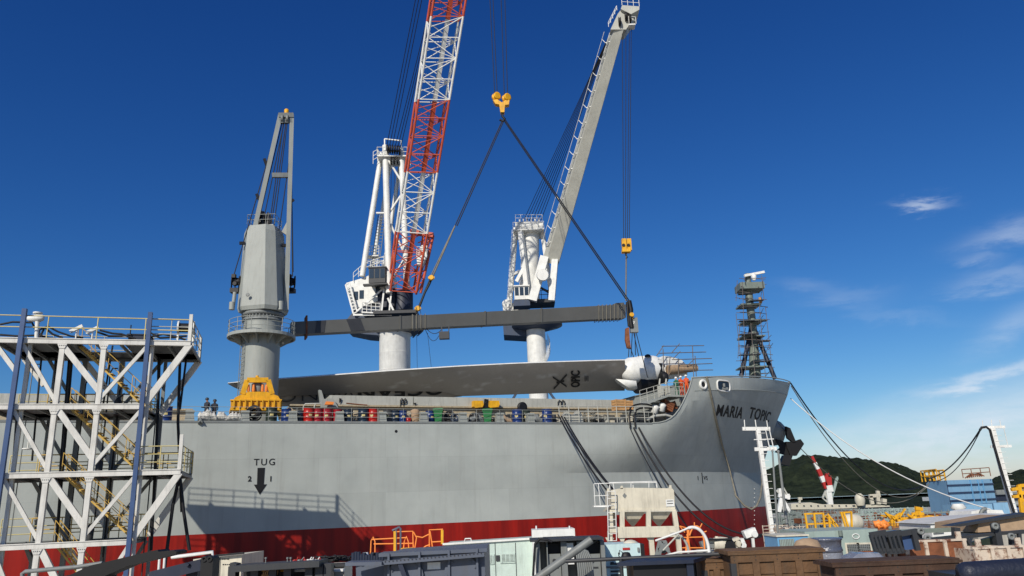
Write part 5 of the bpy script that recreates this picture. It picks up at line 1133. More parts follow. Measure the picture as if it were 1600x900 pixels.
for off in (0, DEP):
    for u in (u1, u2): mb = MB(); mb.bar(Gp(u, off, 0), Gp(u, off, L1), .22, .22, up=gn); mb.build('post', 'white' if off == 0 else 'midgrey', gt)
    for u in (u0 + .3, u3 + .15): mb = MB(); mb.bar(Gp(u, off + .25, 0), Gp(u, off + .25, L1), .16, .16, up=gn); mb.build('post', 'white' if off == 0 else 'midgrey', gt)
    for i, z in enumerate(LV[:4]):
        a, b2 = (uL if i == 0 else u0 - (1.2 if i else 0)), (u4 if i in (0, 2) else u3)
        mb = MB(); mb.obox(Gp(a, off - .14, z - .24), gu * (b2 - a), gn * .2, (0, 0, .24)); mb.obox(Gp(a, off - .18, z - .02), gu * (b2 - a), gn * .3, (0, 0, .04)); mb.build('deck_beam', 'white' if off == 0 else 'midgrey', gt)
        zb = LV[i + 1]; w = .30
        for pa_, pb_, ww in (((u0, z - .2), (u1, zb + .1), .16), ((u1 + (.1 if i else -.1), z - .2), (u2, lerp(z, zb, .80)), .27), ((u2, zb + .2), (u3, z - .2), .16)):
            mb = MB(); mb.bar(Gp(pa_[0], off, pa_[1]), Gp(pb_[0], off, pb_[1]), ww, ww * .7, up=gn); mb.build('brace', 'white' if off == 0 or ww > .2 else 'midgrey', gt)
        if i in (0, 2): mb = MB(); mb.bar(Gp(u4 - .05, off, z - .15), Gp(u3 + .1, off, zb + .05), .3, .2, up=gn); mb.build('brace', 'white', gt)
        if i == 0: mb = MB(); mb.bar(Gp(u0 - 3.2, off, zb + .1) if False else Gp(uL, off, z - .2), Gp(u0 - .1, off, z - 1.6), .2, .2, up=gn); mb.build('brace', 'white', gt)
for i, z in enumerate(LV[:4]):            # decks and cross joists
    a, b2 = (uL if i == 0 else u0 - 1.2), (u4 if i in (0, 2) else u3)
    mb = MB()
    segs = [(a, u1 + .2), (u3 - 1.3, b2)] if i else [(a, u1 + .6), (u2 + .8, b2)]
    for s0, s1 in segs: mb.obox(Gp(s0, .1, z - .1), gu * (s1 - s0), gn * (DEP - .2), (0, 0, .06))
    mb.obox(Gp(a, DEP * .62, z - .1), gu * (b2 - a), gn * (DEP * .36), (0, 0, .058)); mb.build('deck_plate', 'darkgrey', gt)
    mb = MB(); u = a
    while u < b2: mb.obox(Gp(u, .15, z - .26), gu * .08, gn * (DEP - .3), (0, 0, .15)); u += 1.1
    mb.build('joists', 'midgrey', gt)
    h = 1.1
    if i in (0, 2):
        mb = MB(); mb.bar(Gp(b2 - .08, 0, z), Gp(b2 - .08, 0, LT_ if i == 0 else z + h + .6), .16, .16, up=gn); mb.build('end_post', 'white', gt); mb = MB(); mb.bar(Gp(b2 - .08, DEP, z), Gp(b2 - .08, DEP, z + 1.25), .12, .12, up=gn); mb.build('end_post', 'white', gt)
    mb = MB(); rail(mb, [Gp(a, 0, z), Gp(u2 if i else b2, 0, z)] if i == 0 else [Gp(u0 + .2, DEP - .1, z), Gp(b2, DEP - .1, z)], 1.15, .03, 2, 2.2 if i == 0 else 1.6); mb.build('railing', 'paleyellow' if i == 0 else 'railyellow', gt)
    mb = MB(); rail(mb, [Gp(a, DEP, z), Gp(b2, DEP, z), Gp(b2, 0, z)], 1.15, .026, 3, 1.3)
    if i in (0, 2): rail(mb, [Gp(u3, .05, z), Gp(b2, .05, z)], 1.15, .026, 3, 1.0)
    mb.build('railing', 'craneB' if i == 0 else 'paleyellow', gt)
    if i < 4:                             # stair down to the next level
        zb = LV[i + 1]; sa, sb = (u1 + .3, u2 + 1.9); mb = MB()
        for o_ in (1.2, 2.0):
            mb.bar(Gp(sa, o_, z), Gp(sb, o_, zb), .08, .04, up=gn); mb.tube(Gp(sa, o_, z + 1), Gp(sb, o_, zb + 1), .022); mb.tube(Gp(sa, o_, z + .5), Gp(sb, o_, zb + .5), .016)
            for k in range(6): f = k / 5; p = Gp(lerp(sa, sb, f), o_, lerp(z, zb, f)); mb.tube(p, p + Vector((0, 0, 1)), .018, n=5)
        for k in range(14): f = (k + .5) / 14; mb.obox(Gp(lerp(sa, sb, f), 1.2, lerp(z, zb, f)), gu * .2, gn * .8, (0, 0, .03))
        mb.build('stair', 'railyellow', gt)
for i, z in enumerate(LV[:4]):
    for u in (u1, u2):
        mb = MB(); mb.prism([Gp(u - .22, -.16, z - .25), Gp(u + .22, -.16, z - .25), Gp(u + .12, -.16, z - .48), Gp(u - .12, -.16, z - .48)], gn * .02); mb.build('gusset', 'white', gt)
        for k in range(4): MB().lathe(Gp(u - .12 + .08 * k, -.162, z - .34), [(.02, 0), (.02, .025)], 6, axis=-gn).build('bolt', 'midgrey', gt)
rnd = random.Random(12)
for k in range(9):
    u = lerp(u0 - .6, u3 + .4, rnd.random()); o_ = rnd.uniform(DEP - .9, DEP - .2); za_ = rnd.uniform(L2 + .5, L1 - .4); zb_ = rnd.uniform(1, L3)
    mb = MB(); p = Gp(u, o_, za_); q = Gp(u, o_, zb_); mb.path([p + gu * .35, p + gu * .1, p - Vector((0, 0, .25)), (p + q) / 2, q], rnd.uniform(.025, .05), 6); mb.build('riser_pipe', rnd.choice(['black', 'midgrey', 'darkgrey']), gt)
for i in (1, 2, 3):
    mb = MB(); p = Gp(u2 + rnd.uniform(-.8, .4), DEP * .7, LV[i]); mb.lathe(p, [(.16, 0), (.18, .6), (.1, .75)], 12); mb.tube(p + Vector((.0, 0, .7)), p + Vector((.3, 0, 1.0)), .04); mb.build('pump', 'darkgrey', gt)
# hanging hoses and pipes in the tower
for k, (px0, y0, px1, y1, r, off) in enumerate(((282, 540, 278, 660, .08, DEP - .5), (278, 660, 284, 800, .08, DEP - .5), (291, 560, 281, 640, .06, DEP - .4), (249, 545, 246, 660, .09, DEP - .6), (246, 660, 236, 860, .08, DEP - .6), (113, 545, 100, 700, .09, DEP - .6), (100, 700, 88, 850, .08, DEP - .6), (66, 545, 50, 720, .05, DEP - .8), (88, 545, 84, 640, .05, DEP - .8), (50, 540, 38, 620, .08, DEP - 1.5), (108, 560, 92, 760, .06, DEP - .3), (28, 640, 18, 780, .09, 2.0), (176, 540, 160, 640, .05, DEP))):
    mb = MB(); mb.tube(gp(px0, y0, off), gp(px1, y1, off), r, n=7); tag(mb.build('riser_pipe', 'black', gt))
for k, pts in enumerate(([(280, 745), (270, 790), (262, 850), (256, 895)], [(281, 745), (287, 800), (296, 860)], )):
    mb = MB(); mb.path([gp(*p, 1.5) for p in pts], .085, 7); tag(mb.build('hanging_cable', 'cable'), ['thick black cable dropping from the tower, left of the pair', 'thick black cable dropping from the tower, right of the pair'][k], 'cable', 'cables hanging below the tower')
hs_ = thing('hose_bundle', 'black hoses snaking over the top deck of the white tower', 'hoses', Gp(u2, 2, L1))
for pts in ([(0, 507), (20, 503), (50, 504), (58, 520), (66, 524)], [(58, 528), (62, 515), (75, 510), (90, 518), (110, 525), (130, 528)], [(60, 530), (70, 512), (82, 522), (98, 528)], [(150, 518), (170, 525), (190, 525), (205, 523)], [(235, 520), (250, 528), (270, 527), (292, 525)], [(236, 526), (255, 522), (275, 526), (290, 531)], [(0, 523), (25, 525), (55, 524), (90, 530)], [(156, 516), (176, 521), (190, 522), (212, 530)]):
    mb = MB(); pl_ = [gp(*p, 1.2) for p in pts]; fine = []
    for i in range(len(pl_) - 1):
        for j in range(4): fine.append(vl(pl_[i], pl_[i + 1], j / 4))
    mb.path(fine + [pl_[-1]], .05, 6); mb.build('hose', 'black', hs_)
vp = thing('valve_stand', 'white pipe stand with valve wheel on the top deck of the tower', 'valve', gp(58, 530, .8)); mb = MB(); mb.tube(gp(57, 530, .8), gp(59, 492, .8), .1, n=10); mb.build('riser', 'cleanwhite', vp); mb = MB(); mb.lathe(gp(59, 497, .8), [(.1, -.5), (.16, -.4), (.2, 0), (.16, .25), (.08, .3)], 12, axis=(1, 0, 0)); mb.lathe(gp(59, 490, .8), [(.22, 0), (.22, .06)], 14); mb.tube(gp(57, 505, .8), gp(68, 497, .8), .07); mb.build('valve', 'cleanwhite', vp)
eb = thing('equipment_box', 'dark box of gear on the top deck of the tower, right of centre', 'box', gp(214, 530, 1.6)); mb = MB(); q = gt_(200, 530, 1.4); mb.obox(Gp(q[0], 1.4, L1 - .02), gu * 1.0, gn * 1.2, (0, 0, .62)); mb.obox(Gp(q[0] - .05, 1.35, L1 + .6), gu * 1.1, gn * 1.3, (0, 0, .05)); mb.build('box_shell', 'navy', eb); mb = MB(); mb.tube(Gp(q[0] + .1, 1.3, L1 + .6), Gp(q[0] + .1, 1.3, L1 + 1.1), .03); mb.tube(Gp(q[0] + .9, 1.3, L1 + .6), Gp(q[0] + .9, 1.3, L1 + 1.0), .03); mb.build('box_handle', 'black', eb)
cr = thing('cable_reel', 'white cable reel with black cable at the right end of the tower top', 'reel', gp(284, 530, 1.2)); 
for d_ in (0, .75): MB().lathe(gp(279, 512, 1.2) + gu * d_, [(.36, -.04), (.36, .04)], 20, axis=gu).build('reel_flange', 'cleanwhite', cr)
MB().lathe(gp(279, 512, 1.2), [(.24, .05), (.24, .7)], 18, axis=gu).build('cable_winding', 'black', cr); mb = MB()
for d_ in (0, .75): p = gp(279, 512, 1.2) + gu * d_; mb.bar(p, Vector((p.x, p.y, L1)), .08)
mb.build('reel_stand', 'cleanwhite', cr)
cl = thing('floodlight', 'pair of white floodlights tilted on the tower top deck', 'light', gp(143, 530, .8))
for px, py in ((120, 515), (145, 517)): mb = MB(); p = gp(px, py, .8); mb.bar(p - gu * .3 + Vector((0, 0, -.12)), p + gu * .25 + Vector((0, 0, .2)), .14, .14, up=gn); mb.tube(p, Vector((p.x, p.y, L1)), .04); mb.build('lamp_head', 'cleanwhite', cl)
# small gear hung in the tower
for k in range(3):
    p = gp(42 + k * 3, 700, 2.5 + k * .3)
mb = MB(); p = gp(43, 702, 3); mb.lathe(p, [(.25, 0), (.25, .05)], 14); mb.tube(p, p + Vector((0, 0, .5)), .03); tag(mb.build('work_lamp', 'cleanwhite'), 'small white disc lamp on the middle deck of the tower', 'lamp')

# ================================================================== QUAY: foreground yard
def boxy(x0, x1, ytop, Y, depth, z0=0, yb=None):
    a = at(x0, ytop, Y); b2 = at(x1, ytop, Y); zt = (a.z + b2.z) / 2; zb_ = z0 if yb is None else at((x0 + x1) / 2, yb, Y).z
    return min(a.x, b2.x), max(a.x, b2.x), Y, Y + depth, zb_, zt
def slab(mb, x0, x1, ytop, Y, depth, **k): mb.box(*boxy(x0, x1, ytop, Y, depth, **k)); return mb
def V(px, py, Y): return at(px, py, Y)

# cream hopper
YHp = 36.0
hp_ = thing('hopper_silo', 'cream twin-chute hopper on legs with a ladder at its left', 'hopper', Vector((V(1005, 850, YHp).x, YHp, 0)))
def s_(px, py, dy=0): return at(px, py, YHp + dy)
WD = 2.6
mb = MB(); mb.prism([s_(955, 797), s_(955, 766), s_(975, 762), s_(1050, 763), s_(1053, 766), s_(1055, 796)], (0, WD, 0)); mb.build('bin', 'cream', hp_)
mb = MB(); mb.prism([s_(952, 800, -.06), s_(952, 796.5, -.06), s_(1056, 795.5, -.06), s_(1056, 799, -.06)], (0, WD + .12, 0)); mb.build('bin_rim', 'cream', hp_)
for a, b2, c in ((975, 1008, 989), (1016, 1049, 1030)):
    mb = MB(); A = [s_(a, 800, .1), s_(b2, 800, .1), s_(b2, 800, WD - .1), s_(a, 800, WD - .1)]; m1_ = [s_(a + 2, 811, .3), s_(b2 - 8, 811, .3), s_(b2 - 8, 811, WD - .4), s_(a + 2, 811, WD - .4)]; B2 = [s_(c - 2, 822, .9), s_(c + 2, 822, .9), s_(c + 2, 822, 1.6), s_(c - 2, 822, 1.6)]; mb.rings([A, m1_, B2], smooth=False); mb.build('chute', 'cream', hp_)
for (a, b2, dy) in (((953, 798), (955, 828), 0), ((972, 798), (972, 832), 0), ((1013, 798), (1013, 828), 0), ((1053, 798), (1058, 830), 0), ((957, 798), (959, 828), WD), ((1053, 798), (1056, 828), WD), ((1014, 798), (1015, 828), WD)):
    mb = MB(); mb.bar(s_(*a, dy), s_(*b2, dy), .17, .17); mb.build('leg', 'cream', hp_)
for a, b2 in (((953, 840), (953, 860)), ((1017, 838), (1016, 866)), ((1059, 836), (1060, 866))):
    mb = MB(); p = s_(a[0], a[1], .1); mb.bar(p, Vector((p.x, p.y, 0)), .18, .18); mb.prism([s_(a[0] - 7, a[1], 0), s_(a[0] + 7, a[1], 0), s_(a[0] + 2, a[1] + 9, 0), s_(a[0] - 2, a[1] + 9, 0)], (0, .2, 0)); mb.build('leg', 'cream', hp_)
mb = MB(); mb.bar(s_(952, 828, -.05), s_(1060, 826, -.05), .2, .2); mb.bar(s_(965, 836, -.05), s_(1060, 834, -.05), .22, .22);  mb.prism([s_(966, 836, -.1), s_(978, 836, -.1), s_(975, 846, -.1), s_(970, 846, -.1)], (0, .2, 0)); mb.bar(s_(953, 830), s_(953, 845), .2); mb.build('base_frame', 'cream', hp_)
mb = MB(); ladder(mb, s_(957, 845, -.25), s_(955, 768, -.25), (1, 0, 0), .36, .025, .3); mb.build('ladder', 'cleanwhite', hp_)
mb = MB(); z_up = s_(1000, 763).z
rail(mb, [s_(953, 764, .1), s_(1026, 762, .1)], .28, .022, 1, 1); 
for a, b2 in (((928, 756), (953, 755)), ((953, 755), (1026, 754)), ((928, 775), (952, 774)), ((928, 792), (952, 792)), ((928, 756), (930, 792)), ((935, 756), (938, 790)), ((958, 755), (960, 768)), ((986, 755), (986, 762)), ((1014, 754), (1014, 762)), ((1026, 754), (1027, 762))): mb.tube(s_(*a), s_(*b2), .022, n=5)
mb.obox(s_(928, 792), (.9, 0, 0), (0, .8, 0), (0, 0, .05)); mb.build('railing', 'cleanwhite', hp_)
mb = MB()
for px, py in ((950, 763), (971, 759), (1047, 758)): mb.prism([s_(px - 2, py + 5), s_(px + 2.5, py + 5), s_(px + 2, py), s_(px - 1, py)], (0, .1, 0))
mb.build('lifting_eye', 'cream', hp_)
mb = MB(); q = s_(1041, 791.5, -.03); mb.box(q.x, s_(1053.5, 791, 0).x, q.y, q.y + .02, q.z, q.z + .3); nb = mb.build('notice_board', 'cleanwhite', hp_); mb = MB()
for k in range(2): mb.box(q.x + .05, q.x + .32, q.y - .006, q.y - .001, q.z + .22 - k * .11, q.z + .25 - k * .11)
mb.build('notice_lines', 'letter', nb)
mb = MB(); c = s_(976, 774.5, -.015); mb.prism([c + Vector((-.10, 0, 0)), c + Vector((0, 0, -.12)), c + Vector((.10, 0, 0)), c + Vector((0, 0, .12))], (0, .012, 0)); mb.build('diamond_mark', 'midgrey', hp_)

# pale green generator house
YG = 30.0
pg = thing('generator_house', 'long pale green equipment container with louvred windows behind the steel tank', 'container', Vector((V(790, 860, YG).x, YG, 0)))
def pgq(px, py, dy=0): return at(px, py, YG + dy)
mb = MB(); a = pgq(694, 851); b2 = pgq(850, 841); mb.prism([Vector((a.x, YG, 1.6)), Vector((b2.x, YG, 1.6)), b2, a], (0, 2.6, 0)); mb.build('house_wall', 'palegreen', pg)
mb = MB(); mb.box(a.x + .1, b2.x - .05, YG + .1, YG + 2.5, 0, 1.6); mb.build('house_base', 'darkgrey', pg)
mb = MB(); mb.bar(a + Vector((-.05, -.04, .02)), b2 + Vector((.05, -.04, .02)), .1, .06); mb.build('roof_edge', 'cleanwhite', pg)
for x0, y0, x1, y1 in ((757, 880, 770, 868), (784, 878, 803, 866)):
    p = pgq(x0, y0, -.03); q = pgq(x1, y1, -.03); w = MB(); w.box(p.x - .05, q.x + .05, YG - .04, YG - .004, p.z - .05, q.z + .05); w = w.build('louvre_window', 'palegreen', pg); mb = MB()
    mb.box(p.x, q.x, YG - .05, YG - .042, p.z, q.z); mb.build('louvre_opening', 'black', w); mb = MB(); 
    for k in range(6): zz = lerp(p.z, q.z, (k + .5) / 6); mb.box(p.x, q.x, YG - .07, YG - .052, zz - .012, zz + .012)
    for k in range(4): xx = lerp(p.x, q.x, k / 3); mb.box(xx - .012, xx + .012, YG - .072, YG - .052, p.z, q.z)
    mb.build('louvre_slats', 'palegreen', w)
mb = MB()
for px in (774, 806): p = pgq(px, 868, 0); mb.box(p.x - .012, p.x + .012, YG - .012, YG + .001, 1.65, pgq(px, 848).z)
p = pgq(778, 872); mb.box(p.x - .07, p.x + .07, YG - .05, YG - .002, p.z - .1, p.z + .1); mb.build('door_seam', 'darkgrey', pg)
mb = MB(); p = pgq(731, 847); mb.path([p + Vector((-.14, .1, 0)), p + Vector((-.1, .1, .12)), p + Vector((.1, .1, .12)), p + Vector((.14, .1, 0))], .025); mb.build('lifting_lug', 'cleanwhite', pg)
wb = thing('white_tank_box', 'plain white box on the roof line behind the grey cabinets', 'box', Vector((V(865, 840, 29).x, 29, 0))); mb = MB(); slab(mb, 831, 898, 827, 29, 1.6); mb.build('box_shell', 'cleanwhite', wb)
mb = MB(); x = boxy(848, 896, 838, 29, 1); mb.box(x[0], x[1], 28.97, 28.995, x[5] - .03, x[5]); mb.build('slot', 'black', wb); mb = MB()
for px in (838, 890): p = V(px, 827, 29.3); mb.tube(p, p + Vector((0, 0, .12)), .03)
mb.build('stud', 'cleanwhite', wb)
# yellow/orange rails beyond the steel tank
yr = thing('access_rail', 'orange-yellow guard rails above the steel tank in front of the red hull', 'railing', Vector((V(635, 862, 31).x, 31, 2)))
def r_(px, py, dy=0): return at(px, py, 31 + dy)
ZB = r_(635, 862).z
mb = MB()
for pts in ([(579, 866), (580, 845), (583, 839), (586, 846), (586, 864)], [(630, 862), (632, 846), (635, 838), (638, 846), (639, 860)], [(581, 843), (636, 840)], [(584, 850), (645, 849)], [(646, 860), (645, 830), (619, 831)], [(648, 858), (651, 840), (646, 831)], [(671, 857), (671, 828), (692, 827)], [(676, 856), (672, 830)], [(674, 847), (690, 846)], [(650, 838), (660, 840), (670, 835)], [(660, 857), (666, 853), (672, 851)]): mb.path([r_(*p) for p in pts], .028, 5)
mb.build('rail_tube', 'railorange', yr)
for a, b2 in (((617, 864), (617, 830)), ((691, 850), (691, 828))): mb = MB(); mb.bar(r_(*a), r_(*b2), .08); mb.build('rail_post', 'yellow', yr)
mb = MB(); mb.path([r_(613, 829), r_(624, 823.5), r_(626, 826), r_(626, 864)], .045); mb.tube(r_(619, 827), r_(619, 864), .04); mb.build('bent_pipe', 'steel', yr)
mb = MB(); mb.box(r_(628, 861).x, r_(646, 861).x, 30.7, 31.3, r_(628, 861).z, r_(628, 856).z); mb.box(r_(579, 0).x, r_(694, 0).x, 30.6, 31.6, 0, r_(635, 870).z); mb.build('rail_base', 'yellow', yr)

# steel-blue tank in front
YT = 15.0
tk = thing('steel_tank', 'blue-grey riveted steel tank box with ribs at the bottom centre', 'tank', Vector((V(660, 880, YT).x, YT, 0)))
def q_(px, py, dy=0): return at(px, py, YT + dy)
a = q_(600, 868); b2 = q_(757, 858); mb = MB(); mb.prism([Vector((a.x, YT, 0)), Vector((b2.x, YT, 0)), b2, a], (0, 2.4, 0)); mb.build('tank_wall', 'steel', tk)
mb = MB(); a2 = q_(544, 876, .5); c2 = q_(545, 882, .5); mb.prism([Vector((a2.x + .3, YT + .6, 0)), Vector((a.x, YT + .3, 0)), q_(602, 880, .3), q_(556, 884, .5)], (0, 1.8, 0)); mb.build('tank_end', 'steel', tk)
mb = MB(); mb.bar(q_(544, 880, -.1), q_(600, 879, -.1), .5, .05); mb.bar(q_(600, 879, -.1), q_(757, 866, -.1), .3, .06); mb.bar(q_(596, 866, .22), q_(762, 858, .22), .55, .06); mb.build('tank_flange', 'steel', tk)
for px in (607, 655, 701, 745): mb = MB(); p = q_(px, 865 - (px - 607) * .06, -.12); mb.box(p.x - .02, p.x + .02, p.y, YT, 0, p.z); mb.build('rib', 'steel', tk)
for px in (722, 634):
    p = q_(px, 897 if px > 700 else 901, -.02); mb = MB(); mb.lathe(p, [(.33, 0), (.33, .05)], 28, axis=(0, -1, 0)); 
    for k in range(14): an = k * math.pi / 7; mb.lathe(p + Vector((.27 * math.cos(an), -.05, .27 * math.sin(an))), [(.018, 0), (.018, .03)], 6, axis=(0, -1, 0))
    mb.build('manhole_cover', 'steel', tk)
mb = MB()
for k in range(26): MB().lathe(q_(602 + k * 6, 877.5 - k * .52, -.26), [(.012, 0), (.012, .014)], 6, axis=(0, -1, 0)).build('bolt', 'darkgrey', tk)
mb = MB(); p = q_(678, 884, -.02); mb.box(p.x - .12, p.x + .12, YT - .03, YT - .003, p.z - .06, p.z + .06); mb.build('data_plate', 'cleanwhite', tk)
mb = MB(); mb.bar(q_(624, 877, -.2), q_(634, 905, -.2), .07); mb.build('strut', 'navy', tk)
mb = MB(); rnd = random.Random(5)
for k in range(12): p = q_(552 + k * 4.2, 872 - rnd.uniform(0, 2), .4); h = rnd.uniform(.03, .1); mb.lathe(p + Vector((0, 0, -.1)), [(.04, 0), (.04, h + .1)], 8)
mb.build('bolts', 'navy', tk); 
for px, m_n in ((559, 'cleanwhite'), (571, 'cleanwhite'), (583, 'black'), (592, 'black')): MB().lathe(q_(px, 871, .5), [(.06, -.1), (.09, 0), (.05, .09)], 12).build('fitting', m_n, tk)
# cream container left
YC = 26.0
cc_ = thing('site_box', 'cream steel box with small dark lettering at the lower left', 'container', Vector((V(320, 890, YC).x, YC, 0)))
mb = MB(); a = V(302, 874, YC); b2 = V(378, 866.5, YC); mb.prism([Vector((a.x, YC, 0)), Vector((b2.x, YC, 0)), b2, a], (0, 2.2, 0)); mb.build('box_shell', 'cream', cc_)
mb = MB(); mb.bar(V(330, 869, YC - .1), V(381, 864, YC - .1), .12, .05); mb.build('box_rim', 'black', cc_); mb = MB(); p = V(344, 880, YC - .01)
mb.box(p.x, p.x + .012, YC - .012, YC, .1, V(344, 871, YC).z); mb.build('panel_seam', 'darkgrey', cc_); mb = MB(); rnd = random.Random(4)
for row, (y, x0, x1) in enumerate(((874.5, 347, 358), (883, 348, 376))):
    x = x0
    while x < x1:
        w = rnd.uniform(1.2, 3); p = V(x, y, YC); q = V(x + w, y - 1.8, YC); mb.box(p.x, q.x, YC - .012, YC - .002, p.z, q.z); x += w + rnd.uniform(.8, 2)
mb.build('small_print', 'letter', cc_)
pf = thing('pipe_gate', 'white bent pipe rail in front of the cream box at lower left', 'railing', Vector((V(300, 880, 22).x, 22, 0))); mb = MB(); e_ = V(332, 862.5, 22); mb.path([V(268, 871, 22), e_, V(333, 900, 22)], .05, 6); mb.build('top_pipe', 'cleanwhite', pf)
for px in (250, 258): mb = MB(); mb.tube(V(px - .5, 869, 22), Vector((V(px, 900, 22).x, 22, 0)), .035); mb.build('upright', 'cleanwhite', pf)
# dark boom and blue jib in the foreground corner
db = thing('loader_arm', 'black steel loader arm slanting up across the lower left corner', 'arm', Vector((V(150, 930, 11).x, 11, 0)))
mb = MB(); mb.prism([V(95, 905, 11), V(140, 884, 11), V(228, 863, 11), V(246, 859, 11), V(248, 862, 11), V(270, 860, 11), V(276, 862, 11), V(275, 866, 11), V(250, 872, 11), V(200, 884, 11), V(150, 906, 11)], (0, .35, 0)); mb.build('arm', 'anchorblack', db)
mb = MB(); p = V(120, 900, 11.1); mb.box(p.x - .25, p.x + .35, 11.1, 11.5, 0, p.z); mb.build('arm_base', 'black', db)
mb = MB(); mb.path([V(35, 905, 11.4), V(35, 896, 11.4), V(40, 893, 11.4), V(120, 886, 11.4), V(160, 880, 11.4)], .03); mb.build('guard_rail', 'midgrey', db)
nj = thing('blue_jib', 'navy blue steel jib end slanting at the lower left by the bracket', 'jib', Vector((V(290, 900, 14).x, 14, 0))); mb = MB(); mb.bar(V(236, 902, 14), V(316, 882, 14), .13, .16); mb.build('jib_beam', 'navy', nj); mb = MB(); mb.bar(V(292, 884, 13.9), V(294, 880, 13.9), .05); p = V(300, 890, 14.1); mb.box(p.x - .1, p.x + .1, 14.1, 14.3, 0, p.z); mb.build('jib_post', 'navy', nj)
bk = thing('eye_bracket', 'black bracket post with two lifting eyes at lower left', 'bracket', Vector((V(323, 900, 13).x, 13, 0))); p = V(314, 874, 13); q = V(333, 874, 13); mb = MB(); mb.box(p.x, q.x, 13, 13.3, 0, p.z); mb.build('post', 'black', bk)
for px in (318.5, 327): mb = MB(); c = V(px, 873.5, 12.98); mb.rings([[c + Vector((r * math.cos(k * math.pi / 8), dy, r * math.sin(k * math.pi / 8))) for k in range(16)] for r, dy in ((.045, 0), (.02, 0), (.02, .3), (.045, .3), (.045, 0))], smooth=False, cap=False); mb.build('lifting_eye', 'black', bk)
# dark flat frame
fk = thing('flat_rack', 'dark steel rack frame with open bays holding yellow and white gear', 'rack', Vector((V(450, 890, 20).x, 20, 0)))
mb = MB(); mb.bar(V(372, 887, 20), V(506, 879, 20), .9, .12); mb.bar(V(362, 884.5, 20), V(372, 886, 20), .3, .16); mb.build('top_beam', 'darkgrey', fk)
for px in (367, 402, 430, 453, 486, 502, 515): mb = MB(); p = V(px, 884 - (px - 367) * .03, 20); mb.box(p.x - .09, p.x + .09, 19.8, 20.1, 0, p.z); mb.build('upright', 'darkgrey', fk)
mb = MB(); p = V(372, 893, 20.2); q = V(512, 893, 20.2); mb.box(p.x, q.x, 20.6, 20.9, 0, V(440, 886, 20.6).z); mb.build('back_panel', 'black', fk)
for a, b2, cm in ((394, 412, 'yellow'), (424, 452, 'yellow'), (458, 486, 'cleanwhite'), (376, 386, 'cleanwhite'), (506, 536, 'cleanwhite')):
    mb = MB(); p = V(a, 894, 20.3); q = V(b2, 889, 20.3); mb.box(p.x, q.x, 20.3, 20.5, p.z, q.z); mb.build('stored_bar', cm, fk)
mb = MB(); rnd = random.Random(9)
for k in range(8): a = V(408 + k * 3.4, 898, 19.9); b2 = V(414 + k * 3, 888 + rnd.uniform(-2, 2), 19.9); mb.path(sag(b2, a, .08, 5), .012, 4)
mb.build('wires', 'rawwood', fk)
lw = thing('white_locker', 'white box right of the dark rack, under black hoses', 'box', Vector((V(525, 890, 20.8).x, 20.8, 0))); mb = MB(); slab(mb, 505, 538, 883, 21, 1); mb.build('box_shell', 'cream', lw)
mb = MB(); mb.bar(V(500, 884, 20.9), V(541, 882, 20.9), .4, .06); mb.build('lid', 'darkgrey', lw)
def heap(name, label, px0, px1, py, Y, n, m_, amp=.3, r=.02, seed=1):
    rnd = random.Random(seed); mb = MB()
    for k in range(n):
        c = at(lerp(px0, px1, rnd.random()), py, Y + rnd.uniform(-.2, .2)); pts = [c + Vector((rnd.uniform(-amp, amp) * 1.4, rnd.uniform(-.2, .2), rnd.uniform(-.25, .35) * amp)) for _ in range(5)]; fine = []
        for i in range(1, 4):
            for j in range(5):
                t = j / 5; p0_, p1_, p2_, p3_ = pts[i - 1], pts[i], pts[min(i + 1, 4)], pts[min(i + 2, 4)]
                fine.append(.5 * ((2 * p1_) + (-p0_ + p2_) * t + (2 * p0_ - 5 * p1_ + 4 * p2_ - p3_) * t * t + (-p0_ + 3 * p1_ - 3 * p2_ + p3_) * t ** 3))
        mb.path(fine, r, 5)
    return tag(mb.build(name, m_), label, 'hoses', kind='stuff')
heap('hose_heap', 'tangled black hoses heaped on the white box at lower left centre', 510, 536, 874, 21.2, 26, 'black', .26, .018, 3)
for k, px in enumerate((415, 449, 454)):
    mb = MB(); p = V(px, 880, 20); mb.tube(p + Vector((0, 0, -.08)), p + Vector((0, 0, .12)), .015); mb.lathe(p + Vector((0, 0, .1)), [(.03, 0), (.03, .04)], 8); tag(mb.build('valve', 'midgrey'), ['small grey valve stem, leftmost on the dark rack beam', 'small grey valve stem, middle one on the dark rack beam', 'small grey valve stem, rightmost on the dark rack beam'][k], 'valve', 'valve stems on the rack')
# assorted small fittings right of the rack
rnd = random.Random(21)
for k in range(7):
    px = 462 + k * 6.5; p = V(px, 878.5, 20.2); mb = MB(); mb.lathe(p + Vector((0, 0, -.05)), [(.05, 0), (.07, .05), (.04, .12)], 8, axis=(rnd.uniform(-.5, .5), 0, 1)); mb.tube(p, p + Vector((rnd.uniform(-.15, .15), 0, .12)), .015)
    tag(mb.build('pipe_fitting', rnd.choice(['cleanwhite', 'midgrey', 'farred'])), 'small pipe fitting lying on the dark rack beam in a row of seven', 'fitting', 'pipe fittings on the rack')

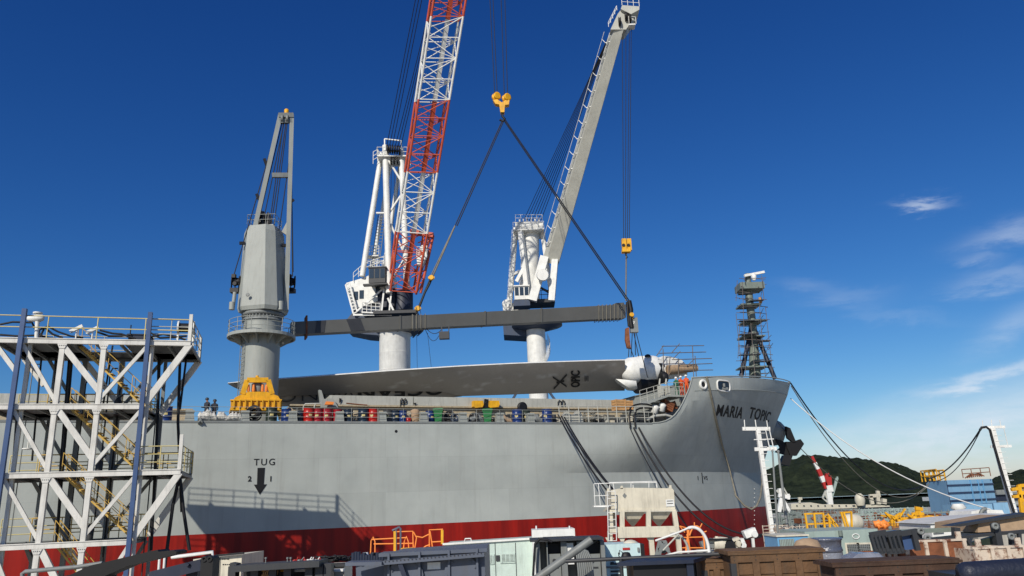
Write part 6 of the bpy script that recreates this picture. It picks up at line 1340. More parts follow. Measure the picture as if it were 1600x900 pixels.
# grey electrical cabinets
YK = 20.0
kb = thing('switch_cabinet', 'grey open electrical cabinets with grey cables spilling out', 'cabinet', Vector((V(888, 880, YK).x, YK, 0)))
mb = MB(); a = V(830, 844, YK); b2 = V(944, 842, YK)
for x0, x1 in ((836, 843), (853.5, 855), (876, 885), (901, 912), (938, 944)): p = boxy(x0, x1, 846, YK, .9); mb.box(*p)
p = boxy(836, 944, 846, YK + .5, .5); mb.box(p[0], p[1], YK + .55, YK + .95, 0, p[5]); mb.build('cabinet_body', 'midgrey', kb)
mb = MB(); p = boxy(828, 944, 845, YK - .2, 1.4); mb.box(p[0], p[1], p[2], p[3], p[5], p[5] + .05); mb.build('cabinet_roof', 'darkgrey', kb)
for x0, x1 in ((856, 876), (912, 938)):
    p = boxy(x0, x1, 866, YK, .1); mb = MB(); mb.box(p[0], p[1], YK + .1, YK + .16, 0, p[5]); q = mb.build('door', 'midgrey', kb); mb = MB(); mb.lathe(Vector(((p[0] + p[1]) / 2, YK + .1, p[5] - .16)), [(.05, 0), (.05, .02)], 12, axis=(0, -1, 0)); mb.box(p[0] + .06, p[1] - .06, YK + .09, YK + .098, p[5] - .34, p[5] - .3); mb.build('gauge', 'darkgrey', q)
    p2 = boxy(x0, x1, 850, YK, .1); mb = MB(); mb.box(p2[0], p2[1], YK + .3, YK + .4, p[5], p2[5]); mb.build('opening', 'black', kb)
p = boxy(879, 895, 848, YK + .2, .1); mb = MB(); mb.box(p[0], p[1], YK + .05, YK + .12, p[5] - .5, p[5]); mb.build('white_panel', 'cleanwhite', kb)
mb = MB(); mb.path([V(833, 900, 19.8), V(835, 865, 19.8), V(836, 850, 19.8), V(843, 842, 19.8), V(855, 843, 19.8), V(862, 847, 19.8)], .03, 6); tag(mb.build('black_cable', 'cable'), 'thick black cable arching over the left end of the grey cabinets', 'cable')
pp = MB(); pp.tube(V(836, 906, 17.5), V(924, 843, 17.5), .085, n=14); tag(pp.build('conduit', 'midgrey'), 'straight grey pipe leaning diagonally across the open cabinets', 'pipe')
cg2 = thing('cable_fan', 'fan of pale grey cables hanging beside the diagonal pipe', 'cables', Vector((V(915, 890, 18.5).x, 18.5, 3)))
for k in range(8): pts = [V(893 + k * 2.0, 856 + (k % 3), 18.5), V(900 + k * 2.6, 858 + k * .5, 18.5), V(902 + k * 3.2, 875, 18.4), V(905 + k * 3.2, 905, 18.4)]; MB().path(pts, .022, 6).build('cable', 'midgrey', cg2)
# bluish white machine panel
mp_ = thing('generator', 'pale cyan generator housing with red label right of the grey cabinets', 'generator', Vector((V(970, 880, 21).x, 21, 0))); p = boxy(945, 1000, 850, 21, 1.2); mb = MB(); mb.box(p[0], p[1], p[2], p[3], 1.8, p[5]); mb.build('housing', 'panelcyan', mp_)
mb = MB(); mb.box(p[0] - .01, p[1] + .01, 20.97, 22.2, V(970, 887, 21).z, V(970, 884, 21).z); mb.box(p[0] + .05, p[1], 21.05, 22, 0, 1.8); mb.build('base', 'midgrey', mp_)
mb = MB(); a = V(973, 859.5, 21); b2 = V(984, 855.5, 21); mb.box(a.x, b2.x, 20.98, 20.995, a.z, b2.z); mb.build('red_label', 'farred', mp_); mb = MB(); a = V(954, 881, 21); b2 = V(959, 878, 21); mb.box(a.x, b2.x, 20.98, 20.995, a.z, b2.z); a = V(967, 866, 21); mb.box(a.x - .02, a.x + .02, 20.98, 20.995, a.z, a.z + .04); mb.build('latch', 'black', mp_)
mb = MB(); a = V(1000, 850, 21); mb.box(a.x + .005, a.x + .1, 20.96, 21.5, 1.5, a.z); mb.build('side_panel', 'black', mp_)
for k in range(5): z_ = p[5] - .5 - k * .09; MB().box(p[0] + .1, p[0] + .42, 20.975, 20.998, z_, z_ + .045).build('vent_slot', 'darkgrey', mp_)
for z_ in (p[5] - .2, p[5] - .7): MB().box(p[1] - .08, p[1] - .03, 20.95, 20.999, z_, z_ + .1).build('hinge', 'midgrey', mp_)
mb = MB(); mb.lathe(V(985, 849, 21.4), [(.2, -.05), (.2, .02), (.12, .07), (.05, .09)], 14); mb.build('roof_vent', 'cream', mp_)
MB().lathe(V(978, 872, 19), [(.0, 0), (.16, .02), (.17, .35), (.1, .45), (.05, .48)], 14).build('hanging_bag', 'black', None) if False else None
bg_ = MB(); c = V(979, 876, 13); bg_.rings([[c + Vector((r * math.cos(k * math.pi / 6), r * .6 * math.sin(k * math.pi / 6), z)) for k in range(12)] for r, z in ((.05, -.06), (.08, 0), (.085, .06), (.06, .12), (.03, .13))]); bg_.path([c + Vector((-.05, 0, .12)), c + Vector((-.1, 0, .16)), c + Vector((-.12, 0, .08)), c + Vector((-.07, 0, .0))], .008); tag(bg_.build('bag', 'black'), 'small black bag hung on the dark pipe rail', 'bag')
# near pipe rail and open black box
nr_ = thing('pipe_rail', 'dark steel pipe rail running across the bottom right of centre', 'railing', Vector((V(1040, 900, 12).x, 12, 0)))
mb = MB(); mb.tube(V(884, 877, 13), V(1200, 862, 12.4), .03, n=8); mb.build('rail_tube', 'darkgrey', nr_)
for px, py in ((970, 873), (1083, 867.5)): mb = MB(); p = V(px, py, 12.8); mb.tube(p, Vector((p.x, p.y, 0)), .03, n=8); mb.build('rail_post', 'darkgrey', nr_)
ob_ = thing('open_box', 'dark navy steel box with flat lid and black open front', 'box', Vector((V(1040, 890, 12.2).x, 12.2, 0)))
mb = MB(); A = [V(964, 882, 12), V(1084, 880, 12), V(1112, 874, 12.9), V(1000, 877, 12.9)]; zl = sum(p.z for p in A) / 4; mb.prism([Vector((p.x, p.y, zl)) for p in A], (0, 0, .05)); mb.build('lid', 'navy', ob_)
mb = MB(); mb.box(A[0].x + .25, A[1].x - .02, 12.1, 12.9, 0, zl - .002); mb.build('box_body', 'black', ob_); mb = MB(); mb.box(A[1].x - .1, A[1].x - .0, 12.04, 12.095, 0, zl - .002); mb.build('corner_post', 'navy', ob_)
# wooden crates
def big_crate(name, label, A, B_, Y, dep, cm, panels, ang=0, side_w=None):
    a = V(*A, Y); b2 = V(*B_, Y); o = thing(name, label, 'crate', Vector(((a.x + b2.x) / 2, Y, 0)), group='wooden crates in the foreground'); zt = (a.z + b2.z) / 2; x0, x1 = a.x, b2.x
    mb = MB(); mb.box(x0 + .03, x1 - .03, Y + .03, Y + dep - .03, 0, zt - .04); mb.build('panel', cm, o)
    mb = MB(); mb.box(x0 - .04, x1 + .04, Y - .04, Y + dep + .04, zt - .035, zt + .0); k = 0
    while k < 6: mb.box(x0 - .03, x1 + .03, Y + dep * k / 6 + .01, Y + dep * (k + 1) / 6 - .01, zt + .001, zt + .02); k += 1
    mb.build('lid', cm, o)
    nb_ = 5; hb_ = .9
    for k in range(nb_):
        MB().box(x0 + .04, x1 - .04, Y + .012 + .004 * (k * 7 % 3), Y + .0295, zt - .14 - hb_ * (k + 1) / nb_ + .008, zt - .14 - hb_ * k / nb_ - .008).build('plank', cm, o)
    for xx in (x0 - .012, x1 - .07): MB().box(xx, xx + .082, Y - .03, Y + .06, zt - .36, zt - .15).build('corner_iron', 'darkgrey', o)
    mb = MB()
    for k in range(panels + 1):
        for z_ in (zt - .06, zt - .11): mb.lathe(Vector((lerp(x0, x1 - .1, k / panels) + .05, Y - .021, z_)), [(.008, 0), (.008, .006)], 6, axis=(0, -1, 0))
    mb.build('nail_heads', 'darkgrey', o)
    for k in range(panels + 1): xx = lerp(x0, x1 - .1, k / panels); mb = MB(); mb.box(xx, xx + .1, Y - .02, Y + .03, 0, zt - .14); mb.build('batten', cm, o)
    mb = MB(); mb.box(x0, x1, Y - .022, Y + .03, zt - .14, zt - .037); mb.build('batten', cm, o); return o
big_crate('wooden_crate', 'large brown wooden crate with framed panels at the bottom right of centre', (1140, 862), (1284, 860), 12.0, .75, 'wood', 4)
big_crate('wooden_crate', 'low wooden crate left of the large brown one', (1096, 876), (1140, 873), 12.6, .6, 'wood', 2)
big_crate('wooden_crate', 'dark brown wooden crate at the bottom right', (1303, 880), (1497, 876), 10.5, .6, 'darkwood', 4)
# grey lattice cone, arch hoops
lc = thing('lattice_stand', 'small grey lattice stand under the arched white hoops', 'stand', Vector((V(1035, 870, 26).x, 26, 0)))
mb = MB()
for p, q in (((1024, 872), (1030, 846)), ((1030, 872), (1034, 846)), ((1048, 872), (1040, 846)), ((1024, 872), (1040, 850)), ((1030, 846), (1048, 866)), ((1022, 873), (1052, 871)), ((1028, 858), (1046, 858)), ((1029, 847), (1041, 846))): mb.bar(V(*p, 26), V(*q, 26), .07)
mb.lathe(V(1035, 856, 26.3), [(.15, -.1), (.2, 0), (.12, .15)], 12, axis=(1, 0, .3)); mb.build('lattice', 'midgrey', lc); mb = MB(); p = V(1036, 872, 26); mb.box(p.x - .3, p.x + .3, 25.8, 26.4, 0, p.z); mb.build('stand_base', 'midgrey', lc)
ho = thing('pipe_arch', 'big arched white pipe hoop with diagonal stay', 'frame', Vector((V(1080, 870, 22).x, 22, 2)))
def arc(cx, cy, rx, ry, a0, a1, Y, n=14): return [V(cx + rx * math.cos(lerp(a0, a1, k / n)), cy - ry * math.sin(lerp(a0, a1, k / n)), Y) for k in range(n + 1)]
mb = MB(); mb.path(arc(1082, 866, 26, 42, math.pi * .58, 0, 22), .045, 7); mb.path([V(1078, 824, 22), V(1060, 832, 22), V(1024, 845, 22)], .03, 6); mb.build('hoop', 'cleanwhite', ho); mb = MB(); mb.path(arc(1052, 866, 24, 32, math.pi * .55, 0, 22.3), .035, 7); mb.tube(V(1036, 860, 22), V(1060, 835, 22), .025); mb.build('hoop', 'craneB', ho)
mb = MB(); mb.path([V(1040, 868, 22), V(1060, 863, 22), V(1108, 860, 22)], .03); mb.build('foot_pipe', 'cleanwhite', ho)
oh = thing('orange_cage', 'orange hooped ladder cage between white hoops and the red hull', 'cage', Vector((V(1080, 860, 27).x, 27, 2)))
mb = MB()
mb.path(arc(1088, 858, 13, 36, math.pi * .8, 0, 27), .03, 6); mb.tube(V(1072, 862, 27), V(1076, 828, 27), .04); mb.tube(V(1078, 862, 27), V(1074, 828, 27), .03)
for a, b2 in (((1062, 822), (1076, 826)), ((1064, 840), (1102, 839)), ((1066, 856), (1098, 856)), ((1085, 816), (1085, 824)), ((1097, 818), (1094, 824)), ((1104, 830), (1099, 832)), ((1062, 822), (1070, 832)), ((1072, 836), (1077, 836)), ((1072, 845), (1077, 845))): mb.tube(V(*a, 27), V(*b2, 27), .022, n=5)
mb.build('cage_bars', 'railorange', oh)
# winch machinery on quay edge by the bow
wq = thing('quay_winch', 'cream and black deck winch on the quay below the bow', 'winch', Vector((V(1130, 850, 34).x, 34, 0)))
mb = MB(); p = boxy(1104, 1190, 861, 34, 2); mb.box(p[0], p[1], p[2], p[3], 0, p[5]); mb.build('winch_plinth', 'concrete', wq); mb = MB(); mb.box(V(1112, 0, 34).x, V(1140, 0, 34).x, 34.2, 35, V(1120, 862, 34).z, V(1120, 850, 34).z); mb.bar(V(1108, 846, 34), V(1144, 845, 34), .3, .08); mb.lathe(V(1126, 850, 34), [(.25, -.3), (.3, 0), (.25, .3)], 14, axis=(1, 0, 0)); mb.tube(V(1120, 848, 34), V(1120, 838, 34), .08); mb.build('winch_body', 'cream', wq); mb = MB(); mb.bar(V(1106, 843, 33.9), V(1142, 842, 33.9), .4, .06); mb.lathe(V(1140, 853, 33.8), [(.2, -.1), (.26, 0), (.2, .1)], 12, axis=(0, 1, 0)); mb.build('winch_top', 'black', wq)
for k, (px, py) in enumerate(((1176, 841), (1151, 856), (1109, 858), (1158, 858))):
    mb = MB(); p = V(px, py, 34); mb.obox(p + Vector((-.25, 0, 0)), (.5, 0, .15), (0, .4, 0), (-.1, 0, .28)); mb.lathe(p + Vector((.1, 0, .15)), [(.12, -.1), (.15, 0), (.12, .1)], 10, axis=(0, 1, 0)); mb.bar(p, Vector((p.x, p.y + .1, 2)), .1)
    tag(mb.build('bollard_gear', ['cleanwhite', 'cream', 'midgrey', 'cleanwhite'][k]), ['white tilted fixture near the foot of the lamp mast', 'cream fixture right of the quay winch', 'grey fixture at the left foot of the quay winch', 'small white fixture on the plinth left of the lamp mast'][k], 'fixture')

# lamp masts
def lamp_mast(label, Y, base, top_, w, arms, cage):
    o = thing('lamp_mast', label, 'mast', Vector((V(*base, Y).x, Y, 0)), group='white ladder masts on the quay')
    def F(px, py, dy=0): return at(px, py, Y + dy)
    b0 = F(*base); t0 = F(*top_); mb = MB(); foot = Vector((b0.x, Y, 0)); mb.bar(foot, b0, w * 1.15, w); mb.bar(b0, t0, w, w); mb.build('shaft', 'cleanwhite', o)
    mb = MB(); n = 15
    for k in range(n): p = vl(b0, t0, (k + .5) / n); mb.tube(p + Vector((-w * .2, -w * .6, 0)), p + Vector((w * 1.6, -w * .6, 0)), .022, n=4)
    mb.build('rungs', 'cleanwhite', o)
    for a, b2 in arms: mb = MB(); mb.bar(F(*a), F(*b2), .16, .2); mb.build('cross_arm', 'cleanwhite', o)
    for a, b2 in cage: mb = MB(); mb.tube(F(*a, -.1), F(*b2, -.1), .035, n=6); mb.build('upright', 'cleanwhite', o)
    return o
lamp_mast('white ladder mast with cross arms standing before the ship bow', 52, (1207, 836), (1184, 672), .25, (((1160, 670), (1203, 670)), ((1179, 702), (1213, 701))), (((1164, 671), (1163, 656)), ((1182, 671), (1180, 656)), ((1200, 671), (1198, 657)), ((1202, 670), (1209, 702)), ((1196, 671), (1203, 702)), ((1178, 687), (1209, 686))))
lamp_mast('white ladder mast carrying thick black cables at the right edge', 72, (1584, 800), (1549, 668), .38, (((1533, 668), (1570, 667)), ((1548, 698), (1580, 697))), (((1536, 668), (1535, 657)), ((1550, 668), (1549, 656)), ((1564, 667), (1562, 656)), ((1568, 667), (1575, 697))))
mb = MB(); mb.path([at(1531, 672, 71.5), at(1534, 668, 71.5), at(1541, 667, 71.5), at(1547, 672, 71.5), at(1553, 695, 71.5), at(1566, 740, 71.5), at(1578, 780, 71.5), at(1585, 802, 71.5)], .11, 8); tag(mb.build('power_cable', 'black'), 'thick black cable running down the right-hand mast', 'cable')
for k, (a, b2, Y, r) in enumerate((((1207, 706), (1217, 856), 44, .07), ((1216, 706), (1230, 825), 60, .12))): 
    mb = MB(); q = V(*b2, Y); mb.tube(V(*a, Y), q, r * .7, r, 8); mb.tube(q, Vector((q.x, q.y, 0)), r, n=8); mb.lathe(V(*a, Y), [(r, 0), (r * .8, .1), (.01, .14)], 8); tag(mb.build('pole', 'midgrey'), ['thin grey pole just right of the white ladder mast', 'thicker pale pole below the anchor'][k], 'pole')
mb = MB(); mb.path([at(1203, 838, 44), at(1210, 848, 44), at(1207, 858, 44), at(1200, 852, 44), at(1204, 840, 44), at(1214, 850, 43.8), at(1211, 862, 43.8)], .1, 6); tag(mb.build('rope_coil', 'rope'), 'rope gathered around the foot of the ladder mast', 'rope')

# light blue set, wrapped drums
lb = thing('compressor', 'light blue compressor with grille at the foot of the ladder mast', 'compressor', Vector((V(1235, 850, 26).x, 26, 0))); p = boxy(1214, 1262, 838, 26, 1.4); mb = MB(); mb.box(p[0], p[1], p[2], p[3], 0, p[5]); mb.build('housing', 'skyblue', lb); mb = MB(); a = V(1219, 859, 26); b2 = V(1240, 842, 26); mb.box(a.x, b2.x, 25.96, 25.995, a.z, b2.z); gq = mb.build('grille', 'midgrey', lb); mb = MB()
for k in range(9): xx = lerp(a.x, b2.x, (k + .5) / 9); mb.box(xx - .012, xx + .012, 25.93, 25.955, a.z, b2.z)
mb.build('grille_bars', 'greygreen', gq); mb = MB(); mb.box(p[0] - .03, p[1] + .03, 25.95, 27.45, p[5], p[5] + .05); mb.build('roof', 'cream', lb)
mb = MB(); mb.lathe(V(1262, 858, 22), [(.35, -.4), (.35, .1), (.28, .22), (.1, .28)], 20); tag(mb.build('tan_drum', 'sack'), 'tan round-topped drum between compressor and wrapped reels', 'drum')
mb = MB(); mb.lathe(V(1246, 862, 18), [(.3, -.4), (.3, .06), (.25, .08)], 20); tag(mb.build('grey_tub', 'counterblue'), 'grey-blue tub in front of the light blue compressor', 'tub')
wd = thing('wrapped_reel', 'silver plastic-wrapped double reel behind the brown crate', 'reel', Vector((V(1297, 870, 23).x, 23, 2)));  cw = V(1296, 884, 23); hgt = V(1296, 840, 23).z - cw.z; mb = MB(); mb.lathe(cw, [(.40, 0), (.41, hgt * .3), (.40, hgt * .48)], 26); mb.build('lower_roll', 'wrap', wd); mb = MB(); mb.lathe(cw + Vector((-.02, 0, 0)), [(.42, hgt * .5), (.44, hgt * .55), (.43, hgt * .6), (.41, hgt * .7), (.43, hgt * .9), (.455, hgt * .92), (.455, hgt * .98), (.42, hgt)], 26); mb.build('upper_roll', 'wrapdark', wd); mb = MB(); mb.box(cw.x - .5, cw.x + .5, 22.5, 23.5, cw.z - .12, cw.z - .005); mb.box(cw.x - .4, cw.x + .4, 22.6, 23.4, 0, cw.z - .12); mb.build('pallet', 'cream', wd)
pw_ = MB(); a = V(1306, 884, 19); rg = []; rnd = random.Random(8)
for k in range(13):
    s1 = k / 12; px = lerp(1302, 1382, s1); hh = pw(s1, [(0, 1), (.2, 9), (.35, 20), (.5, 25), (.85, 24), (.95, 8), (1, 1)]); c = V(px, 886, 19); h = (V(px, 886 - hh, 19).z - c.z)
    rg.append([c + Vector((rnd.uniform(-.02, .02), y * .45, z * h * rnd.uniform(.92, 1.05))) for y, z in ((-1, -.3), (-1, .5), (-.7, .95), (0, 1), (.7, .95), (1, .5), (1, -.3))])
pw_.rings(rg, smooth=False); tag(pw_.build('wrapped_pallet', 'wrap'), 'low crumpled clear-wrapped load on the dark crate', 'pallet load')
# grey-green container with yellow rails
gc = thing('equipment_container', 'long grey-green container with dark louvre, below the yellow rails', 'container', Vector((V(1315, 860, 31).x, 31, 0))); a = V(1257, 831, 31); b2 = V(1371, 826, 31); mb = MB(); mb.prism([Vector((a.x, 31, 0)), Vector((b2.x, 31, 0)), b2, a], (0, 3, 0)); mb.build('container_wall', 'greygreen', gc)
for x0, x1 in ((1324, 1339), (1342, 1358)):
    p = V(x0, 863, 31); q = V(x1, 850, 31); w = MB(); w.box(p.x - .06, q.x + .06, 30.95, 30.995, p.z - .06, q.z + .06); w = w.build('louvre_window', 'cream', gc); mb = MB(); mb.box(p.x, q.x, 30.94, 30.948, p.z, q.z); mb.build('louvre_opening', 'black', w); mb = MB()
    for k in range(5): zz = lerp(p.z, q.z, (k + .5) / 5); mb.box(p.x, q.x, 30.92, 30.938, zz - .015, zz + .015)
    for k in range(1, 6): xx = lerp(p.x, q.x, k / 6); mb.box(xx - .01, xx + .01, 30.918, 30.938, p.z, q.z)
    mb.build('louvre_slats', 'midgrey', w)
mb = MB(); p = V(1337, 838, 31); mb.path([p + Vector((.13 * math.cos(t), -.02, .09 * math.sin(t))) for t in [k * math.pi / 6 for k in range(13)]], .02, 5); mb.build('emblem', 'cleanwhite', gc)
mb = MB(); mb.box(V(1356, 0, 31).x, b2.x, 30.97, 30.995, V(1360, 836, 31).z, V(1360, 829, 31).z); p = V(1312, 831, 31); mb.lathe(p + Vector((0, -.05, -.05)), [(.08, -.1), (.08, .1)], 10); mb.build('side_plate', 'mastgreen', gc)
ry = thing('yellow_railing', 'bright yellow guard rail frame standing on the grey-green container', 'railing', Vector((V(1300, 826, 34).x, 34, 2.5)))
def Y_(px, py, d=0): return at(px, py, 34 + d)
mb = MB()
for a, b2 in (((1258, 804), (1262, 829)), ((1272, 803), (1275, 829)), ((1286, 802), (1289, 828)), ((1295, 807), (1297, 827)), ((1314, 800), (1322, 826)), ((1318, 800), (1326, 825)), ((1330, 800), (1331, 824))): MB().bar(Y_(*a), Y_(*b2), .07, .06).build('rail_post', 'yellow', ry)

for a, b2 in (((1256, 803), (1287, 802)), ((1259, 819), (1305, 817)), ((1286, 807), (1293, 807)), ((1293, 803), (1312, 826)), ((1290, 805), (1308, 827)), ((1312, 801), (1331, 800))): MB().bar(Y_(*a, .1), Y_(*b2, .1), .055, .055).build('rail_bar', 'yellow', ry)

ct = thing('cement_tank', 'round cream tank behind the yellow rail frame', 'tank', Vector((V(1330, 826, 36).x, 36, 1.5))); mb = MB(); mb.lathe(V(1318, 816, 36), [(.1, 0), (.3, .08), (.36, .3), (.36, .7), (.28, .85), (.1, .92)], 20, axis=(1, .25, -.05)); mb.build('tank_shell', 'cream', ct); mb = MB(); mb.bar(V(1318, 818, 36), V(1318, 834, 36), .12); mb.bar(V(1330, 818, 36), V(1331, 834, 36), .12); mb.build('tank_leg', 'cream', ct)
# dark pallets
for k, (x0, x1) in enumerate(((1360, 1384), (1380, 1408))):
    o = thing('steel_pallet', ['dark slatted steel pallet leaning upright, left of the two', 'dark slatted steel pallet leaning upright, right of the two'][k], 'pallet', Vector((V(x0, 870, 22).x, 22, 1.5)), group='leaning dark pallets'); mb = MB()
    for j in range(4): mb.bar(V(lerp(x0, x1, j / 4), 836, 22 + k * .3), V(lerp(x0, x1, j / 4) + 8, 862, 22 + k * .3), .12, .05)
    mb.build('slat', 'darkgrey', o); mb = MB(); mb.bar(V(x0 - 1, 836, 22 + k * .3), V(x1, 832, 22 + k * .3), .08, .12); mb.build('rail', 'darkgrey', o); mb = MB(); mb.bar(V(x0 + 6, 862, 22 + k * .3), V(x1 + 4, 860, 22 + k * .3), .08, .12); mb.build('rail', 'darkgrey', o); mb = MB(); mb.prism([V(x0, 837, 22.4 + k * .3), V(x1, 834, 22.4 + k * .3), V(x1 + 6, 860, 22.4 + k * .3), V(x0 + 7, 862, 22.4 + k * .3)], (0, .03, 0)); mb.build('back_plate', 'black', o)
# rusty bins
def rust_bin(label, x0, x1, ytop, Y, cm, cm2, dep=1.6):
    a = V(x0, ytop, Y); b2 = V(x1, ytop - 1, Y); o = thing('rusty_skip', label, 'skip', Vector(((a.x + b2.x) / 2, Y, 0)), group='rusty steel skips'); zt = (a.z + b2.z) / 2; x0_, x1_ = a.x, b2.x
    mb = MB(); mb.box(x0_, x1_, Y, Y + .05, 0, zt); mb.box(x0_, x0_ + .05, Y + .051, Y + dep - .051, 0, zt); mb.box(x1_ - .05, x1_, Y + .051, Y + dep - .051, 0, zt); mb.box(x0_, x1_, Y + dep - .05, Y + dep, 0, zt); mb.box(x0_ + .05, x1_ - .05, Y + .051, Y + dep - .051, 0, zt - .6); mb.build('skip_wall', cm, o)
    for k in range(4): xx = lerp(x0_, x1_ - .1, k / 3); mb = MB(); mb.box(xx, xx + .1, Y - .07, Y - .002, 0, zt + .02); mb.build('rib', cm2, o)
    mb = MB(); mb.box(x0_ - .03, x1_ + .03, Y - .05, Y + .06, zt + .021, zt + .08); mb.build('rim', cm2, o)
    for xx in (x0_ + .1, x1_ - .25): mb = MB(); mb.box(xx, xx + .15, Y - .03, Y + .03, zt + .081, zt + .28); mb.build('lifting_lug', cm2, o)
    return o
rust_bin('rusty brown skip with peeling cream posts at the right', 1412, 1508, 848, 24, 'rusty', 'rustwhite'); rust_bin('rust-streaked cream skip at the right edge', 1520, 1602, 858, 23, 'rustwhite', 'rustwhite'); rust_bin('low rusty skip with cream rim left of the larger brown one', 1376, 1410, 866, 24.5, 'rusty', 'rustwhite')
# dark machinery between
dm = thing('machine_cradle', 'dark steel frame with lug plates behind the rusty skips', 'frame', Vector((V(1500, 850, 26.5).x, 26.5, 0)))
for a, b2, w in (((1430, 846), (1600, 830), .12), ((1434, 826), (1436, 860), .2), ((1493, 824), (1495, 858), .22), ((1554, 818), (1562, 862), .24), ((1508, 838), (1528, 870), .1), ((1581, 835), (1582, 852), .18), ((1592, 832), (1593, 850), .12)): mb = MB(); mb.bar(V(*a, 26.5), V(*b2, 26.5), w, w * .7); mb.build('frame_member', 'darkgrey', dm)
mb = MB(); mb.prism([V(1510, 850, 27.2), V(1560, 836, 27.2), V(1562, 870, 27.2), V(1510, 872, 27.2)], (0, .2, 0)); mb.prism([V(1436, 842, 27.2), V(1492, 836, 27.2), V(1492, 858, 27.2), V(1436, 858, 27.2)], (0, .1, 0)); mb.build('backing_sheet', 'drumdark', dm)
for px, py in ((1438, 830), (1554, 822), (1448, 841), (1579, 838)): mb = MB(); mb.lathe(V(px, py, 26.3), [(.11, 0), (.11, .08), (.05, .08), (.05, .02)], 14, axis=(0, -1, 0)); mb.build('lug', 'midgrey', dm)
bt = thing('blue_tarp_load', 'blue covered load left of the dark steel frame', 'load', Vector((V(1412, 850, 23).x, 23, 0))); mb = MB(); mb.prism([V(1398, 836, 23), V(1428, 830, 23), V(1433, 858, 23), V(1402, 860, 23)], (0, 1.2, 0)); mb.build('cover', 'postblue', bt); mb = MB(); mb.bar(V(1396, 836, 22.9), V(1430, 830, 22.9), .1, .12); mb.bar(V(1426, 828, 22.9), V(1434, 860, 22.9), .12); mb.build('strap', 'darkgrey', bt)
# white hut and long roof
hut = thing('white_shed', 'white low shed with sloping roof and small window at right', 'shed', Vector((V(1500, 840, 36).x, 36, 0)))
mb = MB(); mb.prism([Vector((V(1455, 840, 36).x, 36, 0)), Vector((V(1545, 840, 36).x, 36, 0)), V(1545, 812, 36), V(1470, 815, 36), V(1454, 820, 36)], (0, 3, 0)); mb.build('shed_wall', 'cleanwhite', hut)
mb = MB(); mb.prism([V(1452, 819, 35.9), V(1545, 811.5, 35.9), V(1600, 806, 35.9), V(1600, 803, 35.9), V(1512, 809, 35.9), V(1470, 814, 35.9)], (0, 3.2, 0)); mb.build('shed_roof', 'white', hut)
w = MB(); w.prism([V(1459, 834, 35.93), V(1475, 833, 35.93), V(1474, 819, 35.93), V(1462, 820, 35.93)], (0, .05, 0)); w = w.build('window', 'midgrey', hut); mb = MB(); mb.prism([V(1462, 832, 35.9), V(1472.5, 831, 35.9), V(1472, 821, 35.9), V(1464, 822, 35.9)], (0, .02, 0)); mb.build('window_pane', 'greygreen', w)
rf = thing('long_roof', 'long dark-edged grey shed roof sloping at the right edge', 'roof', Vector((V(1560, 830, 29).x, 29, 0))); mb = MB(); mb.prism([V(1485, 822, 29), V(1504, 818, 29), V(1606, 801, 29), V(1606, 805.5, 29), V(1500, 823, 29)], (0, .7, 0)); mb.build('roof_sheet', 'darkgrey', rf); mb = MB(); mb.prism([V(1528, 818.5, 29.2), V(1606, 805.6, 29.2), V(1606, 828, 29.2), V(1528, 832, 29.2)], (0, 3, 0)); mb.build('gable_wall', 'sack', rf); mb = MB(); p = V(1570, 832, 29.4); mb.box(p.x - 1, p.x + 2, 29.4, 31, 0, p.z); mb.build('wall_base', 'concrete', rf)
wh = thing('white_hood', 'white rounded machine hood on the shed roof by the blue plant', 'hood', V(1540, 808, 40)); mb = MB(); mb.prism([V(1516, 810, 40), V(1518, 799, 40), V(1535, 796, 40), V(1566, 797, 40), V(1571, 806, 40), V(1545, 809, 40)], (0, 2, 0)); mb.build('hood_shell', 'cleanwhite', wh); mb = MB(); mb.path(arc(1540, 806, 8, 11, math.pi, math.pi * .45, 39.8, 8), .09); mb.build('duct', 'midgrey', wh)
nv = MB(); a = V(1500, 884, 9.5); nv.lathe(V(1499, 897, 9.5), [(.0, 0), (.11, .02), (.13, .1), (.13, 1.6)], 22, axis=(1, .05, .02)); tag(nv.build('tarp_roll', 'navytarp'), 'dark navy rolled sheet along the bottom right corner', 'roll')
mb = MB(); p = V(1495, 886, 9.6); mb.box(p.x, p.x + 2, 9.7, 10.3, 0, V(1540, 896, 9.7).z); tag(mb.build('trestle', 'darkgrey'), 'dark block carrying the navy roll at the corner', 'trestle')

# ================================================================== BACKGROUND right
YP = 112.0
bp_ = thing('blue_plant', 'light blue panelled industrial block with navy painted end', 'building', Vector((V(1500, 800, YP).x, YP, 0)))
def p_(px, py, d=0): return at(px, py, YP + d)
corner_t, corner_b = p_(1478, 754), p_(1487, 812); rt = p_(1549, 745, 3); rb = p_(1556, 805, 3); lt = p_(1447, 755, 7); lb_ = p_(1452, 806, 7)
def ground(p, z=0): return Vector((p.x, p.y, z))
mb = MB(); base = [ground(corner_t), ground(rt), ground(p_(1545, 745, 18)), ground(p_(1452, 755, 20)), ground(lt)]
zt = (corner_t.z + rt.z) / 2; mb.prism([p for p in base], (0, 0, zt)); mb.build('block', 'buildingblue', bp_)
fr_d = (rt - corner_t); fr_d.z = 0; fn = Vector((fr_d.y, -fr_d.x, 0)).normalized()
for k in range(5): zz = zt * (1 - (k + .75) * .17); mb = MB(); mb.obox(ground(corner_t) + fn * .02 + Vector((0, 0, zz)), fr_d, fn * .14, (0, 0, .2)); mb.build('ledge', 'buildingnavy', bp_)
for f in (.5, .66, .76): mb = MB(); mb.obox(ground(corner_t) + fr_d * f + fn * .03, fr_d * .01, fn * .2, (0, 0, zt)); mb.build('pipe', 'skyblue', bp_)
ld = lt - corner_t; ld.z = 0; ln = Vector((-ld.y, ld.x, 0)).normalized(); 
if ln.y > 0: ln = -ln
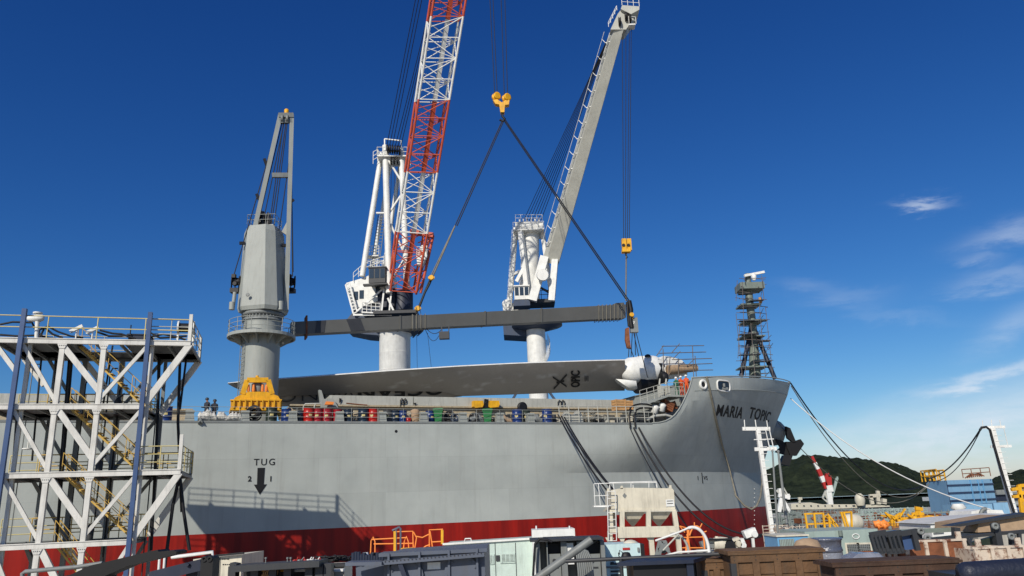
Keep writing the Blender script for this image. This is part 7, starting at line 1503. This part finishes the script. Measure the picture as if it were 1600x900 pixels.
mb = MB(); mb.obox(ground(corner_t) + ln * .03, ld, ln * .12, (0, 0, zt - .1)); mb.build('end_wall', 'buildingnavy', bp_); mb = MB(); mb.obox(ground(corner_t) + ld * .42 + ln * .16, ld * .12, ln * .3, (0, 0, zt)); mb.build('duct', 'midgrey', bp_)
mb = MB(); rail(mb, [ground(lt, zt), ground(corner_t, zt)], 1.4, .12, 2, 1.6); rail(mb, [ground(lt, zt) + Vector((.5, 2, 0)), ground(corner_t, zt) + Vector((0, 2, 0))], 1.6, .1, 2, 2); mb.build('roof_rail', 'yellow', bp_)
mb = MB(); c = p_(1522, 745, 5); 
for k in range(10): a = vl(p_(1508, 747, 3), p_(1538, 744, 3), k / 9); mb.tube(a, vl(a, p_(1522, 736, 3), .55), .08)
rail(mb, [p_(1505, 747, 2), p_(1548, 744, 2)], 1.2, .06, 2, 1.2); mb.build('roof_frame', 'rusty', bp_)
mb = MB(); q = p_(1500, 806, -5); mb.box(q.x, q.x + 4.5, q.y, q.y + 4, 0, p_(1500, 789, -5).z); mb.box(q.x + 5, q.x + 8, q.y + .5, q.y + 3, 0, p_(1530, 787, -5).z); mb.build('annex', 'buildingblue', bp_)
nb_ = thing('navy_shed', 'dark navy building with yellow and white bands at the right edge', 'building', Vector((V(1590, 800, 140).x, 140, 0))); a = V(1550, 748, 140); b2 = V(1640, 748, 140); mb = MB(); mb.box(a.x, b2.x, 140, 160, 0, V(1590, 772, 140).z); mb.build('wall', 'navy', nb_)
for py, cm in ((768, 'midgrey'), (786, 'midgrey'), (796, 'postblue')): mb = MB(); z = V(1590, py, 140).z; mb.box(a.x, b2.x, 139.5, 139.98, z - .4, z + .4); mb.build('band', cm, nb_)
ys_ = thing('yellow_scaffold', 'yellow steel stair frame at the far right edge', 'frame', Vector((V(1596, 800, 60).x, 60, 0))); mb = MB()
for a, b2 in (((1592, 758), (1597, 800)), ((1602, 757), (1606, 800)), ((1592, 759), (1604, 758)), ((1594, 770), (1606, 770)), ((1595, 782), (1606, 782)), ((1580, 765), (1594, 763)), ((1582, 776), (1594, 775)), ((1597, 800), (1600, 812))): mb.bar(V(*a, 60), V(*b2, 60), .22)
mb.build('frame_bar', 'yellow', ys_)
# bollard-like white vents near plant
mb = MB(); mb.lathe(V(1501, 812, 50), [(.3, 0), (.3, .6), (.45, .7), (.3, .95)], 12); tag(mb.build('roof_vent', 'cleanwhite'), 'small white mushroom vent below the blue plant', 'vent')

# far cranes
def far_crane(label, Y, parts, base):
    o = thing('harbour_crane', label, 'crane', Vector((V(*base, Y).x, Y, 0)), group='far harbour cranes')
    for nm, cm, segs in parts:
        mb = MB()
        for a, b2, w in segs: MB().bar(V(*a, Y), V(*b2, Y), w, w).build(nm, cm, o)
    return o
Yf = 300
k = Yf / 1200
seg = [((1268.5, 713), (1273, 723)), ((1273, 723), (1278, 733)), ((1278, 733), (1283, 744)), ((1283, 744), (1287, 753)), ((1287, 753), (1291, 763))]
far_crane('distant crane with red and white banded boom before the wooded hill', Yf, [('boom', 'farred', [(seg[0][0], seg[0][1], .8), (seg[2][0], seg[2][1], 1.2), (seg[4][0], seg[4][1], 1.3)]), ('boom_band', 'cleanwhite', [(seg[1][0], seg[1][1], 1.0), (seg[3][0], seg[3][1], 1.3)]), ('backstay', 'farred', [((1290, 743), (1294, 764), 1.3), ((1295, 743), (1297, 764), 1.2), ((1290, 743), (1295, 742), 1.2)]),
    ('machinery', 'cleanwhite', [((1291, 764), (1300, 763), 2.0)]), ('tower', 'cleanwhite', [((1294, 766), (1298, 795), 1.6), ((1298, 795), (1299, 812), 1.6)]), ('leg', 'craneB', [((1290, 767), (1285, 778), .5), ((1285, 778), (1294, 786), .4), ((1288, 770), (1296, 786), .5)]), ('jib', 'greygreen', [((1308, 747), (1300, 775), .7), ((1306, 748), (1299, 786), .4), ((1307, 747), (1309, 747), .9)])], (1298, 800))
Yf = 210
far_crane('distant small white crane seen under the anchor', Yf, [('tower', 'cleanwhite', [((1219, 763), (1221, 776), 1.0), ((1221, 776), (1217, 800), .8), ((1221, 776), (1234, 800), .6), ((1221, 776), (1226, 800), .5)]), ('boom', 'craneB', [((1213, 766), (1221, 774), .5), ((1224, 762), (1233, 778), .3), ((1222, 766), (1232, 780), .3)]), ('machinery', 'cleanwhite', [((1216, 774), (1234, 777), .8), ((1229, 776), (1233, 776), 1.2)])], (1222, 800))
# far ship
fs_ = thing('distant_ship', 'long low cream ship superstructure beyond the yard, before the hill', 'ship', Vector((V(1310, 795, 260).x, 260, -4)))
Yq = 260
mb = MB(); mb.prism([V(1236, 796, Yq), V(1236, 787, Yq), V(1266, 785, Yq), V(1285, 788, Yq), V(1345, 788, Yq), V(1390, 790, Yq), V(1392, 796, Yq)], (0, 14, 0)); mb.build('superstructure', 'farcream', fs_)
mb = MB(); a = V(1236, 797, Yq); b2 = V(1392, 797, Yq); mb.box(a.x, b2.x, Yq - 1, Yq + 15, -4, a.z - .1); mb.build('hull', 'darkgrey', fs_)
mb = MB()
for a, b2, w in (((1360, 775), (1363, 788), .9), ((1371, 774), (1373, 788), .9), ((1358, 775), (1375, 774), .9), ((1372, 775), (1371, 768), .6), ((1369, 769), (1374, 769), .8), ((1378, 783), (1384, 784), 1.4), ((1249, 786), (1250, 778), .5), ((1247, 779), (1253, 779), .7)): MB().bar(V(*a, Yq), V(*b2, Yq), w, w).build('bridge_mast', 'farcream', fs_)
MB().lathe(V(1345, 790, Yq - 1), [(1.2, 0), (1.6, 1.6), (1.4, 3), (.6, 3.8)], 14).build('dome', 'farcream', fs_); mb = MB(); mb.box(V(1312, 0, Yq).x, V(1320, 0, Yq).x, Yq - 1, Yq + 4, V(1312, 788, Yq).z, V(1312, 782, Yq).z); mb.build('deckhouse', 'cleanwhite', fs_)
mb = MB()
for k in range(11): p = V(1244 + k * 10 + (k * 37 % 9), 791, Yq - .05); mb.box(p.x, p.x + .4, p.y - .3, p.y, p.z, p.z + .35)
mb.build('window', 'glass', fs_)
# yard structures between (pipe racks, machinery)
def rack(label, x0, x1, y0, y1, Y, cm, seed, dens=1.0, dy=3.0, cat='pipe rack'):
    rnd = random.Random(seed); a = V(x0, y1, Y); b2 = V(x1, y1, Y); h = V(x0, y0, Y).z - a.z; L_ = b2.x - a.x
    o = thing('pipe_rack', label, cat, Vector(((a.x + b2.x) / 2, Y, 0)), group='pipe racks in the far yard'); n = max(4, int(L_ / (h * .8 / dens)))
    mb = MB(); w = h * .07
    for kk in range(n + 1):
        x = a.x + L_ * kk / n
        for d in (0, dy): mb.bar((x, Y + d, 0), (x, Y + d, a.z + h * rnd.uniform(.85, 1.1)), w)
    mb.build('rack_post', cm, o); mb = MB()
    for r in range(3):
        z = a.z + h * (r + .6) / 3
        for d in (0, dy): MB().bar((a.x, Y + d, z), (b2.x, Y + d, z), w * .8).build('rack_beam', cm, o)

    for kk in range(n):
        xa = a.x + L_ * kk / n; xb = a.x + L_ * (kk + 1) / n
        for r in range(2):
            z0_ = a.z + h * r / 2; z1_ = a.z + h * (r + 1) / 2
            if rnd.random() < .6: mb.bar((xa, Y, z0_ if kk % 2 else z1_), (xb, Y, z1_ if kk % 2 else z0_), w * .6)
        if rnd.random() < .5: c = Vector((lerp(xa, xb, .5), Y + rnd.uniform(0, dy), a.z + h * rnd.uniform(.2, .8))); rr = h * rnd.uniform(.12, .25); mb.lathe(c, [(rr * .6, -rr), (rr, -rr * .6), (rr, rr * .6), (rr * .6, rr)], 8, axis=(rnd.uniform(-1, 1), .2, rnd.uniform(-1, 1)))
        if rnd.random() < .4: mb.box(lerp(xa, xb, .2), lerp(xa, xb, .8), Y + .5, Y + dy - .5, a.z + h * .3, a.z + h * rnd.uniform(.5, .8))
    mb.build('rack_gear', rnd.choice([cm, 'rusty', 'farsteel']), o); return o
rack('grey truss rack, far right one below the hill foot', 1330, 1450, 796, 806, 150, 'greygreen', 1, 1.4); rack('grey truss rack in front of the cream ship', 1236, 1345, 798, 808, 130, 'farsteel', 2, 1.4); rack('grey-green truss rack left of the blue plant', 1336, 1440, 803, 816, 105, 'greygreen', 3, 1.2); rack('brown cluttered rack just right of the ladder mast', 1222, 1270, 800, 822, 80, 'farsteel', 4, 1.3); rack('grey rack behind the yellow rail frame', 1255, 1345, 806, 824, 70, 'farsteel', 5, 1.3); rack('low rusty pipe rack right of the cream tank', 1338, 1400, 816, 832, 56, 'rusty', 6, 1.3); rack('low rusty rack under the yellow machinery', 1396, 1452, 820, 836, 48, 'rusty', 7, 1.2); rack('rack of pipes below the blue plant', 1440, 1520, 800, 818, 86, 'farsteel', 8, 1.3); rack('rusty rack with rails at the foot of the ladder mast', 1218, 1262, 822, 838, 46, 'rustwhite', 9, 1.0)
ym = thing('yellow_machine', 'bright yellow boom machinery lying in the yard left of the blue plant', 'machinery', Vector((V(1430, 820, 54).x, 54, 0)))
rnd = random.Random(31); mb = MB()
for a, b2, w in (((1393, 812), (1448, 809), .18), ((1392, 822), (1450, 822), .2), ((1428, 810), (1434, 795), .15), ((1440, 810), (1434, 795), .15), ((1430, 794), (1441, 796), .2), ((1448, 808), (1478, 812), .25), ((1425, 803), (1443, 803), .2), ((1393, 812), (1396, 824), .16), ((1410, 812), (1412, 824), .16), ((1460, 810), (1462, 822), .2), ((1448, 822), (1482, 816), .22)): mb.bar(V(*a, 54), V(*b2, 54), w)
mb.build('machine_frame', 'yellow', ym); mb = MB()
for k in range(40): a = V(rnd.uniform(1394, 1478), rnd.uniform(806, 822), 54 + rnd.uniform(-1, 1)); mb.bar(a, a + Vector((rnd.uniform(-1, 1), 0, rnd.uniform(-.6, .6))), .1)
for k in range(18): c = V(rnd.uniform(1396, 1475), rnd.uniform(810, 822), 54 + rnd.uniform(-1, 1)); rr = rnd.uniform(.1, .22); mb.lathe(c, [(rr * .5, -rr), (rr, -rr * .5), (rr, rr * .5), (rr * .5, rr)], 10, axis=(rnd.uniform(-1, 1), rnd.uniform(-1, 1), rnd.uniform(-1, 1)))
mb.build('drum_gear', 'yellow', ym); mb = MB(); p = V(1430, 826, 54); mb.box(V(1394, 0, 54).x, V(1478, 0, 54).x, 53.5, 55.5, 0, p.z); mb.build('machine_base', 'rusty', ym)
om = thing('orange_winch', 'orange winch drum on the yard rack right of the cream tank', 'winch', Vector((V(1378, 822, 50).x, 50, 0))); mb = MB()
for k in range(4): c = V(1371 + k * 4, 818 + (k % 2) * 3, 50); mb.lathe(c, [(.14, -.2), (.22, -.17), (.16, 0), (.22, .17), (.14, .2)], 12, axis=(1, .2 * k - .4, .3)); 
mb.build('drum', 'railorange', om); mb = MB(); p = V(1378, 826, 50); mb.box(p.x - .8, p.x + .8, 49.7, 50.6, 0, p.z); mb.build('winch_base', 'rusty', om)
